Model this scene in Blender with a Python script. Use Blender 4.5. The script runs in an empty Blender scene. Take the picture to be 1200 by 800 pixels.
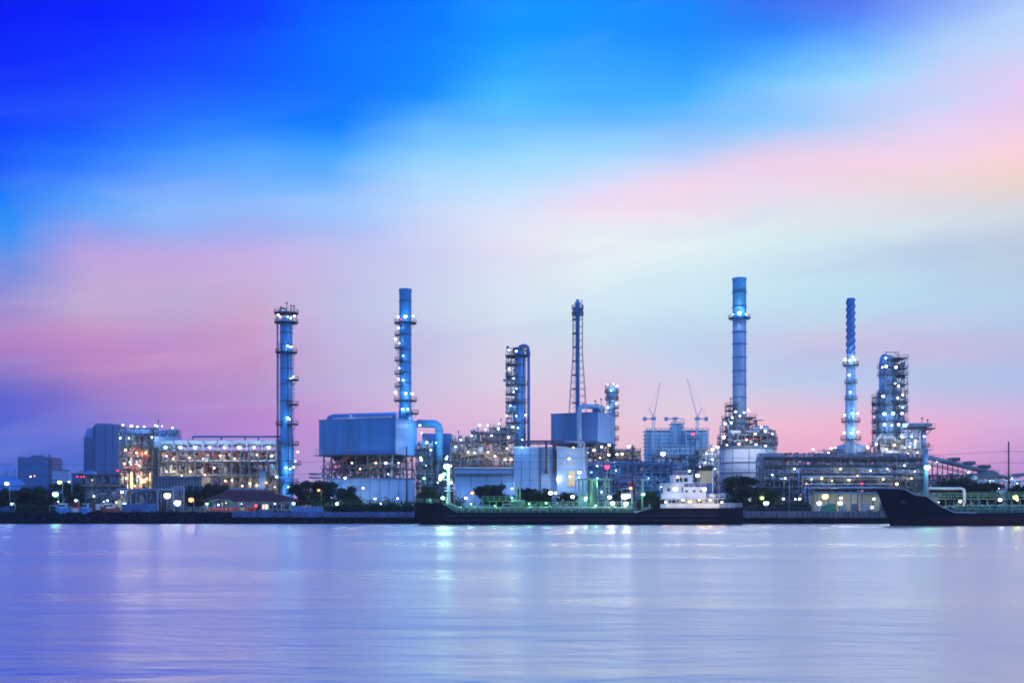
import bpy, math, random
from mathutils import Vector, Matrix
from math import sin, cos, pi, radians as R, atan, hypot
sc = bpy.context.scene
col = sc.collection
F = 1300.0; HZ = 596.0; CAMZ = 4.0; GZ = 3.0
def X(px, Y): return (px - 600) * Y / F
def Z(py, Y): return CAMZ - (py - HZ) * Y / F
def S(n, Y): return n * Y / F
rng = random.Random(7)

# ------------------------------------------------------------------ materials
def lin(c):
    c /= 255.0
    return c / 12.92 if c <= .04045 else ((c + .055) / 1.055) ** 2.4
def srgb(t): return tuple(lin(c) for c in t) + (1,)

def pmat(name, c, rough=.55, metal=0.0, var=.25, scale=.35, streak=1.0, bump=0.0, spec=.5, rib=0.0):
    """painted / weathered surface: base colour broken up by two noises in the object's own space"""
    m = bpy.data.materials.new(name); m.use_nodes = True
    nt = m.node_tree; N = nt.nodes; Lk = nt.links
    b = N['Principled BSDF']
    tc = N.new('ShaderNodeTexCoord'); mp = N.new('ShaderNodeMapping')
    mp.inputs['Scale'].default_value = (scale, scale, scale / streak)
    Lk.new(tc.outputs['Object'], mp.inputs['Vector'])
    n1 = N.new('ShaderNodeTexNoise'); n1.inputs['Scale'].default_value = 1.0; n1.inputs['Detail'].default_value = 6; n1.inputs['Roughness'].default_value = .65
    Lk.new(mp.outputs[0], n1.inputs['Vector'])
    cr = N.new('ShaderNodeValToRGB')
    lo = tuple(max(0, x * (1 - var)) for x in c) + (1,); hi = tuple(min(1, x * (1 + var * .6)) for x in c) + (1,)
    cr.color_ramp.elements[0].position = .3; cr.color_ramp.elements[0].color = lo
    cr.color_ramp.elements[1].position = .68; cr.color_ramp.elements[1].color = hi
    Lk.new(n1.outputs['Fac'], cr.inputs['Fac'])
    Lk.new(cr.outputs['Color'], b.inputs['Base Color'])
    b.inputs['Roughness'].default_value = rough; b.inputs['Metallic'].default_value = metal
    b.inputs['Specular IOR Level'].default_value = spec
    if bump > 0:
        bp = N.new('ShaderNodeBump'); bp.inputs['Strength'].default_value = bump; bp.inputs['Distance'].default_value = .3
        Lk.new(n1.outputs['Fac'], bp.inputs['Height']); Lk.new(bp.outputs[0], b.inputs['Normal'])
    return m
def emat(name, c, s):
    m = bpy.data.materials.new(name); m.use_nodes = True
    nt = m.node_tree; nt.nodes.clear()
    e = nt.nodes.new('ShaderNodeEmission'); e.inputs[0].default_value = (*c, 1); e.inputs[1].default_value = s
    o = nt.nodes.new('ShaderNodeOutputMaterial'); nt.links.new(e.outputs[0], o.inputs[0])
    m.cycles.emission_sampling = 'NONE'
    return m
M = {}
M['steel'] = pmat('steel_paint', (.06, .09, .16), .5, .2, .35, .3)
M['dsteel'] = pmat('dark_steel_paint', (.025, .035, .07), .5, .2, .35, .3)
M['bsteel'] = pmat('blue_steel_paint', (.06, .17, .42), .45, .1, .25, .3)
M['lsteel'] = pmat('light_steel_paint', (.22, .3, .46), .45, .15, .25, .3)
M['alu'] = pmat('aluminium_jacketing', (.3, .35, .44), .35, .55, .2, .5, 3)
M['white'] = pmat('white_paint', (.5, .56, .72), .5, 0, .14, .2, 5)
M['lblue'] = pmat('pale_blue_cladding', (.17, .36, .72), .5, 0, .14, .15, 6)
M['dblue'] = pmat('deep_blue_paint', (.022, .12, .5), .42, .05, .2, .12, 8)
M['mblue'] = pmat('mid_blue_paint', (.05, .2, .62), .42, .05, .2, .12, 8)
M['stack_a'] = pmat('stack_blue_cast_paint', (.012, .19, .58), .4, .05, .2, .15, 6)  # blue cast of dusk light and grading put into the stack colour
M['stack_b'] = pmat('stack_sky_cast_paint', (.06, .38, .72), .4, .05, .15, .15, 6)  # lighter stack blue, the sky's cast put into the colour as well
M['stack_c'] = pmat('stack_pale_blue_paint', (.2, .37, .68), .45, .05, .15, .15, 6)
M['box_a'] = pmat('furnace_blue_cast_cladding', (.03, .19, .55), .45, .05, .42, .12, 7)  # sky's blue cast put into the furnace cladding colour
M['box_b'] = pmat('furnace_slate_blue_cladding', (.08, .2, .48), .45, .05, .42, .12, 7)
M['rust'] = pmat('rust_red_paint', (.24, .05, .045), .65, 0, .35, .5)
M['red'] = pmat('red_paint', (.5, .03, .03), .5, 0, .2, .5)
M['tan'] = pmat('cream_paint', (.5, .44, .3), .6, 0, .25, .4)
M['conc'] = pmat('concrete', (.2, .21, .24), .85, 0, .35, .4, 1, .3)
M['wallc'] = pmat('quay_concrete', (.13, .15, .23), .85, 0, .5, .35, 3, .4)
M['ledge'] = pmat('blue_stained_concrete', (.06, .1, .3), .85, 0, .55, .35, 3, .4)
M['rock'] = pmat('bank_rock', (.008, .012, .03), .95, 0, .5, .9, 1, .6, .1)
M['ground'] = pmat('ground_gravel', (.05, .055, .06), .95, 0, .35, .25)
M['hull'] = pmat('hull_black_paint', (.004, .006, .024), .8, 0, .6, .2, 4, 0, .15)
M['hull2'] = pmat('hull_brown_antifouling', (.03, .012, .022), .85, 0, .5, .3, 3, 0, .15)
M['gdeck'] = pmat('deck_green_paint', (.02, .1, .07), .6, 0, .3, .3)
M['gpipe'] = pmat('pale_green_paint', (.2, .36, .27), .5, 0, .25, .5)
M['teal'] = pmat('teal_deck_paint', (.01, .11, .14), .6, 0, .3, .3)
M['roofred'] = pmat('red_roof_tiles', (.05, .012, .025), .75, 0, .3, 1.2)
M['green'] = pmat('green_awning_canvas', (.06, .3, .16), .7, 0, .2, .6)
M['tarp'] = pmat('blue_panel_paint', (.06, .14, .42), .6, 0, .3, .5, 3)
M['bark'] = pmat('tree_bark', (.06, .045, .035), .9, 0, .3, 2)
M['black'] = pmat('black_rubber', (.012, .013, .02), .7, 0, .3, 1)
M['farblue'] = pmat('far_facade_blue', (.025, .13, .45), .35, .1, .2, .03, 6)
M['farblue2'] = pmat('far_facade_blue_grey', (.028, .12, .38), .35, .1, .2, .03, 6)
M['box_d'] = pmat('furnace_slate_lit_side', (.14, .29, .6), .45, .05, .35, .12, 7)  # paler copy of the slate cladding: side light put into colour
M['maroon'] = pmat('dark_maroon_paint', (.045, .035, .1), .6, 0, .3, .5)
M['box_c'] = pmat('furnace_blue_lit_side', (.07, .22, .6), .45, .05, .25, .12, 7)  # lighter copy of the furnace blue for the side the light falls on
M['net'] = pmat('haze_paled_net', (.48, .75, .95), .8, 0, .15, .05)  # distance haze painted in as a pale blue
M['fargrey'] = pmat('haze_paled_concrete', (.45, .7, .92), .8, 0, .2, .05)  # concrete paled towards blue, haze put into the base colour
M['glass'] = pmat('dark_window_glass', (.015, .02, .04), .12, 0, .2, 1)
M['glass2'] = pmat('curtain_wall_glass', (.02, .05, .16), .1, .2, .3, .1)
def leafmat(name, c):
    m = bpy.data.materials.new(name); m.use_nodes = True
    nt = m.node_tree; b = nt.nodes['Principled BSDF']; oi = nt.nodes.new('ShaderNodeTexCoord')
    n = nt.nodes.new('ShaderNodeTexNoise'); n.inputs['Scale'].default_value = .8; n.inputs['Detail'].default_value = 4
    nt.links.new(oi.outputs['Object'], n.inputs['Vector'])
    cr = nt.nodes.new('ShaderNodeValToRGB'); cr.color_ramp.elements[0].position = .35; cr.color_ramp.elements[1].position = .65
    cr.color_ramp.elements[0].color = (c[0] * .5, c[1] * .55, c[2] * .6, 1); cr.color_ramp.elements[1].color = (*c, 1)
    nt.links.new(n.outputs['Fac'], cr.inputs['Fac']); nt.links.new(cr.outputs[0], b.inputs['Base Color'])
    b.inputs['Roughness'].default_value = .7; b.inputs['Specular IOR Level'].default_value = .2
    return m
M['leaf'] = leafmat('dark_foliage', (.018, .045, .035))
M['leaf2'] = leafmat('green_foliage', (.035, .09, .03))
LC = {'W': (.8, .92, 1), 'C': (.5, .85, 1), 'H': (1, .7, .36), 'Y': (.85, 1, .12), 'G': (.35, 1, .55), 'R': (1, .03, .08), 'O': (1, .35, .08)}
for k, c in LC.items(): M['e' + k] = emat('lit_lamp_glass_' + k.lower(), c, {'R': 7, 'Y': 9, 'O': 6}.get(k, 8))
M['eWin'] = emat('lit_window', (1, .8, .5), 1.6)

# ------------------------------------------------------------------ mesh builder
class MB:
    def __init__(s): s.v = []; s.f = []; s.m = []; s.s = []
    def q(s, idx, m=0, sm=False): s.f.append(idx); s.m.append(m); s.s.append(sm)
    def box(s, x0, x1, y0, y1, z0, z1, m=0):
        n = len(s.v)
        s.v += [(x0, y0, z0), (x1, y0, z0), (x1, y1, z0), (x0, y1, z0), (x0, y0, z1), (x1, y0, z1), (x1, y1, z1), (x0, y1, z1)]
        for t in ((0, 3, 2, 1), (4, 5, 6, 7), (0, 1, 5, 4), (1, 2, 6, 5), (2, 3, 7, 6), (3, 0, 4, 7)): s.q([n + i for i in t], m)
        return s
    def prism(s, poly, z0, z1, m=0):
        """poly: list of (x,y); vertical prism"""
        n = len(s.v); k = len(poly)
        s.v += [(x, y, z0) for x, y in poly] + [(x, y, z1) for x, y in poly]
        s.q([n + i for i in reversed(range(k))], m); s.q([n + k + i for i in range(k)], m)
        for i in range(k): s.q([n + i, n + (i + 1) % k, n + k + (i + 1) % k, n + k + i], m)
        return s
    def xprism(s, poly, y0, y1, m=0):
        """poly: list of (x,z) in a vertical plane, pushed back along y"""
        n = len(s.v); k = len(poly)
        s.v += [(x, y0, z) for x, z in poly] + [(x, y1, z) for x, z in poly]
        s.q([n + i for i in range(k)], m); s.q([n + k + i for i in reversed(range(k))], m)
        for i in range(k): s.q([n + (i + 1) % k, n + i, n + k + i, n + k + (i + 1) % k], m)
        return s
    def tube(s, pts, r, n=6, m=0, caps=True, smooth=True):
        pts = [Vector(p) for p in pts]; base = len(s.v); k = len(pts)
        rr = r if isinstance(r, (list, tuple)) else [r] * k
        up = None
        for i, p in enumerate(pts):
            d = (pts[min(i + 1, k - 1)] - pts[max(i - 1, 0)])
            if d.length < 1e-9: d = Vector((0, 0, 1))
            d.normalize()
            if up is None: up = Vector((0, 0, 1)) if abs(d.z) < .9 else Vector((1, 0, 0))
            a = d.cross(up)
            if a.length < 1e-4: a = d.cross(Vector((0, 1, 0)))
            a.normalize(); b = a.cross(d).normalized(); up = b
            for j in range(n):
                t = 2 * pi * (j + .5) / n
                s.v.append(tuple(p + a * (cos(t) * rr[i]) + b * (sin(t) * rr[i])))
        for i in range(k - 1):
            for j in range(n):
                s.q([base + i * n + j, base + i * n + (j + 1) % n, base + (i + 1) * n + (j + 1) % n, base + (i + 1) * n + j], m, smooth and n > 4)
        if caps:
            s.q([base + j for j in reversed(range(n))], m); s.q([base + (k - 1) * n + j for j in range(n)], m)
        return s
    def bar(s, p, q, r, n=4, m=0): return s.tube([p, q], r, n, m)
    def lathe(s, cx, cy, prof, n=20, m=0, a0=0, a1=2 * pi, smooth=True):
        full = abs(a1 - a0 - 2 * pi) < 1e-6; k = n if full else n + 1; base = len(s.v)
        for r, z in prof:
            for j in range(k):
                t = a0 + (a1 - a0) * j / n
                s.v.append((cx + r * cos(t), cy + r * sin(t), z))
        for i in range(len(prof) - 1):
            for j in range(n):
                j2 = (j + 1) % k
                s.q([base + i * k + j, base + i * k + j2, base + (i + 1) * k + j2, base + (i + 1) * k + j], m, smooth)
        if full:
            if prof[0][0] > 1e-4: s.q([base + j for j in reversed(range(k))], m)
            if prof[-1][0] > 1e-4: s.q([base + (len(prof) - 1) * k + j for j in range(k)], m)
        return s
    def hdrum(s, p, q, r, n=14, m=0):
        """cylinder with dished ends along p-q"""
        p = Vector(p); q = Vector(q); d = (q - p).normalized()
        pts = [p - d * r * .45, p - d * r * .3, p, q, q + d * r * .3, q + d * r * .45]
        return s.tube(pts, [r * .25, r * .75, r, r, r * .75, r * .25], n, m)
    def rail(s, pts, h=1.1, sp=1.6, r=.05, mid=True, closed=False, m=0):
        if closed: pts = pts + [pts[0]]
        for a, b in zip(pts[:-1], pts[1:]):
            a = Vector(a); b = Vector(b); L = (b - a).length; k = max(1, round(L / sp))
            for i in range(k + 1):
                p = a.lerp(b, i / k); s.bar(p, p + Vector((0, 0, h)), r * .9, 3, m)
            s.bar(a + Vector((0, 0, h)), b + Vector((0, 0, h)), r, 3, m)
            if mid: s.bar(a + Vector((0, 0, h * .5)), b + Vector((0, 0, h * .5)), r * .8, 3, m)
        return s
    def ladder(s, p, z1, w=.5, r=.05, m=0, ax=(1, 0), cage=True):
        x, y, z0 = p; dx, dy = ax[0] * w / 2, ax[1] * w / 2
        s.bar((x - dx, y - dy, z0), (x - dx, y - dy, z1), r, 3, m); s.bar((x + dx, y + dy, z0), (x + dx, y + dy, z1), r, 3, m)
        z = z0 + .4
        while z < z1: s.bar((x - dx, y - dy, z), (x + dx, y + dy, z), r * .7, 3, m); z += .6
        if cage:
            z = z0 + 2.4
            ox, oy = ax[1] * .8, -ax[0] * .8
            while z < z1:
                s.tube([(x - dx, y - dy, z), (x - dx * 1.3 + ox * .6, y - dy * 1.3 + oy * .6, z), (x + ox, y + oy, z), (x + dx * 1.3 + ox * .6, y + dy * 1.3 + oy * .6, z), (x + dx, y + dy, z)], r * .8, 3, m); z += 1.5
        return s
    def mesh(s, name, mats):
        me = bpy.data.meshes.new(name); me.from_pydata(s.v, [], s.f)
        me.polygons.foreach_set('material_index', s.m); me.polygons.foreach_set('use_smooth', s.s)
        for k in (mats if isinstance(mats, (list, tuple)) else [mats]): me.materials.append(M[k])
        me.update(); return me
def obj(name, me, parent=None, loc=(0, 0, 0)):
    o = bpy.data.objects.new(name, me); col.objects.link(o); o.location = loc
    if parent: o.parent = parent
    return o
def struct(name, mb, mats, kind='structure'):
    o = obj(name, mb.mesh(name, mats)); o['kind'] = kind; return o

class T:
    """one thing: an Empty at its base; every part is a mesh of its own, built in the thing's own space"""
    def __init__(s, name, label, cat, loc, rz=0, group=None):
        s.o = bpy.data.objects.new(name, None); col.objects.link(s.o); s.o.empty_display_size = .5
        s.o.location = loc; s.o.rotation_euler = (0, 0, rz); s.o['label'] = label; s.o['category'] = cat
        if group: s.o['group'] = group
        s.mi = (Matrix.Translation(Vector(loc)) @ Matrix.Rotation(rz, 4, 'Z')).inverted()
    def part(s, name, mb, mats, parent=None, label=None):
        o = obj(name, mb.mesh(name, mats), parent or s.o)
        if label: o['label'] = label
        return o
    def l(s, px, py, Y): return s.mi @ Vector((X(px, Y), Y, Z(py, Y)))
    def lamp(s, px, py, Y, c='W', r=.45, p=350, drop=.9, name='lamp'): return s.lampat(tuple(s.l(px, py, Y)), c, r, p, drop, name)
    def lampat(s, q, c='W', r=.45, p=350, drop=.9, name='lamp'):
        me = LM.get(c)
        if me is None:
            b = MB(); b.lathe(0, 0, [(.02, -1), (.6, -.82), (.95, -.35), (1, 0), (.8, .5)], 10, 0); b.lathe(0, 0, [(.86, .45), (.8, .8), (.35, 1.05), (.05, 1.1)], 8, 1)
            b.box(-.12, .12, -.1, 1.6, .7, .95, 1)
            me = LM[c] = b.mesh('lamp', ['e' + c, 'steel'])
        o = obj(name, me, s.o, q); r *= rng.uniform(.62, 1.08); o.scale = (r, r, r)
        if p:
            ld = bpy.data.lights.new('lamp_light', 'POINT'); ld.energy = p * (1.1 if c == 'H' else .75); ld.specular_factor = .03; ld.color = LC[c]; ld.shadow_soft_size = .25
            e = bpy.data.objects.new('lamp_light', ld); col.objects.link(e); e.parent = s.o
            w = Vector(q) + s.mi.to_3x3() @ Vector((0, -drop - r, -.15)); e.location = w
        return o
LM = {}

# ------------------------------------------------------------------ kit of plant pieces (all in the thing's own space)
def platform(t, cx, cy, z, ri, ro, a0=0, a1=360, mat='dsteel', h=1.15, br=True, rr=.055):
    a0, a1 = R(a0), R(a1); n = max(6, int((a1 - a0) / (2 * pi) * 24))
    full = abs(a1 - a0 - 2 * pi) < 1e-3
    b = MB(); b.lathe(cx, cy, [(ri, z - .12), (ro, z - .12), (ro, z + .1), (ri, z + .1), (ri, z - .12)], n, 0, a0, a1, False)
    if br:
        k = max(2, int(n / 4))
        for i in range(k + (0 if full else 1)):
            a = a0 + (a1 - a0) * i / k
            b.bar((cx + ro * .96 * cos(a), cy + ro * .96 * sin(a), z - .1), (cx + ri * cos(a), cy + ri * sin(a), z - (ro - ri) * 1.1), .07, 3)
    t.part('platform', b, mat)
    pts = [(cx + ro * .98 * cos(a0 + (a1 - a0) * i / n), cy + ro * .98 * sin(a0 + (a1 - a0) * i / n), z + .1) for i in range(n + (0 if full else 1))]
    if not full:
        pts = [(cx + ri * cos(a0), cy + ri * sin(a0), z + .1)] + pts + [(cx + ri * cos(a1), cy + ri * sin(a1), z + .1)]
    b = MB(); b.rail(pts, h, 9, rr, True, full); t.part('railing', b, mat)
def shell(t, cx, cy, prof, mat, n=24, name='shell', seams=(), sr=None, smat=None):
    b = MB(); b.lathe(cx, cy, prof, n); o = t.part(name, b, mat)
    if seams:
        for z, r in seams:
            b = MB(); b.lathe(cx, cy, [(r, z - .14), (r + .12, z - .14), (r + .12, z + .14), (r, z + .14)], n, 0, 0, 2 * pi, False); t.part('flange', b, smat or 'dsteel')
    return o
def frame(t, x0, x1, y0, y1, zs, nb=4, ny=1, post='steel', r=.22, decks=True, rails=True, braces=.4, rg=rng, deckmat='dsteel', rx=None, beams=True):
    xs = [x0 + (x1 - x0) * i / nb for i in range(nb + 1)]; ys = [y0 + (y1 - y0) * i / ny for i in range(ny + 1)]
    for x in xs:
        for y in ys:
            b = MB(); b.bar((x, y, zs[0]), (x, y, zs[-1]), r * 1.15, 4); t.part('post', b, post)
    for k, z in enumerate(zs[1:]):
        if beams:
            b = MB()
            for y in ys: b.box(x0 - .3, x1 + .3, y - r * .6, y + r * .6, z - r * 1.6, z - .05)
            for x in xs: b.box(x - r * .5, x + r * .5, y0 + r, y1 - r, z - r * 1.5, z - .08)
            t.part('beam', b, post)
        if decks:
            b = MB(); b.box(x0 - .4, x1 + .4, y0 - .5, y1 + .5, z, z + .1); t.part('deck', b, deckmat)
            if rails:
                b = MB(); b.rail([(x0 - .4, y0 - .45, z + .1), (x1 + .4, y0 - .45, z + .1), (x1 + .4, y1 + .45, z + .1), (x0 - .4, y1 + .45, z + .1)], 1.1, 2, .05, True, True); t.part('railing', b, post)
        for i in range(nb):
            if rg.random() < braces:
                a, c = (xs[i], xs[i + 1]) if rg.random() < .5 else (xs[i + 1], xs[i])
                b = MB(); b.bar((a, y0, zs[k]), (c, y0, z - .3), r * .6, 4); 
                if rg.random() < .4: b.bar((c, y0, zs[k]), (a, y0, z - .3), r * .6, 4)
                t.part('brace', b, post)
def stairs(t, x0, x1, y, z0, z1, mat='steel'):
    b = MB(); n = max(4, int(abs(z1 - z0) / .35))
    for dy in (0, .9):
        b.bar((x0, y + dy, z0), (x1, y + dy, z1), .12, 4); b.bar((x0, y + dy, z0 + 1), (x1, y + dy, z1 + 1), .05, 3)
    for i in range(n):
        u = (i + .5) / n; x = x0 + (x1 - x0) * u; z = z0 + (z1 - z0) * u; b.box(x - .15, x + .15, y, y + .9, z - .03, z + .03)
    t.part('staircase', b, mat)
PM = ['alu', 'lsteel', 'steel', 'white', 'alu', 'lsteel', 'rust', 'tan']
def clutter(t, x0, x1, y0, y1, z0, z1, n, rg=rng, mats=PM, big=.25):
    """real equipment of the kind a refinery deck carries: drums, exchangers, risers, elbows, cabinets, valves"""
    for i in range(n):
        x = rg.uniform(x0, x1); y = rg.uniform(y0, y1); h = z1 - z0; k = rg.random(); mt = rg.choice(mats); b = MB()
        if k < big:
            r = rg.uniform(.45, .95) * min(1.3, h / 4); zt = z0 + h * rg.uniform(.55, .95)
            b.lathe(x, y, [(r * .3, z0 + .3), (r * .8, z0 + .45), (r, z0 + .8), (r, zt - .4), (r * .75, zt - .1), (r * .25, zt)], 12); b.tube([(x, y, zt - .1), (x, y, zt + .4), (x + r * 1.6, y, zt + .4), (x + r * 1.6, y, z0)], .12, 5); t.part('drum', b, mt)
        elif k < big + .16:
            L = rg.uniform(2, 4.5); r = rg.uniform(.35, .7); z = z0 + r + rg.uniform(.3, max(.4, h * .5)); xx = min(x, x1 - L)
            b.hdrum((xx, y, z), (xx + L, y, z), r, 10); b.box(xx + L * .2, xx + L * .2 + .3, y - r * .6, y + r * .6, z0, z - r * .7); b.box(xx + L * .75, xx + L * .75 + .3, y - r * .6, y + r * .6, z0, z - r * .7); t.part('exchanger', b, mt)
        elif k < big + .46:
            r = rg.uniform(.1, .24); L = rg.uniform(-5, 5); zt = z0 + h * rg.uniform(.3, .95); x2 = max(x0, min(x1, x + L)); z3 = z0 + h * rg.uniform(0, .9)
            b.tube([(x, y, z0), (x, y, zt - .2), (x + (.2 if L > 0 else -.2), y, zt), (x2, y, zt), (x2, y, z3)], r, 6); t.part('pipe', b, mt)
        elif k < big + .6:
            w = rg.uniform(.5, 1.6); hh = rg.uniform(.6, min(2.2, h * .8)); b.box(x - w / 2, x + w / 2, y - .5, y + .5, z0 + .05, z0 + hh); b.box(x - w / 2 + .1, x + w / 2 - .1, y - .56, y - .505, z0 + .25, z0 + hh - .15); t.part('cabinet', b, mt)
        else:
            r = rg.uniform(.12, .3); b.bar((x, y, z0), (x, y, z0 + h * rg.uniform(.5, 1.1)), r, 6)
            b.lathe(x, y, [(r, z0 + h * .3), (r * 2, z0 + h * .3), (r * 2, z0 + h * .36), (r, z0 + h * .36)], 8); t.part('riser', b, mt)
def hpipes(t, x0, x1, y0, y1, z, n, rmin=.1, rmax=.3, rg=rng, mats=PM, vary=.35, ends=False):
    for i in range(n):
        r = rg.uniform(rmin, rmax); y = y0 + (y1 - y0) * (i + .5) / n; a = x0 + rg.uniform(0, vary) * (x1 - x0) * (rg.random() < .5); c = x1 - rg.uniform(0, vary) * (x1 - x0) * (rg.random() < .5)
        pts = [(a, y, z + r), (c, y, z + r)]
        if ends and rg.random() < .5: pts = [(a, y, z - 2)] + pts
        if ends and rg.random() < .5: pts = pts + [(c, y, z - 2.5)]
        b = MB(); b.tube(pts, r, 6); t.part('pipe', b, rg.choice(mats))
def vents(t, pts, mat='steel'):
    for x, y, z, h in pts:
        b = MB(); b.bar((x, y, z), (x, y, z + h), .12, 5); b.lathe(x, y, [(.1, z + h - .1), (.35, z + h), (.35, z + h + .35), (.05, z + h + .6)], 8); t.part('vent', b, mat)

def tangle(t, x0, x1, y0, y1, z0, z1, n, mats, seed=1, rmax=.16):
    """the uncountable small-bore pipework, conduits, valves and hangers inside a unit: one stuff part per paint"""
    rg = random.Random(seed); B = {m: MB() for m in mats}
    for i in range(n):
        b = B[rg.choice(mats)]; x = rg.uniform(x0, x1); y = rg.uniform(y0, y1); z = rg.uniform(z0, z1); r = rg.uniform(.05, rmax); pts = [(x, y, z)]; ax = rg.random() < .5
        for k in range(rg.randint(2, 4)):
            if ax: x = max(x0, min(x1, x + rg.uniform(-5, 5)))
            else: z = max(z0, min(z1, z + rg.uniform(-3.5, 3.5)))
            ax = not ax; pts.append((x, y, z))
            if rg.random() < .3: y2 = max(y0, min(y1, y + rg.uniform(-2, 2))); y = y2; pts.append((x, y, z))
        for p, q in zip(pts[:-1], pts[1:]): 
            if (Vector(p) - Vector(q)).length > .05: b.tube([p, q], r, 4)
        if rg.random() < .5: p = pts[1]; w = rg.uniform(.15, .5); b.box(p[0] - w, p[0] + w, p[1] - .3, p[1] + .3, p[2] - w, p[2] + w * rg.uniform(.6, 1.6))
    for m, b in B.items(): t.part('pipework', b, m)['kind'] = 'stuff'
# ------------------------------------------------------------------ world: dusk sky given by direction
SKYC = [0, 100, 200, 300, 400, 500, 600, 700, 800, 900, 1000, 1100, 1200]
SKY = {
 0:   [(0,28,240),(0,30,248),(6,38,255),(4,58,255),(0,95,255),(0,118,255),(0,122,255),(0,118,252),(20,112,244),(55,110,238),(85,122,240),(130,164,245),(172,198,248)],
 45:  [(0,32,250),(4,40,252),(12,54,255),(8,74,255),(0,108,255),(4,126,255),(6,134,255),(16,130,255),(16,122,248),(50,130,248),(96,150,248),(174,204,250),(196,214,248)],
 90:  [(4,44,250),(14,58,252),(18,76,255),(10,92,255),(0,114,252),(14,134,252),(36,152,255),(50,150,255),(40,142,252),(100,172,252),(150,196,250),(202,208,246),(226,206,244)],
 120: [(16,66,250),(26,76,250),(30,98,252),(22,110,252),(10,122,250),(36,148,255),(66,168,255),(62,156,255),(66,160,255),(132,194,255),(180,208,250),(206,212,248),(232,204,240)],
 150: [(26,80,250),(40,98,248),(54,130,252),(52,144,252),(44,148,255),(90,180,255),(110,192,255),(116,192,255),(126,190,252),(150,204,252),(192,208,244),(230,212,242),(242,210,230)],
 180: [(38,98,246),(56,126,250),(88,160,252),(106,178,252),(96,182,255),(130,202,255),(150,214,255),(166,218,255),(182,208,250),(222,208,238),(238,212,234),(244,214,230),(250,212,216)],
 210: [(46,116,246),(84,146,250),(126,178,250),(132,188,252),(132,192,255),(172,218,255),(186,226,255),(216,222,250),(236,216,240),(240,216,236),(240,214,226),(238,216,218),(236,214,206)],
 240: [(56,136,244),(120,168,244),(154,188,246),(160,190,246),(170,202,252),(198,220,250),(216,230,252),(240,222,242),(242,222,236),(230,228,238),(226,226,234),(222,220,228),(218,218,222)],
 270: [(80,150,240),(176,164,228),(176,178,232),(186,178,232),(188,196,240),(206,216,246),(228,230,246),(234,230,242),(228,232,242),(216,228,240),(210,222,236),(206,216,232),(196,204,224)],
 300: [(104,146,232),(190,164,222),(194,170,224),(202,176,226),(196,194,236),(206,210,242),(226,226,244),(230,232,244),(222,232,242),(208,224,240),(200,216,238),(188,202,228),(186,196,222)],
 360: [(164,138,222),(202,166,222),(200,166,224),(210,166,220),(194,182,230),(206,200,236),(220,220,242),(212,226,242),(202,222,242),(192,216,240),(186,212,238),(184,206,236),(182,200,232)],
 400: [(188,128,212),(204,138,210),(200,144,216),(208,150,214),(198,172,224),(206,188,230),(224,208,236),(210,222,238),(196,216,240),(200,208,234),(210,200,228),(208,196,226),(196,192,226)],
 450: [(128,106,216),(178,124,210),(192,130,212),(198,142,214),(204,170,220),(214,186,226),(230,202,228),(226,208,230),(214,216,236),(202,212,236),(194,206,236),(188,200,234),(184,196,232)],
 500: [(66,90,216),(114,106,212),(172,128,208),(194,138,212),(208,158,216),(228,186,222),(240,196,222),(248,206,218),(250,210,220),(254,196,214),(250,190,216),(246,184,218),(232,180,222)],
 560: [(34,94,216),(58,106,212),(122,128,216),(194,156,220),(204,166,220),(228,186,218),(242,196,218),(250,202,214),(252,198,214),(255,178,208),(255,172,206),(250,164,210),(218,146,214)],
}
for ys, cs, d in [((150, 180, 210), (0, 1, 2, 3, 4), (-28, -16, 4)), ((240, 270), (0, 1, 2, 3, 4), (-22, -4, 6)), ((360, 400, 450), (0, 1, 2, 3), (-6, 4, -14)), ((360, 400, 450), (4, 5, 6), (-2, 12, 0)),
                  ((270, 300, 360), (7, 8, 9, 10, 11, 12), (5, 11, 2)), ((0, 45, 90, 120), (6, 7, 8), (12, 20, 4)), ((45, 90), (9, 10), (6, 18, 6))]:
    for y_ in ys:
        for c_ in cs: SKY[y_][c_] = tuple(max(0, min(255, v + dv)) for v, dv in zip(SKY[y_][c_], d))
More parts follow.
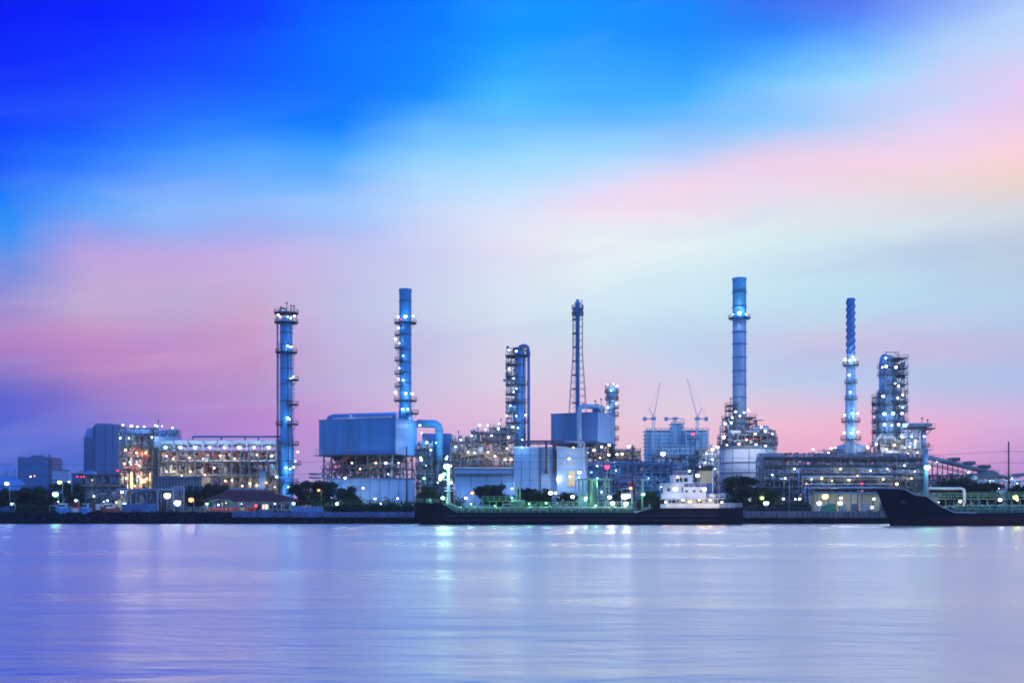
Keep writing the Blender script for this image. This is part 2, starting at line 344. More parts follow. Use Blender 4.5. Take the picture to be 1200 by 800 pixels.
def world():
    w = bpy.data.worlds.new("World"); sc.world = w; w.use_nodes = True
    nt = w.node_tree; N = nt.nodes; Lk = nt.links; N.clear()
    out = N.new('ShaderNodeOutputWorld'); bg = N.new('ShaderNodeBackground'); Lk.new(bg.outputs[0], out.inputs[0])
    tc = N.new('ShaderNodeTexCoord'); sp = N.new('ShaderNodeSeparateXYZ')
    def math_(op, a, b=None, c=None):
        n = N.new('ShaderNodeMath'); n.operation = op
        for i, v in enumerate((a, b, c)):
            if v is None: continue
            if isinstance(v, (int, float)): n.inputs[i].default_value = v
            else: Lk.new(v, n.inputs[i])
        return n.outputs[0]
    # clouds drawn out along the wind: warp the direction a little with stretched noise
    mp = N.new('ShaderNodeMapping'); mp.inputs['Scale'].default_value = (3.2, 3.2, 13); mp.inputs['Rotation'].default_value = (0, R(-14), 0)
    Lk.new(tc.outputs['Generated'], mp.inputs['Vector'])
    nz = N.new('ShaderNodeTexNoise'); nz.inputs['Scale'].default_value = 1.6; nz.inputs['Detail'].default_value = 6; nz.inputs['Roughness'].default_value = .55
    Lk.new(mp.outputs[0], nz.inputs['Vector'])
    sub = N.new('ShaderNodeVectorMath'); sub.operation = 'SUBTRACT'; Lk.new(nz.outputs['Color'], sub.inputs[0]); sub.inputs[1].default_value = (.5, .5, .5)
    mul = N.new('ShaderNodeVectorMath'); mul.operation = 'MULTIPLY'; Lk.new(sub.outputs[0], mul.inputs[0]); mul.inputs[1].default_value = (.08, 0, .022)
    add = N.new('ShaderNodeVectorMath'); Lk.new(tc.outputs['Generated'], add.inputs[0]); Lk.new(mul.outputs[0], add.inputs[1])
    Lk.new(add.outputs[0], sp.inputs[0]); x, y, z = sp.outputs
    az = math_('ARCTAN2', x, y); hy = math_('SQRT', math_('ADD', math_('MULTIPLY', x, x), math_('MULTIPLY', y, y)))
    el = math_('ARCTAN2', z, hy)
    EM = R(60)
    elf = math_('DIVIDE', math_('MAXIMUM', el, 0), EM)
    azs = [atan((c - 600) / F) for c in SKYC]
    prev = None
    rows = sorted(SKY)
    for i, a in enumerate(azs):
        cr = N.new('ShaderNodeValToRGB'); r = cr.color_ramp; r.interpolation = 'CARDINAL'
        stops = [(atan((HZ - py) / F * cos(a)) / EM, srgb(SKY[py][i])) for py in rows]
        zen = srgb((20, 70, 225)) if i < 8 else srgb((70, 105, 225))
        stops.append((R(42) / EM, zen))
        stops.append((1.0, srgb((70, 110, 220))))
        stops.sort(key=lambda q: q[0])
        r.elements[0].position = stops[0][0]; r.elements[0].color = stops[0][1]
        r.elements[1].position = stops[-1][0]; r.elements[1].color = stops[-1][1]
        for p, c in stops[1:-1]:
            e = r.elements.new(p); e.color = c
        Lk.new(elf, cr.inputs['Fac'])
        if prev is None: prev = cr.outputs[0]
        else:
            mr = N.new('ShaderNodeMapRange'); mr.inputs['From Min'].default_value = azs[i - 1]; mr.inputs['From Max'].default_value = azs[i]
            Lk.new(az, mr.inputs['Value'])
            mx = N.new('ShaderNodeMix'); mx.data_type = 'RGBA'; Lk.new(mr.outputs[0], mx.inputs['Factor']); Lk.new(prev, mx.inputs['A']); Lk.new(cr.outputs[0], mx.inputs['B']); prev = mx.outputs['Result']
    # unseen sky behind the viewer: even blue, chosen to light camera-facing sides
    cr = N.new('ShaderNodeValToRGB'); r = cr.color_ramp
    r.elements[0].position = 0; r.elements[0].color = (*BACKSKY[0], 1); r.elements[1].position = 1; r.elements[1].color = (*BACKSKY[2], 1)
    e = r.elements.new(.35); e.color = (*BACKSKY[1], 1)
    Lk.new(elf, cr.inputs['Fac'])
    mr = N.new('ShaderNodeMapRange'); mr.interpolation_type = 'SMOOTHSTEP'; mr.inputs['From Min'].default_value = R(30); mr.inputs['From Max'].default_value = R(85)
    Lk.new(math_('ABSOLUTE', az), mr.inputs['Value'])
    mx = N.new('ShaderNodeMix'); mx.data_type = 'RGBA'; Lk.new(mr.outputs[0], mx.inputs['Factor']); Lk.new(prev, mx.inputs['A']); Lk.new(cr.outputs[0], mx.inputs['B']); prev = mx.outputs['Result']
    # wisps of high cloud, drawn out and climbing to the right
    def wisps(tilt, sx, sz, scale, lo, hi, seed):
        mp2 = N.new('ShaderNodeMapping'); mp2.vector_type = 'TEXTURE'; mp2.inputs['Location'].default_value = (seed, 0, seed); mp2.inputs['Scale'].default_value = (1 / sx, 1 / sx, 1 / sz); mp2.inputs['Rotation'].default_value = (0, R(tilt), 0); Lk.new(tc.outputs['Generated'], mp2.inputs['Vector'])
        n2 = N.new('ShaderNodeTexNoise'); n2.inputs['Scale'].default_value = scale; n2.inputs['Detail'].default_value = 8; n2.inputs['Roughness'].default_value = .58; n2.inputs['Distortion'].default_value = .6; Lk.new(mp2.outputs[0], n2.inputs['Vector'])
        mr = N.new('ShaderNodeMapRange'); mr.interpolation_type = 'SMOOTHSTEP'; mr.inputs['From Min'].default_value = lo; mr.inputs['From Max'].default_value = hi; Lk.new(n2.outputs['Fac'], mr.inputs['Value']); return mr.outputs[0]
    def tint(fac, amt, c, mode='MIX'):
        nonlocal prev
        mx = N.new('ShaderNodeMix'); mx.data_type = 'RGBA'; mx.blend_type = mode; Lk.new(math_('MULTIPLY', fac, amt), mx.inputs['Factor']); Lk.new(prev, mx.inputs['A']); mx.inputs['B'].default_value = (*c, 1); prev = mx.outputs['Result']
    lowk = N.new('ShaderNodeMapRange'); lowk.interpolation_type = 'SMOOTHSTEP'; lowk.inputs['From Min'].default_value = R(20); lowk.inputs['From Max'].default_value = R(11); Lk.new(el, lowk.inputs['Value']); lowk = lowk.outputs[0]
    tint(wisps(-16, 1.6, 9, 1.5, .45, .8, 3.1), .14, (.35, .6, 1.0))
    tint(math_('MULTIPLY', wisps(-8, 2.2, 22, 1.4, .52, .74, 7.7), lowk), .2, (.86, .5, .72))
    tint(math_('MULTIPLY', wisps(-12, 1.8, 12, 1.7, .5, .75, 11.3), lowk), .2, (.3, .42, .8))
    vm = N.new('ShaderNodeVectorMath'); vm.operation = 'SCALE'; Lk.new(prev, vm.inputs[0]); vm.inputs['Scale'].default_value = 1.03
    Lk.new(vm.outputs[0], bg.inputs['Color']); bg.inputs['Strength'].default_value = 1.0
BACKSKY = [(.35, .58, 1.0), (.27, .53, 1.12), (.15, .35, 1.0)]
world()

# ------------------------------------------------------------------ camera, light, render settings
cam = bpy.data.cameras.new('camera'); co = bpy.data.objects.new('camera', cam); col.objects.link(co)
co.location = (0, 0, CAMZ); co.rotation_euler = (R(90), 0, 0); cam.lens = 39; cam.sensor_width = 36; cam.shift_y = (HZ - 400) / 1200; cam.clip_end = 20000; cam.clip_start = .5
sc.camera = co
sl = bpy.data.lights.new('twilight_fill', 'SUN'); sl.energy = .7; sl.angle = R(20); sl.color = (.82, .92, 1)  # broad fill added for shape, standing for twilight glow; no sun is up
so = bpy.data.objects.new('twilight_fill', sl); col.objects.link(so); so.rotation_euler = Vector((.75, -.55, .38)).to_track_quat('Z', 'Y').to_euler()
sc.view_settings.view_transform = 'Standard'; sc.view_settings.look = 'None'; sc.view_settings.gamma = 1; sc.view_settings.exposure = 0; sc.view_settings.use_curve_mapping = False
sc.render.engine = 'CYCLES'; cy = sc.cycles
cy.use_denoising = True; cy.filter_width = 1.8; cy.max_bounces = 4; cy.diffuse_bounces = 2; cy.glossy_bounces = 2; cy.sample_clamp_indirect = 4; cy.sample_clamp_direct = 0; cy.use_light_tree = True; cy.caustics_reflective = False; cy.caustics_refractive = False

# ------------------------------------------------------------------ water, bank, ground
def water():
    m = bpy.data.materials.new('river_water'); m.use_nodes = True; nt = m.node_tree; N = nt.nodes; Lk = nt.links; b = N['Principled BSDF']
    b.inputs['Base Color'].default_value = (.81, .765, .69, 1); b.inputs['Metallic'].default_value = .85; b.inputs['IOR'].default_value = 1.5
    b.inputs['Specular IOR Level'].default_value = .9
    tc = N.new('ShaderNodeTexCoord')
    def noise(sx, sy, det, rot=0, rough=.55):
        mp = N.new('ShaderNodeMapping'); mp.inputs['Scale'].default_value = (sx, sy, 1); mp.inputs['Rotation'].default_value = (0, 0, R(rot)); Lk.new(tc.outputs['Object'], mp.inputs['Vector'])
        n = N.new('ShaderNodeTexNoise'); n.inputs['Scale'].default_value = 1; n.inputs['Detail'].default_value = det; n.inputs['Roughness'].default_value = rough; Lk.new(mp.outputs[0], n.inputs['Vector']); return n.outputs['Fac']
    a = noise(.10, .35, 5, 4); c = noise(.55, 1.6, 4, -8); d = noise(.012, .045, 4, 3)
    def ma(op, p, q):
        n = N.new('ShaderNodeMath'); n.operation = op
        for i, v in enumerate((p, q)):
            if isinstance(v, (int, float)): n.inputs[i].default_value = v
            else: Lk.new(v, n.inputs[i])
        return n.outputs[0]
    h = ma('ADD', ma('MULTIPLY', a, .9), ma('MULTIPLY', c, .2)); h = ma('ADD', h, ma('MULTIPLY', d, .5))
    bp = N.new('ShaderNodeBump'); bp.inputs['Strength'].default_value = .38; bp.inputs['Distance'].default_value = .8; Lk.new(h, bp.inputs['Height']); Lk.new(bp.outputs[0], b.inputs['Normal'])
    mr = N.new('ShaderNodeMapRange'); mr.inputs['From Min'].default_value = .35; mr.inputs['From Max'].default_value = .65; mr.inputs['To Min'].default_value = .25; mr.inputs['To Max'].default_value = .38; Lk.new(d, mr.inputs['Value']); Lk.new(mr.outputs[0], b.inputs['Roughness'])
    M['water'] = m
    q = MB(); q.v = [(-2400, -400, 0), (2400, -400, 0), (2400, 306, 0), (-2400, 306, 0)]; q.q([0, 1, 2, 3]); struct('water', q, 'water')
water()
q = MB(); q.v = [(-2400, 304, GZ), (2400, 304, GZ), (2400, 3000, GZ), (-2400, 3000, GZ)]; q.q([0, 1, 2, 3]); struct('ground', q, 'ground')
# river wall: the bank's concrete edge, in three visible characters
def quay():
    q = MB(); q.box(-2400, 2400, 302, 304.4, -.5, GZ + .12); struct('river_bank', q, 'rock')
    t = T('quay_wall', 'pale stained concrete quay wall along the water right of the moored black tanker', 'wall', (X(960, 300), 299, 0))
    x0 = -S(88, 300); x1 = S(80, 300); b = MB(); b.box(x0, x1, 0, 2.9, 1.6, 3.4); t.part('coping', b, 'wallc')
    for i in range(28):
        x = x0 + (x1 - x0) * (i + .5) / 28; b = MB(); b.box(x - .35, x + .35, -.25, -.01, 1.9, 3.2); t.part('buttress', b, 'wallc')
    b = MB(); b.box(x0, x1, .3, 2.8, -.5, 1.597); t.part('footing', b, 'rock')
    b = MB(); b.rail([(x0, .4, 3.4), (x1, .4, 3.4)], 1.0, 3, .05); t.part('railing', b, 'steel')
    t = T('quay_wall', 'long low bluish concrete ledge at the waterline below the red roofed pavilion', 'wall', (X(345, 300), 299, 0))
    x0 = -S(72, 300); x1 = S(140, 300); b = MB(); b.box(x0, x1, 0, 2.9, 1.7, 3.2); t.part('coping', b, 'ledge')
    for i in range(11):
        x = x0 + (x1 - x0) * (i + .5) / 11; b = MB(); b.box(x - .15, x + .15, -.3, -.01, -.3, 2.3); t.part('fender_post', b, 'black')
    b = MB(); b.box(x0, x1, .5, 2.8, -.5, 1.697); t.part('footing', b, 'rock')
    # rubble bank
    rg = random.Random(5); b = MB()
    for i in range(1500):
        x = rg.uniform(-150, -68) if i < 1100 else rg.uniform(-150, 140); u = rg.random(); y = 297.5 + u * 4.4; z = u * 2.6 - .2; r = rg.uniform(.3, .8)
        n = len(b.v)
        dirs = [(1, 0, 0), (0, 1, 0), (-1, 0, 0), (0, -1, 0)]
        for d in dirs: b.v.append((x + d[0] * r * rg.uniform(.6, 1.3), y + d[1] * r * rg.uniform(.6, 1.2), z + rg.uniform(-.2, .2)))
        b.v.append((x + rg.uniform(-.2, .2), y, z + r * rg.uniform(.5, 1))); b.v.append((x, y, z - r))
        for k in range(4): b.q([n + k, n + (k + 1) % 4, n + 4]); b.q([n + (k + 1) % 4, n + k, n + 5])
    struct('riprap', b, 'rock', 'stuff')
quay()
# ------------------------------------------------------------------ far buildings and trees
def leaf_cloud(b, rg, clumps, n, ls=.4):
    for i in range(n):
        cx, cy, cz, r = rg.choice(clumps)
        if rg.random() < .12: r *= 1.35
        while True:
            d = Vector((rg.uniform(-1, 1), rg.uniform(-1, 1), rg.uniform(-1, 1)))
            if d.length < 1: break
        d = d * (.55 + .45 * rg.random()) if rg.random() < .6 else d
        p = Vector((cx, cy, cz)) + Vector((d.x * r, d.y * r, d.z * r * .75))
        a = Vector((rg.uniform(-1, 1), rg.uniform(-1, 1), rg.uniform(-.6, .6))).normalized(); c = a.cross(Vector((rg.uniform(-1, 1), rg.uniform(-1, 1), rg.uniform(-1, 1)))).normalized(); s = ls * rg.uniform(.5, 1.2)
        k = len(b.v); b.v += [tuple(p - a * s), tuple(p + c * s * .55), tuple(p + a * s), tuple(p - c * s * .55)]; b.q([k, k + 1, k + 2, k + 3])
TREES = []
def tree_meshes():
    for v in range(5):
        rg = random.Random(100 + v); b = MB(); H = 10.0
        b.tube([(0, 0, 0), (.1, 0, 1.6), (-.1, .1, 3.2), (.15, 0, 4.6)], [.32, .27, .22, .15], 7)
        clumps = []
        for k in range(20 + v * 2):
            a = rg.uniform(0, 2 * pi); rr = rg.uniform(.3, 3.6) ** 1; zz = rg.uniform(2.2, 8.9 - rr * .45); e = (cos(a) * rr, sin(a) * rr, zz)
            b.tube([(0, 0, 2.6 + rg.random() * 1.6), (e[0] * .5, e[1] * .5, zz * .8), e], [.13, .09, .04], 4)
            clumps.append((e[0], e[1], e[2], rg.uniform(1.1, 2.0)))
        c = MB(); leaf_cloud(c, rg, clumps, 5600, .34)
        TREES.append((b.mesh('trunk', 'bark'), c))
tree_meshes(); TC = {}
def tree(px, base_py, top_py, Y, v, w=1.0, leaf='leaf', label='', cat='tree', group=None, rz=0):
    h = Z(top_py, Y) - GZ; t = T('tree', label, cat, (X(px, Y), Y, GZ), rz, group)
    k = (v, leaf)
    if k not in TC: TC[k] = TREES[v][1].mesh('crown', leaf)
    s = h / 9.8
    for nm, me in (('trunk', TREES[v][0]), ('crown', TC[k])):
        o = obj(nm, me, t.o); o.scale = (s * w, s * w, s)
    return t
TG = 'trees along the river bank'
for i, (px, tp, Y, v, w, lf, lb) in enumerate([
    (12, 567, 330, 0, 1.2, 'leaf', 'dark low tree at the extreme end of the bank by the domed tank'),
    (30, 569, 334, 1, 1.3, 'leaf', 'dark tree in front of the plain blue office block'),
    (47, 568, 330, 3, 1.2, 'leaf', 'dark spreading tree just before the tall bare utility pole'),
    (76, 561, 334, 2, 1.1, 'leaf', 'tallest dark tree on the left bank, beside a yellow-green street lamp'),
    (92, 573, 326, 4, 1.1, 'leaf', 'small dark tree beneath the elevated steel platform'),
    (250, 560, 335, 0, 1.0, 'leaf', 'round dark tree in front of the long air cooler building, above the green awning'),
    (225, 567, 336, 3, .8, 'leaf', 'small dark tree at the end of the grey panel shed'),
    (352, 563, 335, 1, 1.1, 'leaf', 'dark tree at the foot of the tall blue column'),
    (372, 558, 332, 2, 1.25, 'leaf', 'broad dark tree left of the warehouse under the big blue furnace'),
    (408, 566, 330, 4, 1.1, 'leaf', 'feathery dark tree lit from below in front of the warehouse'),
    (500, 568, 334, 3, 1.1, 'leaf2', 'green tree behind the tanker bow and its white mast'),
    (568, 563, 336, 0, 1.05, 'leaf', 'round black-green tree before the pale low building'),
    (584, 565, 338, 1, 1.1, 'leaf', 'dark bushy tree beside the round black-green one, left of the twin posts'),
    (617, 568, 338, 2, 1.1, 'leaf', 'dark tree just right of the twin green posts on the tanker'),
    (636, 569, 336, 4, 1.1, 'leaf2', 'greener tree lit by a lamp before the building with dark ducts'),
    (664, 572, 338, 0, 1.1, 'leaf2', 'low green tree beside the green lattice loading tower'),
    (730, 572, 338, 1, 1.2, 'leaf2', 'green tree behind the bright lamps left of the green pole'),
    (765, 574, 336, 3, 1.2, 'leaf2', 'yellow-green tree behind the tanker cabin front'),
    (867, 552, 334, 2, 1.15, 'leaf', 'tall dark tree directly in front of the white storage tank'),
    (882, 564, 332, 0, 1.2, 'leaf', 'wide dark tree right of the tall one before the white tank'),
    (904, 570, 336, 4, 1.1, 'leaf', 'small dark tree at the start of the long right hand pipe rack'),
    (1112, 560, 336, 1, 1.3, 'leaf', 'dark tree beneath the sloping pipe bridge'),
    (1126, 557, 340, 3, 1.1, 'leaf', 'dark green tree in the middle under the sloping pipe bridge'),
    (1157, 560, 336, 2, 1.3, 'leaf', 'dark round tree left of the tall pole at the far right'),
    (1198, 562, 336, 0, 1.2, 'leaf', 'dark tree cut off by the right edge of the view')]):
    tree(px, 600, tp, Y, v, w, lf, lb, group=TG, rz=i * 1.3)
# clipped hedges and undergrowth
def hedge(px0, px1, top, Y, leaf, label, n, dep=3):
    t = T('hedge', label, 'hedge', (X((px0 + px1) / 2, Y), Y, GZ)); w = S(px1 - px0, Y); h = Z(top, Y) - GZ; rg = random.Random(int(px0))
    b = MB(); k = int(w / 1.4) + 2; cl = [(-w / 2 + w * i / k, rg.uniform(-dep / 2, dep / 2), h * rg.uniform(.25, .6), h * rg.uniform(.45, .75)) for i in range(k)] + [(-w / 2 + w * i / k, rg.uniform(-dep / 2, dep / 2), h * .3, h * .5) for i in range(k)]
    leaf_cloud(b, rg, cl, n, .38); t.part('foliage', b, leaf)
    b = MB()
    for c in cl[::3]: b = MB(); b.tube([(c[0], c[1], 0), (c[0] + .1, c[1], c[2])], [.07, .03], 4); t.part('stem', b, 'bark')
hedge(388, 486, 588, 316, 'leaf', 'long dark clipped hedge between the river ledge and the warehouse', 5200)
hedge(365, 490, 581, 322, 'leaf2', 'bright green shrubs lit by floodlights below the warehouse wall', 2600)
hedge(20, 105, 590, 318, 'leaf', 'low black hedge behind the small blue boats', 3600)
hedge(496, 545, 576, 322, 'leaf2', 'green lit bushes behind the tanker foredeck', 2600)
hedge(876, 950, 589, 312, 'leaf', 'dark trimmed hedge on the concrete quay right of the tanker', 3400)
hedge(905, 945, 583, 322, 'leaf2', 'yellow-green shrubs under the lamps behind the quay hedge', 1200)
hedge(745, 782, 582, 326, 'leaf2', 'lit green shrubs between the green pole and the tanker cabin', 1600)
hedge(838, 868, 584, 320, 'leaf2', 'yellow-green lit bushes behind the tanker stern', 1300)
# far wood line
b = MB(); rg = random.Random(3); cl = []
for i in range(420):
    x = rg.uniform(-420, 420); cl.append((x, rg.uniform(690, 760), GZ + rg.uniform(0, 4.5), rg.uniform(2.5, 5)))
leaf_cloud(b, rg, cl, 16000, 1.3); struct('distant_trees', b, 'leaf', 'stuff')

def facade_block(name, label, cat, poly, z1, Y, px, mat, rib=3.0, loc=None, cap=True, win=None):
    """office block: floor bands and mullions stand proud of the wall"""
    t = T(name, label, cat, (X(px, Y), Y, GZ)); b = MB(); b.prism(poly, 0, z1); t.part('wall', b, mat)
    b = MB()
    for (x0, y0), (x1, y1) in zip(poly, poly[1:] + poly[:1]):
        L = hypot(x1 - x0, y1 - y0); k = max(1, int(L / rib))
        for i in range(k + 1): b.bar((x0 + (x1 - x0) * i / k, y0 + (y1 - y0) * i / k, 0), (x0 + (x1 - x0) * i / k, y0 + (y1 - y0) * i / k, z1 + .3), .28, 4)
    t.part('mullion', b, 'farblue2')
    b = MB(); z = 4
    cx = sum(p[0] for p in poly) / len(poly); cyy = sum(p[1] for p in poly) / len(poly)
    while z < z1:
        b.prism([(cx + (x - cx) * 1.006, cyy + (y - cyy) * 1.006) for x, y in poly], z, z + .9); z += 3.8
    t.part('floor_band', b, 'farblue2')
    if cap:
        b = MB(); b.prism([(cx + (x - cx) * 1.012, cyy + (y - cyy) * 1.012) for x, y in poly], z1, z1 + 1.2); t.part('parapet', b, 'farblue2')
    return t
Y = 900; s = Y / F
t = facade_block('office_building', 'plain dark blue slab office block behind the trees at the far left', 'building', [(-19.5 * s, 0), (19.5 * s, 0), (19.5 * s, 20), (-19.5 * s, 20)], Z(537, Y) - GZ, Y, 41, 'farblue')
b = MB(); b.box(-6, 3, 6, 14, Z(537, Y) - GZ + 1, Z(537, Y) - GZ + 3); t.part('roof_plant', b, 'farblue2')
# tall tower in two bodies
t = T('office_tower', 'tall blue glass office tower with a chamfered corner and sloping shoulder at left', 'building', (X(116, Y), Y, GZ))
h1 = Z(499, Y) - GZ; h0 = Z(512, Y) - GZ
pa = [(-21 * s, 6), (-6 * s, 0), (-6 * s, 24), (-21 * s, 24)]; pb = [(-4.5 * s, -4), (0, -9), (13 * s, -9), (18 * s, -3), (21.5 * s, 6), (21.5 * s, 26), (-4.5 * s, 26)]
b = MB(); b.prism(pa, 0, h0); t.part('low_wing', b, 'farblue')
b = MB(); n = len(b.v); b.v = [(x, y, h0) for x, y in pa] + [(-18.5 * s, 8, h1 - 1.5), (-6 * s, 2, h1 - .8), (-6 * s, 22, h1 - .8), (-18.5 * s, 22, h1 - 1.5)]
for f in ((4, 5, 6, 7), (0, 1, 5, 4), (1, 2, 6, 5), (2, 3, 7, 6), (3, 0, 4, 7)): b.q(list(f))
t.part('sloped_shoulder', b, 'mblue')
b = MB(); b.prism(pb, 0, h1); t.part('tower_body', b, 'farblue2')
b = MB(); b.prism([(x * .92 + .3, y * .85 + 1) for x, y in pb], h1, h1 + 1.6); t.part('parapet', b, 'farblue')
b = MB()
for (x0, y0), (x1, y1) in list(zip(pb, pb[1:]))[:5] + [(pa[0], pa[1])]:
    L = hypot(x1 - x0, y1 - y0); k = max(2, int(L / 1.8)); hh = h0 if (x0, y0) == pa[0] else h1
    for i in range(k + 1): b.bar((x0 + (x1 - x0) * i / k, y0 + (y1 - y0) * i / k - .15, 0), (x0 + (x1 - x0) * i / k, y0 + (y1 - y0) * i / k - .15, hh - .5), .2, 4)
t.part('mullion', b, 'bsteel')
b = MB(); z = 5
while z < h1 - 3:
    b.prism([(x * 1.004, y - .08) for x, y in pb], z, z + .5); z += 3.6
t.part('floor_band', b, 'farblue')
b = MB(); b.box(-5.6 * s, -4.9 * s, -2, 20, 0, h1 - 2); t.part('recess', b, 'glass2')
b = MB(); b.hdrum((-14 * s, 8, Z(553, Y) - GZ), (-12 * s, 8, Z(553, Y) - GZ), 1, 8); t.part('roof_vent', b, 'lblue')
t.lampat((-17 * s + 3, 3, Z(527, Y) - GZ), 'W', .35, 0, name='window_light')
# low far blocks between
for i, (p0, p1, tp, m, lb) in enumerate([(61, 72, 551, 'lblue', 'low pale blue far building just right of the plain blue office block'), (69, 78, 554, 'farblue2', 'stepped far low building with red rooftop lamps between the two blue office blocks'), (80, 92, 566, 'fargrey', 'low grey far warehouse left of the tall office tower base')]):
    Y = 860; t = T('far_building', lb, 'building', (X((p0 + p1) / 2, Y), Y + i * 25, GZ)); w = S(p1 - p0, Y); h = Z(tp, Y) - GZ
    b = MB(); b.box(-w / 2, w / 2, 0, 14, 0, h); t.part('wall', b, m)
    for k in range(3): b = MB(); b.box(-w / 2 - .2, w / 2 + .2, -.2, .8, h * (.3 + .22 * k), h * (.3 + .22 * k) + 1); t.part('window', b, 'glass2')
    b = MB(); b.box(-w / 2 - .4, w / 2 + .4, -.4, 14.4, h, h + .8); t.part('roof', b, 'farblue2')
    if i == 1:
        for k in range(3): t.lampat((w / 2 - 1 + k * 2.6, -1, h - 2), 'R', .9, 0)
    if i == 0: t.lampat((-w, -30, h - 5.5), 'H', .8, 0); t.lampat((-w + 3, -30, h - 5), 'O', .6, 0)

# construction site
Y = 1000; s = Y / F
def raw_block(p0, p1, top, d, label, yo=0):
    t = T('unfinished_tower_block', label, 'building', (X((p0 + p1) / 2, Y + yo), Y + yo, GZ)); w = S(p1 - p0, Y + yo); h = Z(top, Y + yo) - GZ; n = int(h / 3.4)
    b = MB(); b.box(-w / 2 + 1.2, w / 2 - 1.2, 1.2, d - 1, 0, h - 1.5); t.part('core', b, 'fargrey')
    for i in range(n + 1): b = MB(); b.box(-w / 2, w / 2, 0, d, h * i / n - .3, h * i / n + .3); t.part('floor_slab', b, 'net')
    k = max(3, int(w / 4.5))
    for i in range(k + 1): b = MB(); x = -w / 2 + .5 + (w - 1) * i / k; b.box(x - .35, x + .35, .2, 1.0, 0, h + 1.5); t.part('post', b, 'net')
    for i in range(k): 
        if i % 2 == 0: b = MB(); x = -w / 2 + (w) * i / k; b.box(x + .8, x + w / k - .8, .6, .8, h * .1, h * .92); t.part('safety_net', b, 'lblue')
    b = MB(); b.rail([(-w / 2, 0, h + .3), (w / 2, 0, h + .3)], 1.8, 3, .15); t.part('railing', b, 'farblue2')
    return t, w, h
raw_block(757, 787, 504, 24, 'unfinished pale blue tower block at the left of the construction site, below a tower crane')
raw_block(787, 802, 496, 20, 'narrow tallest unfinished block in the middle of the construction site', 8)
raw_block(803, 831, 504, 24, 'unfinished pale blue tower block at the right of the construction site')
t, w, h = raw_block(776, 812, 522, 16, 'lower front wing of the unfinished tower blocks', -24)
def crane(px, py0, top, jib, label, Yc=1000, flip=1, cj=True):
    t = T('tower_crane', label, 'crane', (X(px, Yc), Yc - 3, GZ), 0, 'tower cranes on the construction site'); z0 = 0; z1 = Z(py0, Yc) - GZ
    b = MB()
    for dx, dy in ((-1, -1), (1, -1), (1, 1), (-1, 1)): b.bar((dx, dy, z0), (dx, dy, z1), .22, 4)
    z = 0
    while z < z1 - 3: b.bar((-1, -1, z), (1, -1, z + 2.4), .14, 3); b.bar((1, -1, z + 2.4), (-1, -1, z + 2.6), .14, 3); z += 2.6
    t.part('mast', b, 'net')
    b = MB(); b.box(-2, 2, -2, 2, z1, z1 + 2.2); b.box(-flip * 9 if flip > 0 else 0, 0 if flip > 0 else 9, -.8, .8, z1 + .6, z1 + 1.4); t.part('slewing_deck', b, 'lblue')
    b = MB(); xw = -8 * flip; b.box(xw - 1.5, xw + 1.5, -1, 1, z1 - 1, z1 + 2.4); t.part('counterweight', b, 'lblue')
    tx, tz = jib; tx = S(tx, Yc); tz = z1 + S(tz, Yc)
    b = MB(); b.tube([(0, 0, z1 + 2), (tx, 0, tz)], [.42, .18], 4)
    for i in range(1, 12):
        u = i / 12; b.bar((tx * u, 0, z1 + 2 + (tz - z1 - 2) * u + .5), (tx * (u + .06), 0, z1 + 2 + (tz - z1 - 2) * (u + .06) - .6), .12, 3)
    t.part('jib', b, 'lblue')
    if cj:
        b = MB(); b.tube([(0, 0, z1 + 2), (-flip * 4, 0, z1 + 10)], [.5, .3], 4); b.bar((-flip * 4, 0, z1 + 10), (tx, 0, tz), .09, 3); b.bar((-flip * 4, 0, z1 + 10), (xw, 0, z1 + 2), .1, 3); t.part('stay_frame', b, 'lblue')
crane(765.5, 492, 0, (8, 44), 'luffing tower crane with a raised jib above the left unfinished block', flip=1)
crane(816.5, 492, 0, (-12, 48), 'luffing tower crane with a raised jib leaning left above the right unfinished block', flip=-1)
crane(790.5, 492, 0, (12, 0), 'small flat tower crane on the narrow middle block', flip=1, cj=False)

# domed tank far left
Y = 420; t = T('storage_tank', 'blue storage tank with a domed roof at the far left edge', 'tank', (X(12, Y), Y, GZ)); r = S(17, Y); zt = Z(570, Y) - GZ
shell(t, 0, 0, [(r, 0), (r, zt)], 'mblue'); shell(t, 0, 0, [(r, zt + .01), (r * .9, zt + S(4, Y)), (r * .65, zt + S(8.5, Y)), (r * .3, zt + S(11, Y)), (.05, zt + S(11.6, Y))], 'mblue', name='dome_roof')
for i in range(9): x = -r + i * r * .19; b = MB(); b.bar((x, -2, 0), (x, -2, zt + S(14 + (i % 3) * 3, Y)), .12, 4); t.part('vent_pipe', b, 'bsteel')
b = MB(); b.rail([(-r, -r * .4, zt + 2), (r * .2, -r * .4, zt + 4.5)], 1.1, 2, .05); t.part('railing', b, 'bsteel')
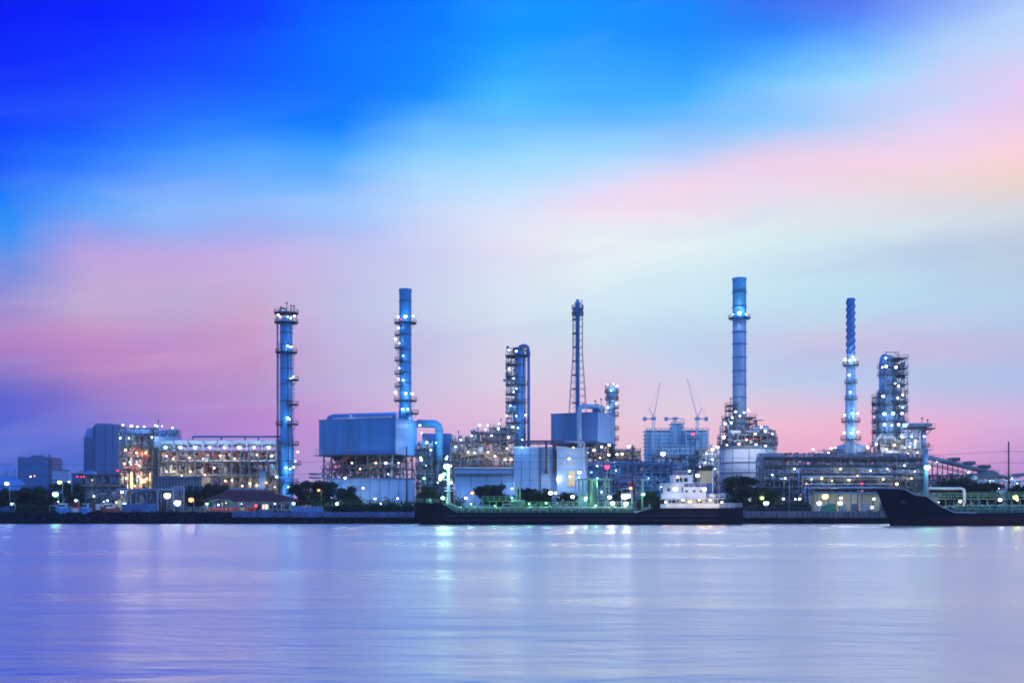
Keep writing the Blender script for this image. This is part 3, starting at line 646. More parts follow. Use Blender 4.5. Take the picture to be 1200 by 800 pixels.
# ------------------------------------------------------------------ left process units
def elev_platform():
    Y = 345; t = T('pipe_platform', 'open steel platform on tall legs carrying pipes in front of the tall office tower', 'platform', (X(115, Y), Y, GZ))
    x0, x1 = -S(21, Y), S(23, Y); z = Z(556, Y) - GZ
    frame(t, x0, x1, 0, 6, [0, z * .36, z * .68, z], 5, 1, 'steel', .16, True, True, .5)
    for dx in (-16, -11): b = MB(); b.lathe(S(dx, Y), 2.5, [(.6, z * .1), (.75, z * .15), (.75, z - .4), (.3, z)], 12); t.part('drum', b, 'lsteel')
    tangle(t, x0, x1, 1, 6, 0, z, 120, ['steel', 'dsteel', 'lsteel'], 13); hpipes(t, x0, x1, 1, 5, z * .68, 5); clutter(t, x0, x1, 1, 5, 0, z * .36, 9); clutter(t, x0, x1, 1, 5, z * .36, z * .68, 7)
    b = MB(); b.lathe(S(-14, Y), 3, [(2.2, z + .1), (2, z + .6), (1.3, z + 1.2), (.1, z + 1.5)], 14); t.part('dome', b, 'mblue')
    t.lamp(108, 562, Y - 1, 'H', .2, 60); t.lamp(110, 581, Y - 1, 'W', .3, 150); t.lamp(126, 586, Y - 2, 'W', .4, 250); t.lamp(137, 588, Y - 2, 'O', .45, 150); t.lamp(138, 551, Y, 'R', .3, 20)
elev_platform()
def left_unit():
    Y = 392; t = T('process_structure', 'tall warmly lit process structure topped by air coolers, leftmost in the plant', 'refinery unit', (X(160, Y), Y, GZ))
    x0, x1 = -S(20, Y), S(19, Y); zz = lambda p: Z(p, Y) - GZ; rg = random.Random(21)
    lv = [0, zz(578), zz(565), zz(551), zz(536), zz(524), zz(510)]
    frame(t, x0, x1, 0, 10, lv, 5, 2, 'steel', .2, True, True, .45, rg)
    for a, b_ in zip(lv[:-1], lv[1:]): clutter(t, x0 + .5, x1 - .5, 0, 9, a + .1, b_, 12, rg, ['alu', 'tan', 'tan', 'lsteel', 'white', 'rust'], .4)
    for i in range(7): x = x0 + 1 + i * 1.7; b = MB(); b.lathe(x, -.3 + (i % 2), [(.3, .2), (.55, .6), (.55, lv[3] - 1), (.2, lv[3] - .3)], 10); t.part('drum', b, 'tan')
    for k in range(5): stairs(t, *((-1, 5) if k % 2 else (5, -1)), -1.8, lv[k] + .1, lv[k + 1] + .1, 'rust')
    z = lv[-1]
    b = MB(); b.box(x0 + S(8, Y), x1 - S(4, Y), 1, 9, z + .6, z + 2.2); t.part('air_cooler', b, 'bsteel')
    for i in range(5): x = x0 + S(11, Y) + i * 2.0; b = MB(); b.lathe(x, 4, [(.9, z + 2.2), (.95, z + 2.9), (.8, z + 2.9), (.8, z + 2.3)], 14); t.part('fan_ring', b, 'steel')
    vents(t, [(x0 + .3, 0, z, 3.6), (x0 + 1.2, 1, z, 1.6)])
    tangle(t, x0, x1, 6, 12, 0, zz(512), 300, ['dsteel', 'steel'], 56, .28); tangle(t, x0, x1, -.5, 10, 0, zz(520), 380, ['steel', 'tan', 'alu', 'dsteel', 'rust'], 7); tangle(t, x0, x1, 0, 9, zz(510), zz(504), 40, ['bsteel', 'steel'], 8)
    for px, py in [(144, 497.5), (154, 498.5), (161, 499.5), (169, 499.5)]: t.lamp(px, py, Y - .5, 'W', .42, 260)
    for px, py, c in [(141, 513, 'W'), (151, 513, 'C'), (178, 512, 'W'), (147, 527, 'H'), (146, 543, 'H'), (152, 541, 'W'), (160, 530, 'H'), (163, 545, 'H'), (162, 558, 'W'), (148, 560, 'H'), (158, 569, 'H'), (172, 560, 'H'), (171, 530, 'H'), (143, 576, 'H')]: t.lamp(px, py, Y - 1.3, c, .36, 520)
    t.lamp(168, 563, Y - 4, 'Y', .75, 250); 
    # glass-like box room and roof equipment next door
    t = T('control_cabin', 'pale square cabin with rooftop pipework above the lit steel process structure', 'cabin', (X(192, Y), Y, GZ))
    a, c = -S(11, Y), S(12, Y); b = MB(); b.box(a, c, 0, 9, zz(524), zz(511)); t.part('wall', b, 'lblue')
    for k in range(5): b = MB(); b.box(a - .06, c + .06, -.08, 0, zz(523 - k * 2.6), zz(522.3 - k * 2.6)); t.part('panel_seam', b, 'steel')
    frame(t, a, c, .5, 8, [0, zz(578), zz(551), zz(524.5)], 3, 1, 'steel', .2, True, False, .5, rg)
    frame(t, a, c, .5, 8, [zz(511), zz(503)], 4, 1, 'bsteel', .14, False, True, .7, rg); clutter(t, a, c, 1, 8, zz(511), zz(501), 16, rg, ['bsteel', 'lsteel', 'alu'])
    b = MB(); b.rail([(a, .1, zz(511)), (c, .1, zz(511)), (c, 8, zz(511))], 1.2, 1.5, .06); t.part('railing', b, 'bsteel')
    vents(t, [(a + 1, 1, zz(511), 5.4)], 'dsteel')
    for px, py in [(182, 498), (184.5, 499), (190, 499), (202, 501)]: t.lamp(px, py, Y - .3, 'C', .28, 130)
    for lvz in (zz(578), zz(551)): clutter(t, a, c, 0, 7, lvz, lvz + 5, 10, rg, ['tan', 'alu', 'steel'])
left_unit()
def cooler_bank():
    Y = 388; t = T('air_cooler_bank', 'long two-deck pipe rack topped by a row of air coolers with bright lamps underneath', 'refinery unit', (X(262, Y), Y, GZ))
    x0, x1 = -S(76, Y), S(62, Y); zz = lambda p: Z(p, Y) - GZ; rg = random.Random(22)
    lv = [0, zz(575), zz(558), zz(541), zz(528)]
    frame(t, x0, x1, 0, 9, lv, 13, 1, 'steel', .24, True, True, .25, rg)
    w = (x1 - x0) / 8
    for i in range(8):   # cooler bays: bundle box over a tapered plenum
        a = x0 + w * i + .25; c = x0 + w * (i + 1) - .25
        b = MB(); b.box(a, c, .2, 8.8, zz(519), zz(515.5)); t.part('tube_bundle', b, 'lsteel')
        b = MB(); m = (a + c) / 2; b.v = [(a, .4, zz(519)), (c, .4, zz(519)), (c, 8.6, zz(519)), (a, 8.6, zz(519)), (m - 1.6, 2, zz(522.5)), (m + 1.6, 2, zz(522.5)), (m + 1.6, 7, zz(522.5)), (m - 1.6, 7, zz(522.5))]
        for f in ((0, 1, 5, 4), (1, 2, 6, 5), (2, 3, 7, 6), (3, 0, 4, 7), (4, 5, 6, 7)): b.q(list(f))
        t.part('plenum', b, 'lsteel')
        for xx in (a, c): b = MB(); b.bar((xx, .3, lv[-1]), (xx, .3, zz(515)), .16, 4); b.bar((xx, .3, lv[-1]), (xx + (w * .5 if xx == a else -w * .5), .3, zz(519)), .09, 4); t.part('strut', b, 'lsteel')
        t.lampat((m, -.6, zz(524)), 'W' if i else 'C', .6, 900)
    for i in range(16): # red motor / pump row just under the top deck
        x = x0 + (x1 - x0) * (i + .5) / 16; b = MB(); b.hdrum((x - .5, 1.2, zz(531)), (x + .8, 1.2, zz(531)), .4, 8); b.box(x - .3, x + .6, .8, 1.6, zz(534), zz(532)); t.part('motor', b, 'rust' if i % 3 else 'tan')
    b = MB(); b.tube([(x0 + S(36, Y), 4, zz(514)), (x0 + S(36, Y), 4, zz(510.5)), (x1 + S(6, Y), 4, zz(510.5))], .38, 8); t.part('header_pipe', b, 'bsteel')
    for p in (256, 284, 300): b = MB(); b.bar((S(p - 262, Y), 4, zz(516)), (S(p - 262, Y), 4, zz(511)), .3, 5); t.part('pipe_support', b, 'bsteel')
    for z, n in ((lv[3], 7), (lv[2], 7), (lv[1], 6)): hpipes(t, x0, x1, .2, 8.5, z + .2, n, .15, .34, rg)
    for k in range(3): clutter(t, x0, x1, 0, 8.5, lv[k] + .1, lv[k + 1], 24, rg, ['tan', 'alu', 'alu', 'lsteel', 'rust', 'steel'], .35)
    clutter(t, x0, x1, 0, 8.5, lv[3] + .1, lv[4], 22, rg, ['rust', 'alu', 'lsteel', 'tan'], .35)
    for px, py, c in [(195, 534, 'H'), (203, 537, 'H'), (222, 536, 'H'), (258, 533.5, 'H'), (301, 532.5, 'H'), (318, 534, 'W'), (275, 537, 'H'), (195, 552, 'H'), (204, 552, 'H'), (223, 552, 'H'), (251, 548, 'H'), (238, 537, 'H'), (264, 563, 'H'), (272, 562, 'H'), (293, 566, 'H'), (301, 568, 'H'), (312, 565, 'O'), (322, 570, 'H'), (213, 557, 'H'), (284, 569, 'H'), (324, 558, 'W'), (240, 556, 'H')]: t.lamp(px, py, Y - 1.2, c, .34, 480)
    b = MB(); b.box(S(43, Y), S(50, Y), -1.5, 1, 0, zz(552)); t.part('cable_riser', b, 'bsteel')
    tangle(t, x0, x1, 6, 11, 0, zz(530), 520, ['dsteel', 'steel', 'maroon'], 55, .3); tangle(t, x0, x1, 1, 9, 0, zz(541), 420, ['steel', 'dsteel', 'tan', 'lsteel', 'alu'], 5, .2); tangle(t, x0, x1, .5, 9, zz(541), zz(528), 130, ['rust', 'alu', 'steel'], 6)
    stairs(t, S(52, Y), S(66, Y), -1.6, zz(575), zz(558)); stairs(t, S(64, Y), S(50, Y), -1.6, zz(558), zz(541))
cooler_bank()
def shed():
    Y = 362; t = T('panel_shed', 'grey ribbed panel shed at the foot of the lit process structure', 'shed', (X(208, Y), Y, GZ)); w = S(28, Y); h = Z(560, Y) - GZ
    b = MB(); b.box(-w, w, 0, 10, 0, h); t.part('wall', b, 'steel')
    b = MB(); b.xprism([(-w - .4, h), (w + .4, h), (w + .4, h + .3), (-w - .4, h + .5)], -.5, 10.5); t.part('roof', b, 'bsteel')
    for i in range(15): x = -w + 2 * w * (i + .5) / 15; b = MB(); b.box(x - .1, x + .1, -.12, 0, 1, h - .2); t.part('rib', b, 'lsteel')
    # pipe bridge in front, and gate frames
    Y = 340; t = T('pipe_bridge', 'long low blue pipe bridge running left of the red roof', 'pipe rack', (X(215, Y), Y, GZ)); x0, x1 = -S(80, Y), S(92, Y); z = Z(574, Y) - GZ
    frame(t, x0, x1, 0, 3, [0, z], 14, 1, 'bsteel', .14, False, False, .1)
    hpipes(t, x0, x1, .2, 2.8, z, 6, .16, .3, mats=['bsteel', 'steel', 'lsteel'], vary=.1); hpipes(t, x0, x1, .2, 2.8, z - 1.1, 4, .1, .2, mats=['steel', 'dsteel'], vary=.2)
    tangle(t, x0, x1, 1, 14, 0, z, 420, ['steel', 'dsteel', 'bsteel', 'lsteel'], 14); clutter(t, x0, x1, .5, 6, 0, z - 1, 30, mats=['steel', 'tan', 'lsteel', 'dsteel'], big=.1)
    t.lamp(143, 576, Y - 1, 'W', .5, 260); t.lamp(196, 580, Y - 1, 'H', .95, 300); t.lamp(146, 590, Y - 4, 'C', .5, 200); t.lamp(241, 583, Y - 1, 'H', .35, 100)
    Y = 312
    for i, (p0, p1, tp, lb) in enumerate([(185, 203, 573, 'white pipe goalpost frame nearest the blue barrier fence'), (201, 214, 570, 'taller white pipe goalpost frame beside the barrier fence end')]):
        t = T('pipe_goalpost', lb, 'frame', (X((p0 + p1) / 2, Y), Y + i, GZ), 0, 'white pipe goalpost frames'); w = S((p1 - p0) / 2, Y); z = Z(tp, Y) - GZ
        b = MB(); b.tube([(-w, 0, 0), (-w, 0, z - .3), (-w + .3, 0, z), (w - .3, 0, z), (w, 0, z - .3), (w, 0, 0)], .2, 6); t.part('arch_pipe', b, 'lsteel')
        b = MB(); b.tube([(-w + .8, .4, 0), (-w + .8, .4, z - .8), (w - .8, .4, z - .8), (w - .8, .4, 0)], .11, 6); t.part('inner_pipe', b, 'lsteel')
        for k in range(3): b = MB(); b.bar((-w, .1, z * .2 * (k + 1)), (w, .1, z * .2 * (k + 1)), .06, 4); t.part('crossbar', b, 'steel')
    Y = 307; t = T('barrier_fence', 'solid blue barrier fence on the bank at the left', 'fence', (X(164, Y), Y, GZ)); w = S(21, Y); h = Z(590, Y) - GZ
    for i in range(10): a = -w + 2 * w * i / 10; b = MB(); b.box(a + .04, a + 2 * w / 10 - .04, 0, .12, .3, h); t.part('panel', b, 'tarp')
    for i in range(11): b = MB(); a = -w + 2 * w * i / 10; b.bar((a, .2, 0), (a, .2, h + .1), .08, 4); t.part('post', b, 'lsteel')
    b = MB(); b.box(-w, w, -.05, .2, 0, .25); t.part('kerb_rail', b, 'lsteel')
    t = T('jetty_railing', 'white tube railing along the bank between the barrier fence and the green awning', 'railing', (X(222, Y), Y, GZ)); w = S(23, Y)
    b = MB(); b.rail([(-w, 0, 0), (w, 0, 0)], 1.5, 1.2, .06); t.part('rail', b, 'lsteel')
    b = MB(); b.box(-w, w, .1, 1.2, 0, .35); t.part('kerb', b, 'conc')
shed()
def pavilion():
    Y = 318; t = T('pavilion', 'long open riverside pavilion under a dark red hipped roof', 'pavilion', (X(290, Y), Y, GZ)); w = S(50, Y); ze = Z(586, Y) - GZ; zr = Z(575, Y) - GZ
    b = MB(); n = 0; b.v = [(-w - 1, -1, ze), (w + 2, -1, ze), (w + 2, 9, ze), (-w - 1, 9, ze), (-w + S(22, Y), 4, zr), (w - S(28, Y), 4, zr), (-w - 1, -1, ze - .25), (w + 2, -1, ze - .25), (w + 2, 9, ze - .25), (-w - 1, 9, ze - .25)]
    for f in ((0, 1, 5, 4), (1, 2, 5), (2, 3, 4, 5), (3, 0, 4), (6, 7, 1, 0), (7, 8, 2, 1), (8, 9, 3, 2), (9, 6, 0, 3), (9, 8, 7, 6)): b.q(list(f))
    t.part('roof', b, 'roofred')
    b = MB(); b.bar((-w + S(22, Y), 4, zr + .05), (w - S(28, Y), 4, zr + .05), .14, 6); t.part('ridge', b, 'rust')
    for i in range(11):
        for y in (-.2, 8): b = MB(); x = -w + 2 * w * i / 10; b.box(x - .1, x + .1, y - .1, y + .1, 0, ze - .25); t.part('post', b, 'lsteel')
    b = MB(); b.box(-w, w, -.6, 8.5, 0, .25); t.part('floor', b, 'conc')
    b = MB(); b.box(-w, w, 7.6, 7.8, .25, ze - .3); t.part('rear_wall', b, 'lblue')
    for i in range(5): b = MB(); x = w * (.1 + .18 * i); b.box(x - .8, x + .8, 7.45, 7.58, 1, 2.3); t.part('window', b, 'eWin' if i in (1,) else 'glass')
    b = MB(); b.rail([(-w, -.5, .25), (w * .2, -.5, .25)], 1.1, 1.3, .07); t.part('railing', b, 'red')
    for i in range(9): b = MB(); x = -w + 1.2 + i * 1.5; b.box(x - .5, x + .5, 1.5, 2.3, .6, .7); b.box(x - .5, x + .5, 2.25, 2.33, .7, 1.4); b.box(x - .45, x - .38, 1.6, 2.2, .25, .6); b.box(x + .38, x + .45, 1.6, 2.2, .25, .6); t.part('bench', b, 'red' if i % 3 else 'tan')
    t.lamp(344, 589.5, Y - 2, 'C', .4, 350); t.lamp(300, 592, Y, 'R', .4, 60); t.lamp(283, 590, Y + 2, 'W', .2, 160); t.lamp(265, 589, Y + 2, 'H', .2, 160); t.lamp(322, 590, Y + 2, 'W', .2, 160)
    Y = 309; t = T('landing_shelter', 'small landing stage shelter with a curved green canvas awning', 'shelter', (X(257, Y), Y, GZ)); w = S(14, Y); z = Z(590, Y) - GZ
    prof = [(-w, z), (-w * .7, z + .8), (-w * .2, z + 1.25), (w * .4, z + 1.2), (w * .8, z + .8), (w, z + .1)]
    b = MB(); b.xprism(prof + [(x, zq - .15) for x, zq in reversed(prof)], -1, 3.5); t.part('awning', b, 'green')
    for x in (-w * .95, -w * .3, w * .35, w * .95):
        for y in (-.8, 3.3): b = MB(); b.bar((x, y, 0), (x, y, z), .1, 5); t.part('post', b, 'lsteel')
    for i in range(6): b = MB(); x = -w + .8 + i * .95; b.box(x - .35, x + .35, -.3, .4, .5, .6); b.box(x - .35, x + .35, .35, .42, .6, 1.2); b.box(x - .05, x + .05, 0, .1, 0, .5); t.part('seat', b, 'red')
    b = MB(); b.box(-w - 1, w + 2, -1.6, 4, -.3, 0.02); t.part('stage_deck', b, 'conc')
    for i in range(7): b = MB(); x = -w + i * w / 3; b.bar((x, -1.4, -3.4), (x, -1.4, -.3), .16, 6); t.part('pile', b, 'black')
    t.lamp(242.5, 590, Y - 1.5, 'G', .45, 200); t.lamp(256, 591, Y, 'W', .3, 120)
    Y = 304; t = T('window_screen', 'glazed blue frame screen on the river ledge right of the pavilion', 'screen', (X(360, Y), Y, GZ)); w = S(18, Y)
    z = Z(593.5, Y) - GZ
    for i in range(7): a = -w + 2 * w * i / 7; b = MB(); b.box(a + .12, a + 2 * w / 7 - .12, .05, .12, .25, z - .12); t.part('pane', b, 'mblue')
    b = MB()
    for i in range(8): a = -w + 2 * w * i / 7; b.box(a - .1, a + .1, 0, .2, 0, z)
    b.box(-w - .1, w + .1, -.02, .22, z, z + .15); b.box(-w - .1, w + .1, -.02, .22, .05, .22); t.part('frame', b, 'lsteel')
pavilion()
def col_E():
    Y = 392; t = T('distillation_column', 'tall slim deep blue column with balconies stepping down its right side', 'column', (X(335.5, Y), Y, GZ)); zz = lambda p: Z(p, Y) - GZ; r = S(7.3, Y); r2 = S(8.6, Y)
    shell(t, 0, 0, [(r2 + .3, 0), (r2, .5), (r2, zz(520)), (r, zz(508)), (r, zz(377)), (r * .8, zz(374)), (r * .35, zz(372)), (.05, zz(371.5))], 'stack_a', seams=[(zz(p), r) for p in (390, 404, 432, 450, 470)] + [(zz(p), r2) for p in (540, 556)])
    platform(t, 0, 0, zz(378), r * .9, r * 1.9); platform(t, 0, 0, zz(367), r * .3, r * 1.95); platform(t, 0, 0, zz(413), r, r * 1.75)
    for p in (445, 474, 497, 544): platform(t, 0, 0, zz(p), r, r * 2.0 + (.9 if p == 544 else 0), -75, 50)
    platform(t, 0, 0, zz(521), r2, r * 2.0, -170, 60); platform(t, 0, 0, zz(565), r2, r * 1.9, -180, 60); platform(t, 0, 0, zz(498), r, r * 1.7, 140, 250)
    for a in range(6): b = MB(); aa = a * pi / 3; b.bar((r * 1.6 * cos(aa), r * 1.6 * sin(aa), zz(378)), (r * 1.6 * cos(aa), r * 1.6 * sin(aa), zz(367)), .12, 4); t.part('post', b, 'dsteel')
    b = MB(); b.tube([(0, 0, zz(373)), (0, 0, zz(363)), (-.8, 0, zz(361)), (-1.9, -.5, zz(362)), (-r - .7, -.3, zz(368)), (-r - .9, -.2, zz(382)), (-r - .9, -.2, zz(575))], .3, 8); t.part('overhead_pipe', b, 'bsteel')
    b = MB(); b.tube([(-r - .2, -1.2, zz(400)), (-r - .2, -1.2, zz(560))], .12, 5); t.part('pipe', b, 'bsteel')
    b = MB(); b.tube([(r * .5, -r, zz(400)), (r * .6, -r - .2, zz(560))], .14, 5); t.part('pipe', b, 'dsteel')
    vents(t, [(0.2, 0, zz(367), 3.4), (-2, .5, zz(367), 2), (1.6, .5, zz(367), 2.6), (2.8, -.5, zz(367), 2.2)], 'dsteel')
    b = MB()
    for z0, z1 in ((445, 415), (474, 446), (497, 475), (521, 498), (544, 522)): b.ladder((r + .5, -r * .5, zz(z0)), zz(z1), .5, .05, ax=(0, 1))
    t.part('ladder', b, 'dsteel')
    for px, py, c, pw in [(326, 369, 'W', 120), (345, 370, 'W', 160), (337, 371, 'C', 150), (328, 371, 'C', 160), (340.5, 372.5, 'C', 160), (337, 405, 'C', 420), (341, 406, 'C', 150), (344, 441, 'C', 320), (341.5, 443, 'C', 380), (337, 489, 'C', 520), (339, 491, 'C', 250), (349, 529, 'W', 420), (335, 547.5, 'C', 520), (344, 547, 'W', 420), (340, 549, 'C', 420), (346, 540, 'C', 200), (338, 570, 'C', 300)]: t.lamp(px, py, Y - r - 1, c, .42, pw)
    b = MB(); b.lathe(-.2, 1, [(2.6, 0), (2.6, zz(575))], 14); t.part('skirt', b, 'lblue')
col_E()
def furnace_F():
    Y = 392; cx = 431.5; t = T('furnace', 'huge deep blue clad furnace box on steel legs with a duct along its roof', 'furnace', (X(cx, Y + 4), Y + 4, GZ), R(-20)); zz = lambda p: Z(p, Y) - GZ
    w = S(49.5, Y); d = 17.5; y0 = -d / 2; zb = zz(533); zt = zz(492.5)
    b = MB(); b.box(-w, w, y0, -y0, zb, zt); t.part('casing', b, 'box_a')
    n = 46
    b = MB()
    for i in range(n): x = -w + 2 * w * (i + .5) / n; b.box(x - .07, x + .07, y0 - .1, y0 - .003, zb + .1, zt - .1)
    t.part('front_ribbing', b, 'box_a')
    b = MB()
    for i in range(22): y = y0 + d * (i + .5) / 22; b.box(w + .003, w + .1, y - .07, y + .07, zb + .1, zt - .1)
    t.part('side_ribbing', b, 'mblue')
    b = MB(); b.box(w + .101, w + .13, y0 + .02, -y0 - .02, zb + .02, zt - .02); t.part('lit_side_cladding', b, 'box_c')  # light falling on this side put into a lighter blue sheet
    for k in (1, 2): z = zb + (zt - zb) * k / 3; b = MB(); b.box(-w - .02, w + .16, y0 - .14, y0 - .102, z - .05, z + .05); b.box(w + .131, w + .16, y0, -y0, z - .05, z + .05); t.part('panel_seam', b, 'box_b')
    for k in range(8): x = -w + 2 * w * (k + .5) / 8; b = MB(); b.box(x - .05, x + .05, y0 - .135, y0 - .103, zb, zt); t.part('panel_seam', b, 'box_b')
    b = MB(); b.box(-w - .2, w + .2, y0 - .2, -y0 + .2, zt, zt + .35); t.part('roof', b, 'bsteel')
    b = MB(); b.box(-w - 1.2, w + .8, y0 - 1.4, -y0 + 1, zb - .3, zb - .05); t.part('walkway', b, 'dsteel')
    b = MB(); b.rail([(-w - 1.1, y0 - 1.3, zb), (-w + 1.5, y0 - 1.3, zb)], 2.2, 1, .06); t.part('railing', b, 'bsteel')
    for i in range(5):  # tapered floor hoppers
        a = -w + 4 + (2 * w - 8) * i / 5; c = a + (2 * w - 8) / 5; b = MB(); z1 = zb - .31; z2 = zz(544)
        b.v = [(a, y0 + 1, z1), (c, y0 + 1, z1), (c, -y0 - 1, z1), (a, -y0 - 1, z1), (a + 1.3, y0 + 4, z2), (c - 1.3, y0 + 4, z2), (c - 1.3, -y0 - 4, z2), (a + 1.3, -y0 - 4, z2)]
        for f in ((0, 1, 5, 4), (1, 2, 6, 5), (2, 3, 7, 6), (3, 0, 4, 7), (4, 5, 6, 7)): b.q(list(f))
        t.part('hopper', b, 'dsteel')
    rg = random.Random(31)
    for x in (-w + 1.5, -w + 4.6):
        for y in (y0 + .8, -y0 - .8): b = MB(); b.bar((x, y, 0), (x, y, zb - .3), .32, 4); t.part('leg', b, 'steel')
    b = MB(); z = 2
    while z < zb - 2: b.bar((-w + 1.5, y0 + .8, z), (-w + 4.6, y0 + .8, z + 2), .13, 4); b.bar((-w + 4.6, y0 + .8, z), (-w + 1.5, y0 + .8, z + 2), .13, 4); z += 2
    t.part('bracing', b, 'steel')
    for i in range(1, 6): 
        for y in (y0 + .8, -y0 - .8): b = MB(); x = -w + 4.6 + (2 * w - 6) * i / 5; b.bar((x, y, 0), (x, y, zb - .3), .3, 4); t.part('leg', b, 'steel')
    frame(t, -w + 2, w - 1, y0 - 1, -y0, [zz(560), zz(549)], 10, 1, 'steel', .18, True, True, .9, rg)
    clutter(t, -w + 2, w - 2, y0 - .5, -y0, zz(549), zb - .5, 34, rg, ['steel', 'rust', 'alu', 'dsteel'], .12)
    tangle(t, -w + 2, w - 1, y0 + 1, -y0, zz(560), zz(536), 260, ['dsteel', 'steel', 'dsteel', 'lsteel'], 9, .22)
    stairs(t, -w + 14, -w + 7, y0 - 2.2, zz(575), zz(549), 'steel'); stairs(t, -w + 7, -w + 13, y0 - 2.2, zz(549), zz(535), 'rust')
    b = MB(); y = y0 + 4; b.tube([(-w + 1.6, y, zt), (-w + 1.9, y, zt + 1.1), (-w + 3, y, zt + 1.6), (w - 1.5, y, zt + 1.65)], .95, 12); t.part('roof_duct', b, 'mblue')
    for i in range(30): 
        x = -w + 5 + i * .78; b = MB(); b.box(x - .24, x + .24, y0 + 1, y0 + 1.5, zt + .4, zt + .95); t.part('roof_block', b, 'white')
    t.lampat((-w + 12, y0 + 1.2, zt + 1.5), 'C', .12, 60)
    for px, py, c in [(412.5, 542, 'H'), (440.5, 542, 'H'), (452, 542, 'W'), (467, 542, 'C'), (380, 571, 'H'), (494, 538.5, 'C'), (422, 549, 'H'), (455, 555, 'W')]: t.lamp(px, py, Y - 9, c, .4, 420, 1.5)
    t.lamp(393, 547, Y - 8, 'R', .28, 15)
    # stack on top
    t = T('chimney_stack', 'deep blue chimney on the big furnace with small balconies stacked on its left', 'chimney', (X(475, Y + 2), Y + 2, GZ)); r = S(7.2, Y)
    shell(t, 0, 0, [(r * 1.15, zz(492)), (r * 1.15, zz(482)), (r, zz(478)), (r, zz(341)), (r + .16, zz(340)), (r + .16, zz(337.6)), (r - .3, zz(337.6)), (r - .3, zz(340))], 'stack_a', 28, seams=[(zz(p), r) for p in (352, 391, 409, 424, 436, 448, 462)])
    platform(t, 0, 0, zz(377.5), r, r * 1.85); platform(t, 0, 0, zz(469), r, r * 1.9); platform(t, 0, 0, zz(484), r, r * 2.2, -90, 60)
    for p in (392, 407, 422, 437.5, 452.5): platform(t, 0, 0, zz(p), r, r * 1.75, 170, 255)
    b = MB()
    for a, c in ((392, 378), (407, 393), (422, 408), (438, 423), (453, 438), (469, 453)): b.ladder((-r - .3, -r * .55, zz(a)), zz(c), .5, .05, ax=(.7, -.7))
    t.part('ladder', b, 'lsteel')
    for px, py, c, pw, rr in [(475, 370.5, 'C', 700, .6), (484, 370, 'W', 160, .5), (466.5, 371, 'W', 100, .35), (463.5, 397, 'W', 240, .45), (467, 384, 'C', 240, .4), (472.5, 416.5, 'C', 260, .38), (472.5, 445, 'C', 380, .5), (467, 444, 'W', 200, .4), (463.5, 459.5, 'C', 300, .5), (475.5, 460.5, 'C', 700, .7), (483, 461, 'W', 200, .4), (472, 479, 'C', 600, .6), (478, 479, 'C', 500, .5), (468, 402, 'C', 120, .3), (468, 431, 'C', 120, .3)]: t.lamp(px, py, Y - 1, c, rr, pw)
    t.lamp(470, 374, Y - .5, 'R', .3, 30); t.lamp(467, 463, Y - .5, 'R', .3, 20)
    # warehouse below
    Y = 366; t = T('warehouse', 'long pale blue warehouse wall beneath the big blue furnace', 'building', (X(437, Y), Y, GZ)); zz = lambda p: Z(p, Y) - GZ
    a, c = -S(54, Y), S(47, Y); b = MB(); b.box(a, c, 0, 8, 0, zz(561)); t.part('wall', b, 'lblue')
    b = MB(); b.box(a - .4, c + .4, -.4, 8.4, zz(561), zz(560)); t.part('roof', b, 'bsteel')
    for i in range(9): x = a + (c - a) * (i + .5) / 9; b = MB(); b.box(x - .07, x + .07, -.06, -.003, .3, zz(561.5)); t.part('seam', b, 'steel')
    for i in range(2): b = MB(); x = a + (c - a) * (.3 + .4 * i); b.box(x - 1.6, x + 1.6, -.1, -.065, 0, 3.6); t.part('door', b, 'tarp')
    for px, py, c_ in [(404.5, 559.5, 'W'), (425.5, 571.5, 'W'), (389, 583, 'W'), (439.5, 584, 'W'), (466, 583.5, 'W'), (413.5, 583, 'H'), (395, 589.7, 'W'), (446, 589.7, 'C')]: t.lamp(px, py, Y - 6 if py < 589 else Y - 45, c_, .42, 420, 1)
    hpipes(t, -S(75, Y), a - 1, -1, 5, zz(556), 5, .2, .35, vary=.02, mats=['lsteel', 'bsteel']); hpipes(t, -S(75, Y), a - 1, -1, 5, zz(560), 4, .2, .3, vary=.02, mats=['lsteel', 'bsteel'])
furnace_F()
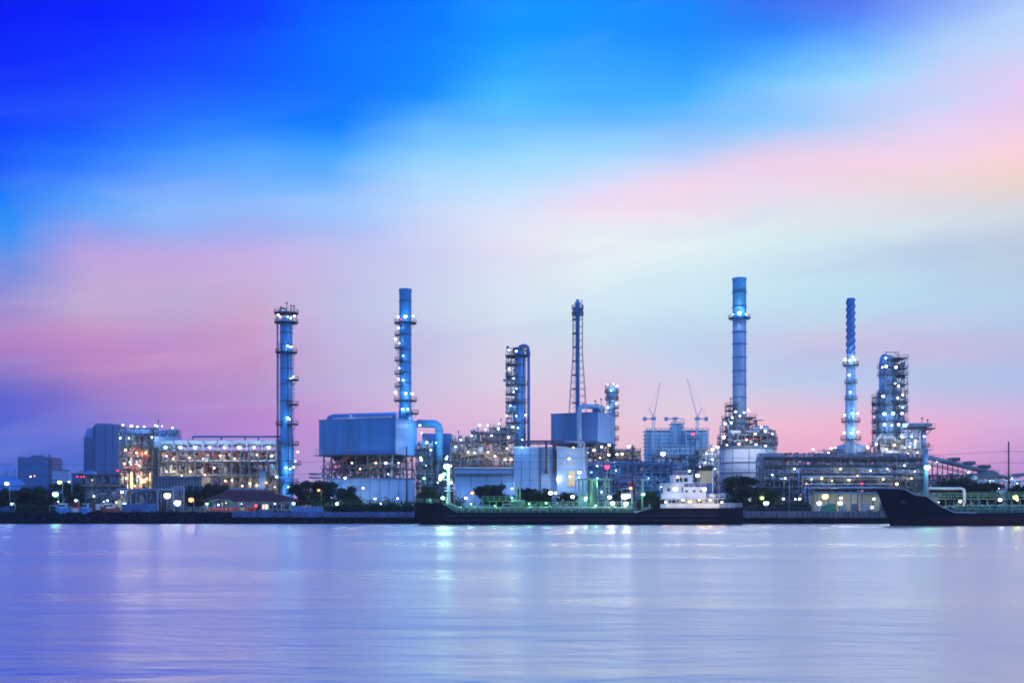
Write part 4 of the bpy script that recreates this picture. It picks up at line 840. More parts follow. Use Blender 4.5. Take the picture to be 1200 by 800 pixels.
def duct_unit():
    Y = 402; t = T('heat_recovery_unit', 'tall cyan elbow duct and blue steel tower standing right of the big furnace', 'refinery unit', (X(508, Y), Y, GZ)); zz = lambda p: Z(p, Y) - GZ; P = lambda p: S(p - 508, Y); rg = random.Random(41)
    b = MB(); b.box(P(494), P(528), 3, 12, zz(585), zz(507)); t.part('casing', b, 'mblue')
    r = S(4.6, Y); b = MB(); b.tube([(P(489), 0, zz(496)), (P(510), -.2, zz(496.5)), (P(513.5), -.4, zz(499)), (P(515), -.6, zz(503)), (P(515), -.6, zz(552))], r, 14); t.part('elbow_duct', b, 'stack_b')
    for p in (505, 515, 525, 535, 545): b = MB(); b.lathe(P(515), -.6, [(r, zz(p) - .1), (r + .15, zz(p) - .1), (r + .15, zz(p) + .1), (r, zz(p) + .1)], 16, 0, 0, 2 * pi, False); t.part('flange', b, 'bsteel')
    lv = [0, zz(585), zz(571), zz(558), zz(546), zz(536), zz(527)]
    frame(t, P(489), P(507), -5, 1, lv, 3, 1, 'steel', .18, True, True, .6, rg)
    for a, c in zip(lv[:-1], lv[1:]): clutter(t, P(490), P(506), -4.5, 0, a, c, 6, rg, ['alu', 'lsteel', 'bsteel', 'stack_b'])
    clutter(t, P(490), P(506), -4, 0, zz(527), zz(515), 9, rg, ['alu', 'lsteel', 'stack_b'])
    frame(t, P(507), P(531), -3, 3, [0, zz(566), zz(540)], 3, 1, 'steel', .18, True, True, .6, rg); clutter(t, P(508), P(530), -3, 2, zz(566), zz(541), 10, rg); clutter(t, P(508), P(530), -3, 2, 0, zz(566), 12, rg)
    tangle(t, P(489), P(508), -4, 6, 0, zz(516), 180, ['steel', 'bsteel', 'stack_c', 'dsteel'], 11); tangle(t, P(508), P(531), -3, 4, 0, zz(542), 130, ['steel', 'bsteel', 'dsteel'], 12)
    for px, py, c, pw in [(492, 498, 'C', 700), (500, 518, 'C', 700), (511, 518.5, 'C', 500), (494, 507, 'C', 300), (523, 537, 'W', 300), (493, 536, 'C', 300), (505, 527, 'C', 300), (500, 545, 'C', 300), (513, 565, 'C', 300), (528, 565, 'W', 350), (497, 560, 'G', 350)]: t.lamp(px, py, Y - 7, c, .42, pw)
duct_unit()
# ------------------------------------------------------------------ centre
def centre():
    Y = 352; zz = lambda p: Z(p, Y) - GZ
    t = T('plant_building', 'long low windowless pale blue building stepping up to a taller block behind trees', 'building', (X(600, Y), Y, GZ)); P = lambda p: S(p - 600, Y)
    b = MB(); b.box(P(533), P(601.5), 0, 14, 0, zz(549)); t.part('low_wing', b, 'lblue')
    b = MB(); b.box(P(602), P(664), -.5, 15, 0, zz(525)); t.part('tall_block', b, 'lblue')
    b = MB(); b.box(P(532), P(601.3), -.5, 14.3, zz(549), zz(547)); t.part('cornice', b, 'white')
    b = MB(); b.box(P(533), P(601), -1.2, -.01, zz(556.5), zz(554.8)); t.part('canopy', b, 'steel')
    b = MB(); b.box(P(601.5), P(664.5), -.9, 15.3, zz(525), zz(523.3)); t.part('cornice', b, 'white')
    for p in (552, 570, 588): b = MB(); b.box(P(p) - .06, P(p) + .06, -.06, -.003, 0, zz(557)); t.part('seam', b, 'steel')
    for p in (611, 621, 631, 655): b = MB(); b.box(P(p) - .06, P(p) + .06, -.56, -.503, 0, zz(525)); t.part('seam', b, 'steel')
    for z in (533, 541): b = MB(); b.box(P(602), P(664), -.55, -.502, zz(z) - .05, zz(z) + .05); t.part('seam', b, 'steel')
    for p, w in ((640, 1.4), (650, 2.1)):
        b = MB(); x = P(p); b.tube([(x, 1, zz(518)), (x, -1.4, zz(518)), (x, -1.6, zz(521)), (x, -1.6, zz(552))], S(w, Y), 8); b.box(x - S(w * 1.5, Y), x + S(w * 1.5, Y), -2.2, -.9, zz(555), zz(551.5)); t.part('downcomer_duct', b, 'maroon')
    b = MB(); b.rail([(P(602), -.8, zz(523)), (P(664), -.8, zz(523))], 1.3, 2, .06); t.part('railing', b, 'steel')
    for z, k in ((517, 2), (519.5, 2)): hpipes(t, P(602), P(664), 0, 6, zz(z), k, .16, .25, vary=.1, mats=['steel', 'bsteel'])
    for p in range(604, 664, 9): b = MB(); b.bar((P(p), 1, zz(523)), (P(p), 1, zz(516)), .14, 4); t.part('pipe_support', b, 'steel')
    for px, py, c in [(611.5, 523.8, 'C'), (600, 572, 'W'), (546, 583, 'W'), (654, 560.5, 'H')]: t.lamp(px, py, Y - 2, c, .42, 420, 1.2)
    t = T('switch_house', 'narrow pale two-part building with lit window panes right of the dark ducts', 'building', (X(676, Y), Y, GZ)); P = lambda p: S(p - 676, Y)
    b = MB(); b.box(P(652), P(688), -3, 8, 0, zz(527)); t.part('wall', b, 'lblue')
    b = MB(); b.box(P(651), P(689), -3.4, 8.3, zz(527), zz(525)); t.part('cornice', b, 'lblue')
    b = MB(); b.box(P(665), P(673), -3.3, -3.01, zz(570), zz(552)); t.part('window', b, 'tan')
    b = MB(); b.box(P(675), P(687), -6, -3.01, 0, zz(563)); t.part('porch', b, 'lblue')
    b = MB(); b.tube([(P(662), 0, zz(518)), (P(681), -4, zz(518)), (P(683.5), -4.3, zz(520)), (P(684), -4.3, zz(550)), (P(688), -4.3, zz(562))], S(1.5, Y), 8); t.part('vent_pipe', b, 'lsteel')
    for k in range(3): b = MB(); b.box(P(655) + k * 2, P(655) + k * 2 + 1.2, -3.06, -3.003, zz(545), zz(541)); t.part('louvre', b, 'lsteel')
    for px, py, c, r in [(667, 537, 'H', .5), (679, 553, 'W', .55), (678.5, 559, 'W', .4), (654, 561, 'H', .55), (668, 558, 'H', .3), (672, 524, 'H', .35), (651, 577, 'W', .55), (656, 583, 'W', .4)]: t.lamp(px, py, Y - 7, c, r, 450, 1.2)
centre()
def mid_unit():
    Y = 398; t = T('process_structure', 'open steel process structure with vertical drums behind the long low pale building', 'refinery unit', (X(566, Y), Y, GZ)); zz = lambda p: Z(p, Y) - GZ; P = lambda p: S(p - 566, Y); rg = random.Random(51)
    lv = [0, zz(575), zz(560), zz(547), zz(532), zz(517)]
    frame(t, P(528), P(603), 0, 9, lv, 9, 1, 'steel', .22, True, True, .2, rg)
    frame(t, P(553), P(603), .3, 8.7, [lv[-1], zz(507)], 6, 1, 'steel', .2, True, True, .35, rg)
    frame(t, P(574), P(603), .6, 8.4, [zz(507), zz(501)], 4, 1, 'steel', .16, True, True, .5, rg)
    for a, c, n in ((lv[3], lv[4], 26), (lv[4], lv[5], 24), (lv[2], lv[3], 10)): clutter(t, P(528), P(602), .4, 8.5, a + .1, c, n, rg, ['alu', 'lsteel', 'tan', 'white', 'steel', 'stack_c'], .45)
    clutter(t, P(553), P(602), 1, 8, lv[-1], zz(507), 18, rg); clutter(t, P(574), P(602), 1, 8, zz(507), zz(499), 10, rg); clutter(t, P(530), P(553), 1, 8, lv[-1], zz(508), 8, rg)
    tangle(t, P(528), P(603), .5, 9, lv[2], lv[5], 380, ['steel', 'alu', 'tan', 'lsteel', 'dsteel'], 21); tangle(t, P(553), P(603), .5, 8, lv[5], zz(505), 90, ['steel', 'lsteel', 'bsteel'], 22)
    vents(t, [(P(537), 1, lv[-1], 3.4), (P(552.5), 1, lv[-1], 3.4), (P(560), 1, zz(507), 1.4), (P(587), 1, zz(501), 2.8)], 'bsteel')
    hpipes(t, P(528), P(603), .2, 8, lv[3] + .1, 6, .15, .3, rg); hpipes(t, P(528), P(603), .2, 8, lv[4] + .1, 4, .15, .3, rg)
    for px, py, c, pw in [(548.5, 529.5, 'H', 650), (556, 530, 'W', 350), (572, 529.5, 'H', 800), (553, 510, 'W', 250), (571.5, 498, 'C', 160), (562, 497.5, 'C', 160), (585, 496, 'C', 160), (594, 525, 'H', 600), (592, 538, 'H', 420), (584, 502, 'W', 160), (569, 503, 'W', 140), (576, 510, 'W', 200), (534, 523, 'W', 300), (524, 534.5, 'W', 250), (580, 534, 'H', 300), (599, 538, 'H', 200), (540, 515, 'C', 200)]: t.lamp(px, py, Y - 1.6, c, .4, pw)
    # fractionating column
    t = T('distillation_column', 'stout blue column with looped overhead pipe and decks stacked on its left', 'column', (X(609, Y + 6), Y + 6, GZ)); P = lambda p: S(p - 609, Y); r = S(6.4, Y)
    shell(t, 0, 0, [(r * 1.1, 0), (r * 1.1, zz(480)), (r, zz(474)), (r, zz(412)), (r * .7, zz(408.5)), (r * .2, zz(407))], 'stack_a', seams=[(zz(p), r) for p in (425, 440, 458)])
    b = MB(); rp = S(2.3, Y); b.tube([(P(608), -.3, zz(410)), (P(608), -.3, zz(406)), (P(609.5), -.4, zz(403)), (P(612), -.4, zz(402)), (P(616), -.4, zz(402)), (P(618.8), -.4, zz(404)), (P(619.6), -.4, zz(408)), (P(619.6), -.4, zz(525))], rp * .75, 10); t.part('overhead_pipe', b, 'dblue')
    b = MB(); b.tube([(P(616), -1.5, zz(415)), (P(616), -1.5, zz(525))], .16, 6); t.part('pipe', b, 'lsteel')
    b = MB(); b.tube([(P(613.5), -2, zz(440)), (P(613.5), -2, zz(525))], .2, 6); t.part('pipe', b, 'alu')
    frame(t, P(593.5), P(605), -3.5, 2.5, [0, zz(575), zz(550), zz(517), zz(503), zz(494), zz(483), zz(470), zz(460), zz(449), zz(439), zz(425), zz(415)], 2, 1, 'steel', .14, True, True, .3, rg)
    clutter(t, P(594), P(605), -3, 2, zz(503), zz(493), 6, rg, ['alu', 'lsteel', 'stack_c']); clutter(t, P(594), P(605), -3, 2, zz(483), zz(471), 4, rg, ['alu', 'lsteel', 'stack_c']); clutter(t, P(594), P(604), -3, 2, zz(449), zz(440), 3, rg, ['alu', 'stack_c']); clutter(t, P(597), P(612), -2, 2, zz(411), zz(404), 7, rg, ['dblue', 'steel'])
    platform(t, 0, 0, zz(414), r, r * 2.0, 120, 380); platform(t, 0, 0, zz(470), r, r * 1.5, 180, 330); platform(t, 0, 0, zz(449), r, r * 1.6, 180, 330); platform(t, 0, 0, zz(494), r * 1.1, r * 1.6, 180, 330)
    tangle(t, P(593.5), P(606), -3, 2.5, zz(517), zz(415), 130, ['steel', 'bsteel', 'stack_c'], 23); tangle(t, P(594), P(618), -1, 2, zz(415), zz(405), 30, ['dblue', 'steel'], 24)
    for px, py, c, pw in [(596.5, 432, 'W', 300), (602, 443, 'C', 520), (605, 455, 'W', 600), (596, 410, 'W', 120), (605, 411, 'W', 120), (602, 459, 'C', 260), (593.5, 486.5, 'W', 350), (605, 487, 'C', 500), (601, 500, 'W', 500), (607, 501, 'C', 500), (616, 486, 'W', 350), (598, 475, 'C', 240), (596, 512, 'W', 300), (612, 515, 'W', 300)]: t.lamp(px, py, Y - 1, c, .4, pw)
mid_unit()
def furnace_K():
    Y = 390; t = T('furnace', 'smaller slate blue clad furnace box with a pale pipe bent over its front', 'furnace', (X(683, Y + 5), Y + 5, GZ), R(-27)); zz = lambda p: Z(p, Y) - GZ
    w = 8.9; d = 15.5; y0 = -d / 2; zb = zz(519); zt = zz(485)
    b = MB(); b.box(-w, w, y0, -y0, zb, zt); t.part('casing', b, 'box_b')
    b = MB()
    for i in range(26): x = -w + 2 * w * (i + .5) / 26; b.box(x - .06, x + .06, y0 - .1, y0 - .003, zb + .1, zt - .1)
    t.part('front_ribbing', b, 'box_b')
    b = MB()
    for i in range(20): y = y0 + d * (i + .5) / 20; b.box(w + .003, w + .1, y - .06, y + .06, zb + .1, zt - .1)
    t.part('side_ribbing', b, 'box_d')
    b = MB(); b.box(w + .101, w + .13, y0 + .02, -y0 - .02, zb + .02, zt - .02); t.part('lit_side_cladding', b, 'box_d')  # right face made paler in colour to show the light on it
    b = MB(); b.box(-w - .2, w + .2, y0 - .2, -y0 + .2, zt, zt + .3); t.part('roof', b, 'bsteel')
    b = MB(); b.box(-w - .6, w + .8, y0 - 1, -y0 + .8, zb - .35, zb - .05); t.part('walkway', b, 'dsteel')
    b = MB(); x = -w + 11.4; b.tube([(x, y0 - 1, zz(540)), (x, y0 - 1, zz(482)), (x + .3, y0 - .9, zz(478.8)), (x + 1.2, y0 - .5, zz(477)), (w - 1.6, y0 + 3, zz(477.5)), (w - .6, y0 + 3.5, zz(479.5)), (w - .4, y0 + 3.6, zt)], .85, 12); t.part('transfer_duct', b, 'stack_c')
    rg = random.Random(61)
    frame(t, -w + .6, w - .6, y0 + .5, -y0 - .5, [0, zz(575), zz(560), zz(547), zz(535), zb - .4], 3, 2, 'steel', .24, True, True, .5, rg)
    for a, c, n in ((zz(535), zb - 1, 16), (zz(547), zz(535), 14), (zz(560), zz(547), 10), (0, zz(575), 8)): clutter(t, -w + .6, w - .6, y0, -y0, a + .1, c, n, rg, ['tan', 'alu', 'lsteel', 'steel', 'rust'])
    for k in range(4): stairs(t, *((w + .8, w + .8 + .01) if 0 else ((w - 5, w) if k % 2 else (w, w - 5))), y0 - 2, zz(575) + k * 3.6, zz(575) + (k + 1) * 3.6)
    tangle(t, -w, w, y0 + .5, -y0, 0, zb - .5, 300, ['steel', 'dsteel', 'alu', 'tan'], 25)
    for px, py, c, pw in [(713.5, 532.5, 'W', 900), (705, 523, 'W', 350), (696, 527, 'H', 300), (688, 530, 'H', 300), (714, 521, 'W', 200), (703, 536, 'H', 250), (723, 532, 'W', 200), (700, 545, 'W', 250)]: t.lamp(px, py, Y - 9, c, .42, pw)
    # latticed chimney
    t = T('lattice_chimney', 'slender blue flare chimney inside an open lattice tower behind the smaller furnace', 'chimney', (X(677, Y + 8), Y + 8, GZ)); P = lambda p: S(p - 677, Y + 8)
    Y2 = Y + 8; zz = lambda p: Z(p, Y2) - GZ; r = S(2.3, Y2)
    shell(t, 0, 0, [(r, 0), (r, zz(358)), (r * 1.5, zz(357)), (r * 1.5, zz(354)), (r * .7, zz(353.5)), (r * .7, zz(351.5)), (r, zz(351))], 'stack_a', 12)
    b = MB(); zs = [zz(358 + i * (480 - 358) / 15) for i in range(16)]; zs.reverse()
    wd = lambda z: 1.7 + (1.3 if z < zz(415) else 0) * (zz(415) - z) / (zz(415) - zz(480)) * 1.0
    cs = lambda z: [(-wd(z), -wd(z)), (wd(z), -wd(z)), (wd(z), wd(z)), (-wd(z), wd(z))]
    low = [0] + zs
    for k in range(4):
        b = MB(); pts = [(cs(max(z, zz(480)))[k][0], cs(max(z, zz(480)))[k][1], z) for z in low]; b.tube(pts, .1, 4); t.part('corner_post', b, 'rust')
    for i in range(len(zs) - 1):
        b = MB(); a = cs(zs[i]); c = cs(zs[i + 1])
        for k in range(4):
            k2 = (k + 1) % 4; b.bar((*c[k], zs[i + 1]), (*c[k2], zs[i + 1]), .075, 4); b.bar((*a[k], zs[i]), (*c[k2], zs[i + 1]), .045, 3)
        t.part('lattice_bay', b, 'bsteel')
    for i in range(1, 16, 1): 
        if i % 2 == 0 or i < 3: b = MB(); z = zs[15 - i] if 15 - i >= 0 else zs[0]; b.box(-1.9, .2, -1.9, 1.9, z - .06, z + .06); t.part('rest_platform', b, 'bsteel')
    platform(t, 0, 0, zz(369), r, 2.15, mat='bsteel'); platform(t, 0, 0, zz(362), r, 2.15, mat='bsteel')
    shell(t, 0, 0, [(r, zz(369)), (r * 1.9, zz(366)), (r * 2, zz(361)), (r, zz(359))], 'stack_a', 12, 'burner')
    b = MB(); b.bar((1.5, 0, zz(369)), (1.5, 0, zz(351)), .16, 5); b.bar((-1, .8, zz(365)), (-1, .8, zz(356)), .1, 4); t.part('pilot_pipe', b, 'bsteel')
    b = MB(); b.ladder((-1.1, -.6, 0), zz(370), .5, .05, cage=False); t.part('ladder', b, 'bsteel')
    # slim column at right
    Y2 = Y + 10; t = T('distillation_column', 'short pale column with bright crown platform rising behind the smaller furnace', 'column', (X(717, Y2), Y2, GZ)); zz = lambda p: Z(p, Y2) - GZ; r = S(4, Y2)
    shell(t, 0, 0, [(r, 0), (r, zz(467)), (r * 1.5, zz(463)), (r * 1.5, zz(456)), (r * .9, zz(453)), (r * .2, zz(452))], 'stack_c', 16, seams=[(zz(p), r) for p in (472, 480)])
    platform(t, 0, 0, zz(460), r * 1.5, r * 2.1); platform(t, 0, 0, zz(468), r, r * 2.0)
    for p in (478, 487, 503, 515): platform(t, 0, 0, zz(p), r, r * 2.1, -80, 50)
    b = MB(); b.tube([(-r - .5, -.5, zz(452)), (-r - .5, -.5, zz(530))], .22, 6); t.part('pipe', b, 'lsteel')
    b = MB(); b.tube([(0, 0, zz(453)), (.1, 0, zz(450.5)), (.9, 0, zz(449.8)), (r + .6, 0, zz(451.5)), (r + .7, 0, zz(470))], .28, 6); t.part('overhead_pipe', b, 'alu')
    vents(t, [(-r - .9, 0, zz(460), 2.2), (-1, .4, zz(454), 1), (r + .7, .3, zz(460), 2)])
    for px, py, c, pw in [(712, 450.5, 'W', 200), (719, 449.8, 'W', 200), (723, 452, 'W', 120), (722.5, 472.5, 'W', 260), (712.5, 477, 'C', 260), (716, 457, 'C', 300)]: t.lamp(px, py, Y2 - r - 1, c, .42, pw)
    t = T('vent_cluster', 'cluster of short vents on a small deck left of the short pale column', 'platform', (X(702, Y2), Y2 + 2, GZ)); P = lambda p: S(p - 702, Y2)
    frame(t, P(696), P(708), -2, 2, [0, zz(540), zz(510), zz(480)], 2, 1, 'steel', .16, True, True, .4, rg)
    vents(t, [(P(698), 0, zz(480), 3.2), (P(702), 0, zz(480), 1.6), (P(705), 0, zz(480), 3.8), (P(700), 1, zz(480), 2)])
    for i in range(3): b = MB(); x = P(698.5 + i * 3.4); b.lathe(x, -1, [(.7, zz(482)), (.8, zz(476)), (.3, zz(474.5))], 10); t.part('drum', b, 'stack_c')
furnace_K()
def mid_rack():
    Y = 372; t = T('pipe_rack', 'wide blue pipe rack of many levels between the smaller furnace and the tanker cabin', 'pipe rack', (X(742, Y), Y, GZ)); zz = lambda p: Z(p, Y) - GZ; P = lambda p: S(p - 742, Y); rg = random.Random(71)
    lv = [0, zz(583), zz(573), zz(562), zz(553), zz(544)]
    frame(t, P(688), P(802), 0, 12, lv, 12, 1, 'bsteel', .2, False, False, .22, rg)
    for z, n in zip(lv[1:], (6, 9, 10, 11, 9)): hpipes(t, P(686), P(804), .2, 11.5, z + .05, n, .16, .36, rg, ['bsteel', 'stack_c', 'bsteel', 'steel', 'lsteel', 'rust'], .3)
    for z in lv[1:]: b = MB(); b.rail([(P(688), -.4, z), (P(802), -.4, z)], 1.1, 3, .05); t.part('railing', b, 'bsteel')
    for a, c in zip(lv[:-1], lv[1:]): clutter(t, P(688), P(802), 0, 11, a, c, 12, rg, ['bsteel', 'lsteel', 'steel', 'rust', 'stack_c'], .2)
    tangle(t, P(688), P(802), 0, 12, 0, lv[5] + 1, 700, ['bsteel', 'steel', 'bsteel', 'stack_c', 'dsteel'], 26, .22)
    for px, py, c in [(705, 576, 'W'), (700, 560, 'C'), (741, 566, 'R'), (775, 570, 'W'), (760, 560, 'C'), (722, 551, 'C'), (752, 579, 'G')]: t.lamp(px, py, Y - 1, c, .28, 260)
    Y = 392; t = T('process_structure', 'low steel structure with floodlights and small drums above the wide blue pipe rack', 'refinery unit', (X(745, Y), Y, GZ)); zz = lambda p: Z(p, Y) - GZ; P = lambda p: S(p - 745, Y)
    lv = [0, zz(570), zz(550), zz(538), zz(529)]
    frame(t, P(722), P(750), 0, 8, lv, 4, 1, 'steel', .18, True, True, .4, rg); frame(t, P(768), P(800), 0, 8, [0, zz(570), zz(552), zz(545), zz(536)], 4, 1, 'steel', .18, True, True, .4, rg)
    clutter(t, P(722), P(750), .5, 7.5, lv[3], zz(526), 14, rg); clutter(t, P(722), P(750), .5, 7.5, lv[2], lv[3], 12, rg); clutter(t, P(768), P(800), .5, 7.5, zz(545), zz(533), 14, rg); clutter(t, P(768), P(800), .5, 7.5, zz(552), zz(545), 10, rg)
    clutter(t, P(735), P(745), .5, 7.5, lv[4], zz(522), 6, rg)
    tangle(t, P(722), P(750), 0, 8, lv[1], zz(526), 120, ['steel', 'lsteel', 'dsteel'], 27); tangle(t, P(768), P(800), 0, 8, 0, zz(538), 150, ['steel', 'lsteel', 'dsteel'], 28)
    for px, py, c, r, pw in [(737, 522.5, 'W', .6, 300), (729, 531.5, 'H', .5, 450), (777, 531, 'W', 1.0, 900), (775, 546, 'W', .4, 300), (793, 546, 'H', .4, 300), (788, 548, 'W', .4, 300), (780, 552, 'C', .3, 200)]: t.lamp(px, py, Y - 1, c, r, pw)
    vents(t, [(P(771), 1, zz(536), 2.4), (P(797), 1, zz(536), 2.6)], 'dsteel')
    Y = 400; t = T('lattice_mast', 'blue lattice mast with a platform and red warning light in front of the construction site', 'mast', (X(812, Y), Y, GZ)); z1 = Z(514, Y) - GZ
    for k, (dx, dy) in enumerate(((-1, -1), (1, -1), (1, 1), (-1, 1))): b = MB(); b.tube([(dx * 1.5, dy * 1.5, 0), (dx * .8, dy * .8, z1)], .14, 4); t.part('corner_post', b, 'bsteel')
    b = MB(); z = 0
    while z < z1 - 2: u = 1.5 - .7 * z / z1; b.bar((-u, -u, z), (u, -u, z + 2), .08, 3); b.bar((u, -u, z), (-u, -u, z + 2), .08, 3); b.bar((-u, -u, z + 2), (u, -u, z + 2), .08, 3); z += 2
    t.part('lattice', b, 'bsteel'); platform(t, 0, 0, z1, .1, 2.2, mat='bsteel'); platform(t, 0, 0, z1 * .6, .1, 2.2, mat='bsteel')
    b = MB(); b.bar((0, 0, z1), (0, 0, z1 + 2), .1, 4); t.part('spike', b, 'bsteel'); t.lamp(812, 508, Y - 1, 'R', .7, 40)
mid_rack()
def tank_O():
    Y = 400; zz = lambda p: Z(p, Y) - GZ
    t = T('cylindrical_furnace', 'fat white cylindrical tank ringed by a lit platform under the tallest chimney', 'tank', (X(875.5, Y + 12), Y + 12, GZ)); P = lambda p: S(p - 875.5, Y); r = S(33, Y); rg = random.Random(81)
    shell(t, 0, 0, [(r, .2), (r, zz(525))], 'white', 40); shell(t, 0, 0, [(r + .05, zz(525)), (r * .97, zz(521)), (r * .7, zz(516)), (r * .4, zz(512)), (r * .35, zz(505))], 'lsteel', 40, 'roof_cone')
    for p in (541, 553, 565): b = MB(); b.lathe(0, 0, [(r, zz(p) - .12), (r + .2, zz(p) - .12), (r + .2, zz(p) + .12), (r, zz(p) + .12)], 40, 0, 0, 2 * pi, False); t.part('band', b, 'steel')
    for a in (200, 228, 262, 300, 330): b = MB(); a = R(a); b.bar(((r + .1) * cos(a), (r + .1) * sin(a), 0), ((r + .1) * cos(a), (r + .1) * sin(a), zz(521)), .13, 4); t.part('stiffener', b, 'lsteel')
    platform(t, 0, 0, zz(519), r * .85, r * 1.1, mat='steel'); platform(t, 0, 0, zz(510), r * .6, r * 1.08, mat='steel')
    for i in range(24): b = MB(); a = 2 * pi * i / 24; b.bar((r * 1.05 * cos(a), r * 1.05 * sin(a), zz(526)), (r * 1.07 * cos(a), r * 1.07 * sin(a), zz(509)), .14, 4); t.part('post', b, 'lsteel')
    for i in range(36):
        a = rg.uniform(190, 350); rr = r * rg.uniform(.75, 1.02); clutter(t, rr * cos(R(a)) - .2, rr * cos(R(a)) + .4, rr * sin(R(a)), rr * sin(R(a)) + .1, zz(519), zz(511), 1, rg, ['white', 'alu', 'rust', 'lsteel', 'rust'])
    for i in range(26):
        a = rg.uniform(190, 350); rr = r * rg.uniform(.5, .9); clutter(t, rr * cos(R(a)) - .2, rr * cos(R(a)) + .4, rr * sin(R(a)), rr * sin(R(a)) + .1, zz(510), zz(502), 1, rg, ['white', 'alu', 'lsteel'])
    tangle(t, P(849), P(904), -8, -3, zz(519), zz(503), 170, ['white', 'alu', 'rust', 'steel'], 29); tangle(t, P(850), P(874), -4.5, 3, zz(503), zz(486), 110, ['white', 'alu', 'steel'], 30)
    b = MB(); b.hdrum((P(878), -6, zz(501)), (P(896), -5, zz(501)), 1.25, 14); t.part('steam_drum', b, 'alu')
    frame(t, P(849), P(882), -5, 5, [zz(512), zz(502), zz(494), zz(487)], 4, 1, 'steel', .15, True, True, .3, rg)
    clutter(t, P(850), P(872), -4.5, 3, zz(502), zz(494), 12, rg, ['alu', 'white', 'lsteel']); clutter(t, P(850), P(866), -4.5, 3, zz(494), zz(485), 8, rg, ['alu', 'white', 'lsteel'])
    frame(t, P(851), P(862), -4, 2, [zz(487), zz(478), zz(472)], 2, 1, 'steel', .14, True, True, .3, rg); vents(t, [(P(855), -1, zz(472), 2.4), (P(882), -3, zz(495), 1)])
    b = MB(); b.tube([(P(839), -7, zz(522)), (P(839), -7, zz(498)), (P(841), -7, zz(496.5)), (P(848), -7, zz(497)), (P(848.5), -7, zz(512))], .3, 8); t.part('loop_pipe', b, 'lsteel')
    b = MB(); b.box(P(878), P(892), -4, -3, zz(490.6), zz(489.6)); b.box(P(884), P(885), -4, -3, zz(499), zz(490.6)); t.part('davit', b, 'steel')
    for px, py, c, pw in [(862, 482, 'W', 700), (877, 480.5, 'W', 900), (872, 483, 'W', 800), (867, 487, 'H', 500), (848, 512, 'W', 700), (850, 496, 'W', 600), (857, 495, 'C', 400), (892, 500, 'W', 400), (897, 505, 'W', 300), (858, 489, 'W', 400), (885, 508, 'H', 250), (905, 508, 'W', 250), (866, 520, 'H', 110), (852, 521, 'W', 90), (886, 520.5, 'W', 90), (897, 522, 'W', 90), (875, 515, 'H', 260)]: t.lamp(px, py, Y - 4 if py < 507 else Y - 1.5, c, .42 if pw < 600 else .55, pw)
    # chimney
    t = T('chimney_stack', 'tallest chimney, a sky blue ringed cylinder above the white tank', 'chimney', (X(866.5, Y + 10), Y + 10, GZ)); Y2 = Y + 10; zz = lambda p: Z(p, Y2) - GZ; r = S(7.8, Y2)
    shell(t, 0, 0, [(r * 1.02, zz(515)), (r, zz(343))], 'stack_c', 28); shell(t, 0, 0, [(r + .01, zz(375)), (r - .0, zz(343))], 'stack_b', 28, 'middle_section'); shell(t, 0, 0, [(r + .01, zz(374.9)), (r + .03, zz(330)), (r + .22, zz(328)), (r + .22, zz(326)), (r - .3, zz(326)), (r - .3, zz(330))], 'stack_b', 28, 'top_section')  # pale-to-blue tone grading up the stack put into section colours
    shell(t, 0, 0, [(r + .06, zz(343)), (r + .06, zz(329))], 'stack_b', 28, 'top_band')
    for p in (343, 360, 389, 403, 419, 435, 451, 466): b = MB(); b.lathe(0, 0, [(r, zz(p) - .12), (r + .3, zz(p) - .12), (r + .3, zz(p) + .12), (r, zz(p) + .12)], 28, 0, 0, 2 * pi, False); t.part('flange', b, 'dblue')
    platform(t, 0, 0, zz(373), r, r * 1.65, mat='dblue')
    b = MB(); b.ladder((r * .8, -r * .75, zz(490)), zz(345), .5, .05, ax=(.7, .7), cage=False); t.part('ladder', b, 'bsteel')
    t.lamp(866.5, 366.5, Y2 - r - .8, 'W', .75, 900, .9); t.lamp(874, 368, Y2 - r, 'C', .3, 200); t.lamp(859, 368, Y2 - r, 'C', .3, 200)
    # left annex
    Y = 390; t = T('process_structure', 'cluster of lit platforms and pipes climbing the left side of the white tank', 'refinery unit', (X(833, Y), Y, GZ)); zz = lambda p: Z(p, Y) - GZ; P = lambda p: S(p - 833, Y)
    lv = [0, zz(575), zz(560), zz(547), zz(536), zz(527)]
    frame(t, P(820), P(842), 0, 7, lv, 3, 1, 'lsteel', .17, True, True, .5, rg)
    for a, c in zip(lv[1:-1], lv[2:]): clutter(t, P(820), P(842), .3, 6.5, a, c, 9, rg, ['alu', 'white', 'lsteel', 'steel'])
    clutter(t, P(826), P(842), .3, 6.5, lv[-1], zz(520), 9, rg, ['alu', 'white', 'lsteel']); stairs(t, P(816), P(829), -1, zz(545), zz(523))
    tangle(t, P(800), P(846), 3, 12, 0, zz(532), 260, ['dsteel', 'bsteel', 'steel'], 57, .24); tangle(t, P(820), P(843), 0, 7, 0, zz(524), 190, ['lsteel', 'steel', 'alu'], 31)
    for px, py, c, r_, pw in [(841, 523.5, 'W', .6, 600), (835, 526, 'H', .6, 600), (828, 531, 'W', .35, 300), (820.5, 547, 'C', .35, 300), (817, 556.5, 'W', .55, 400), (835, 538, 'W', .35, 350), (838, 549, 'W', .35, 300), (826, 542, 'W', .3, 300)]: t.lamp(px, py, Y - 1, c, r_, pw)
tank_O()
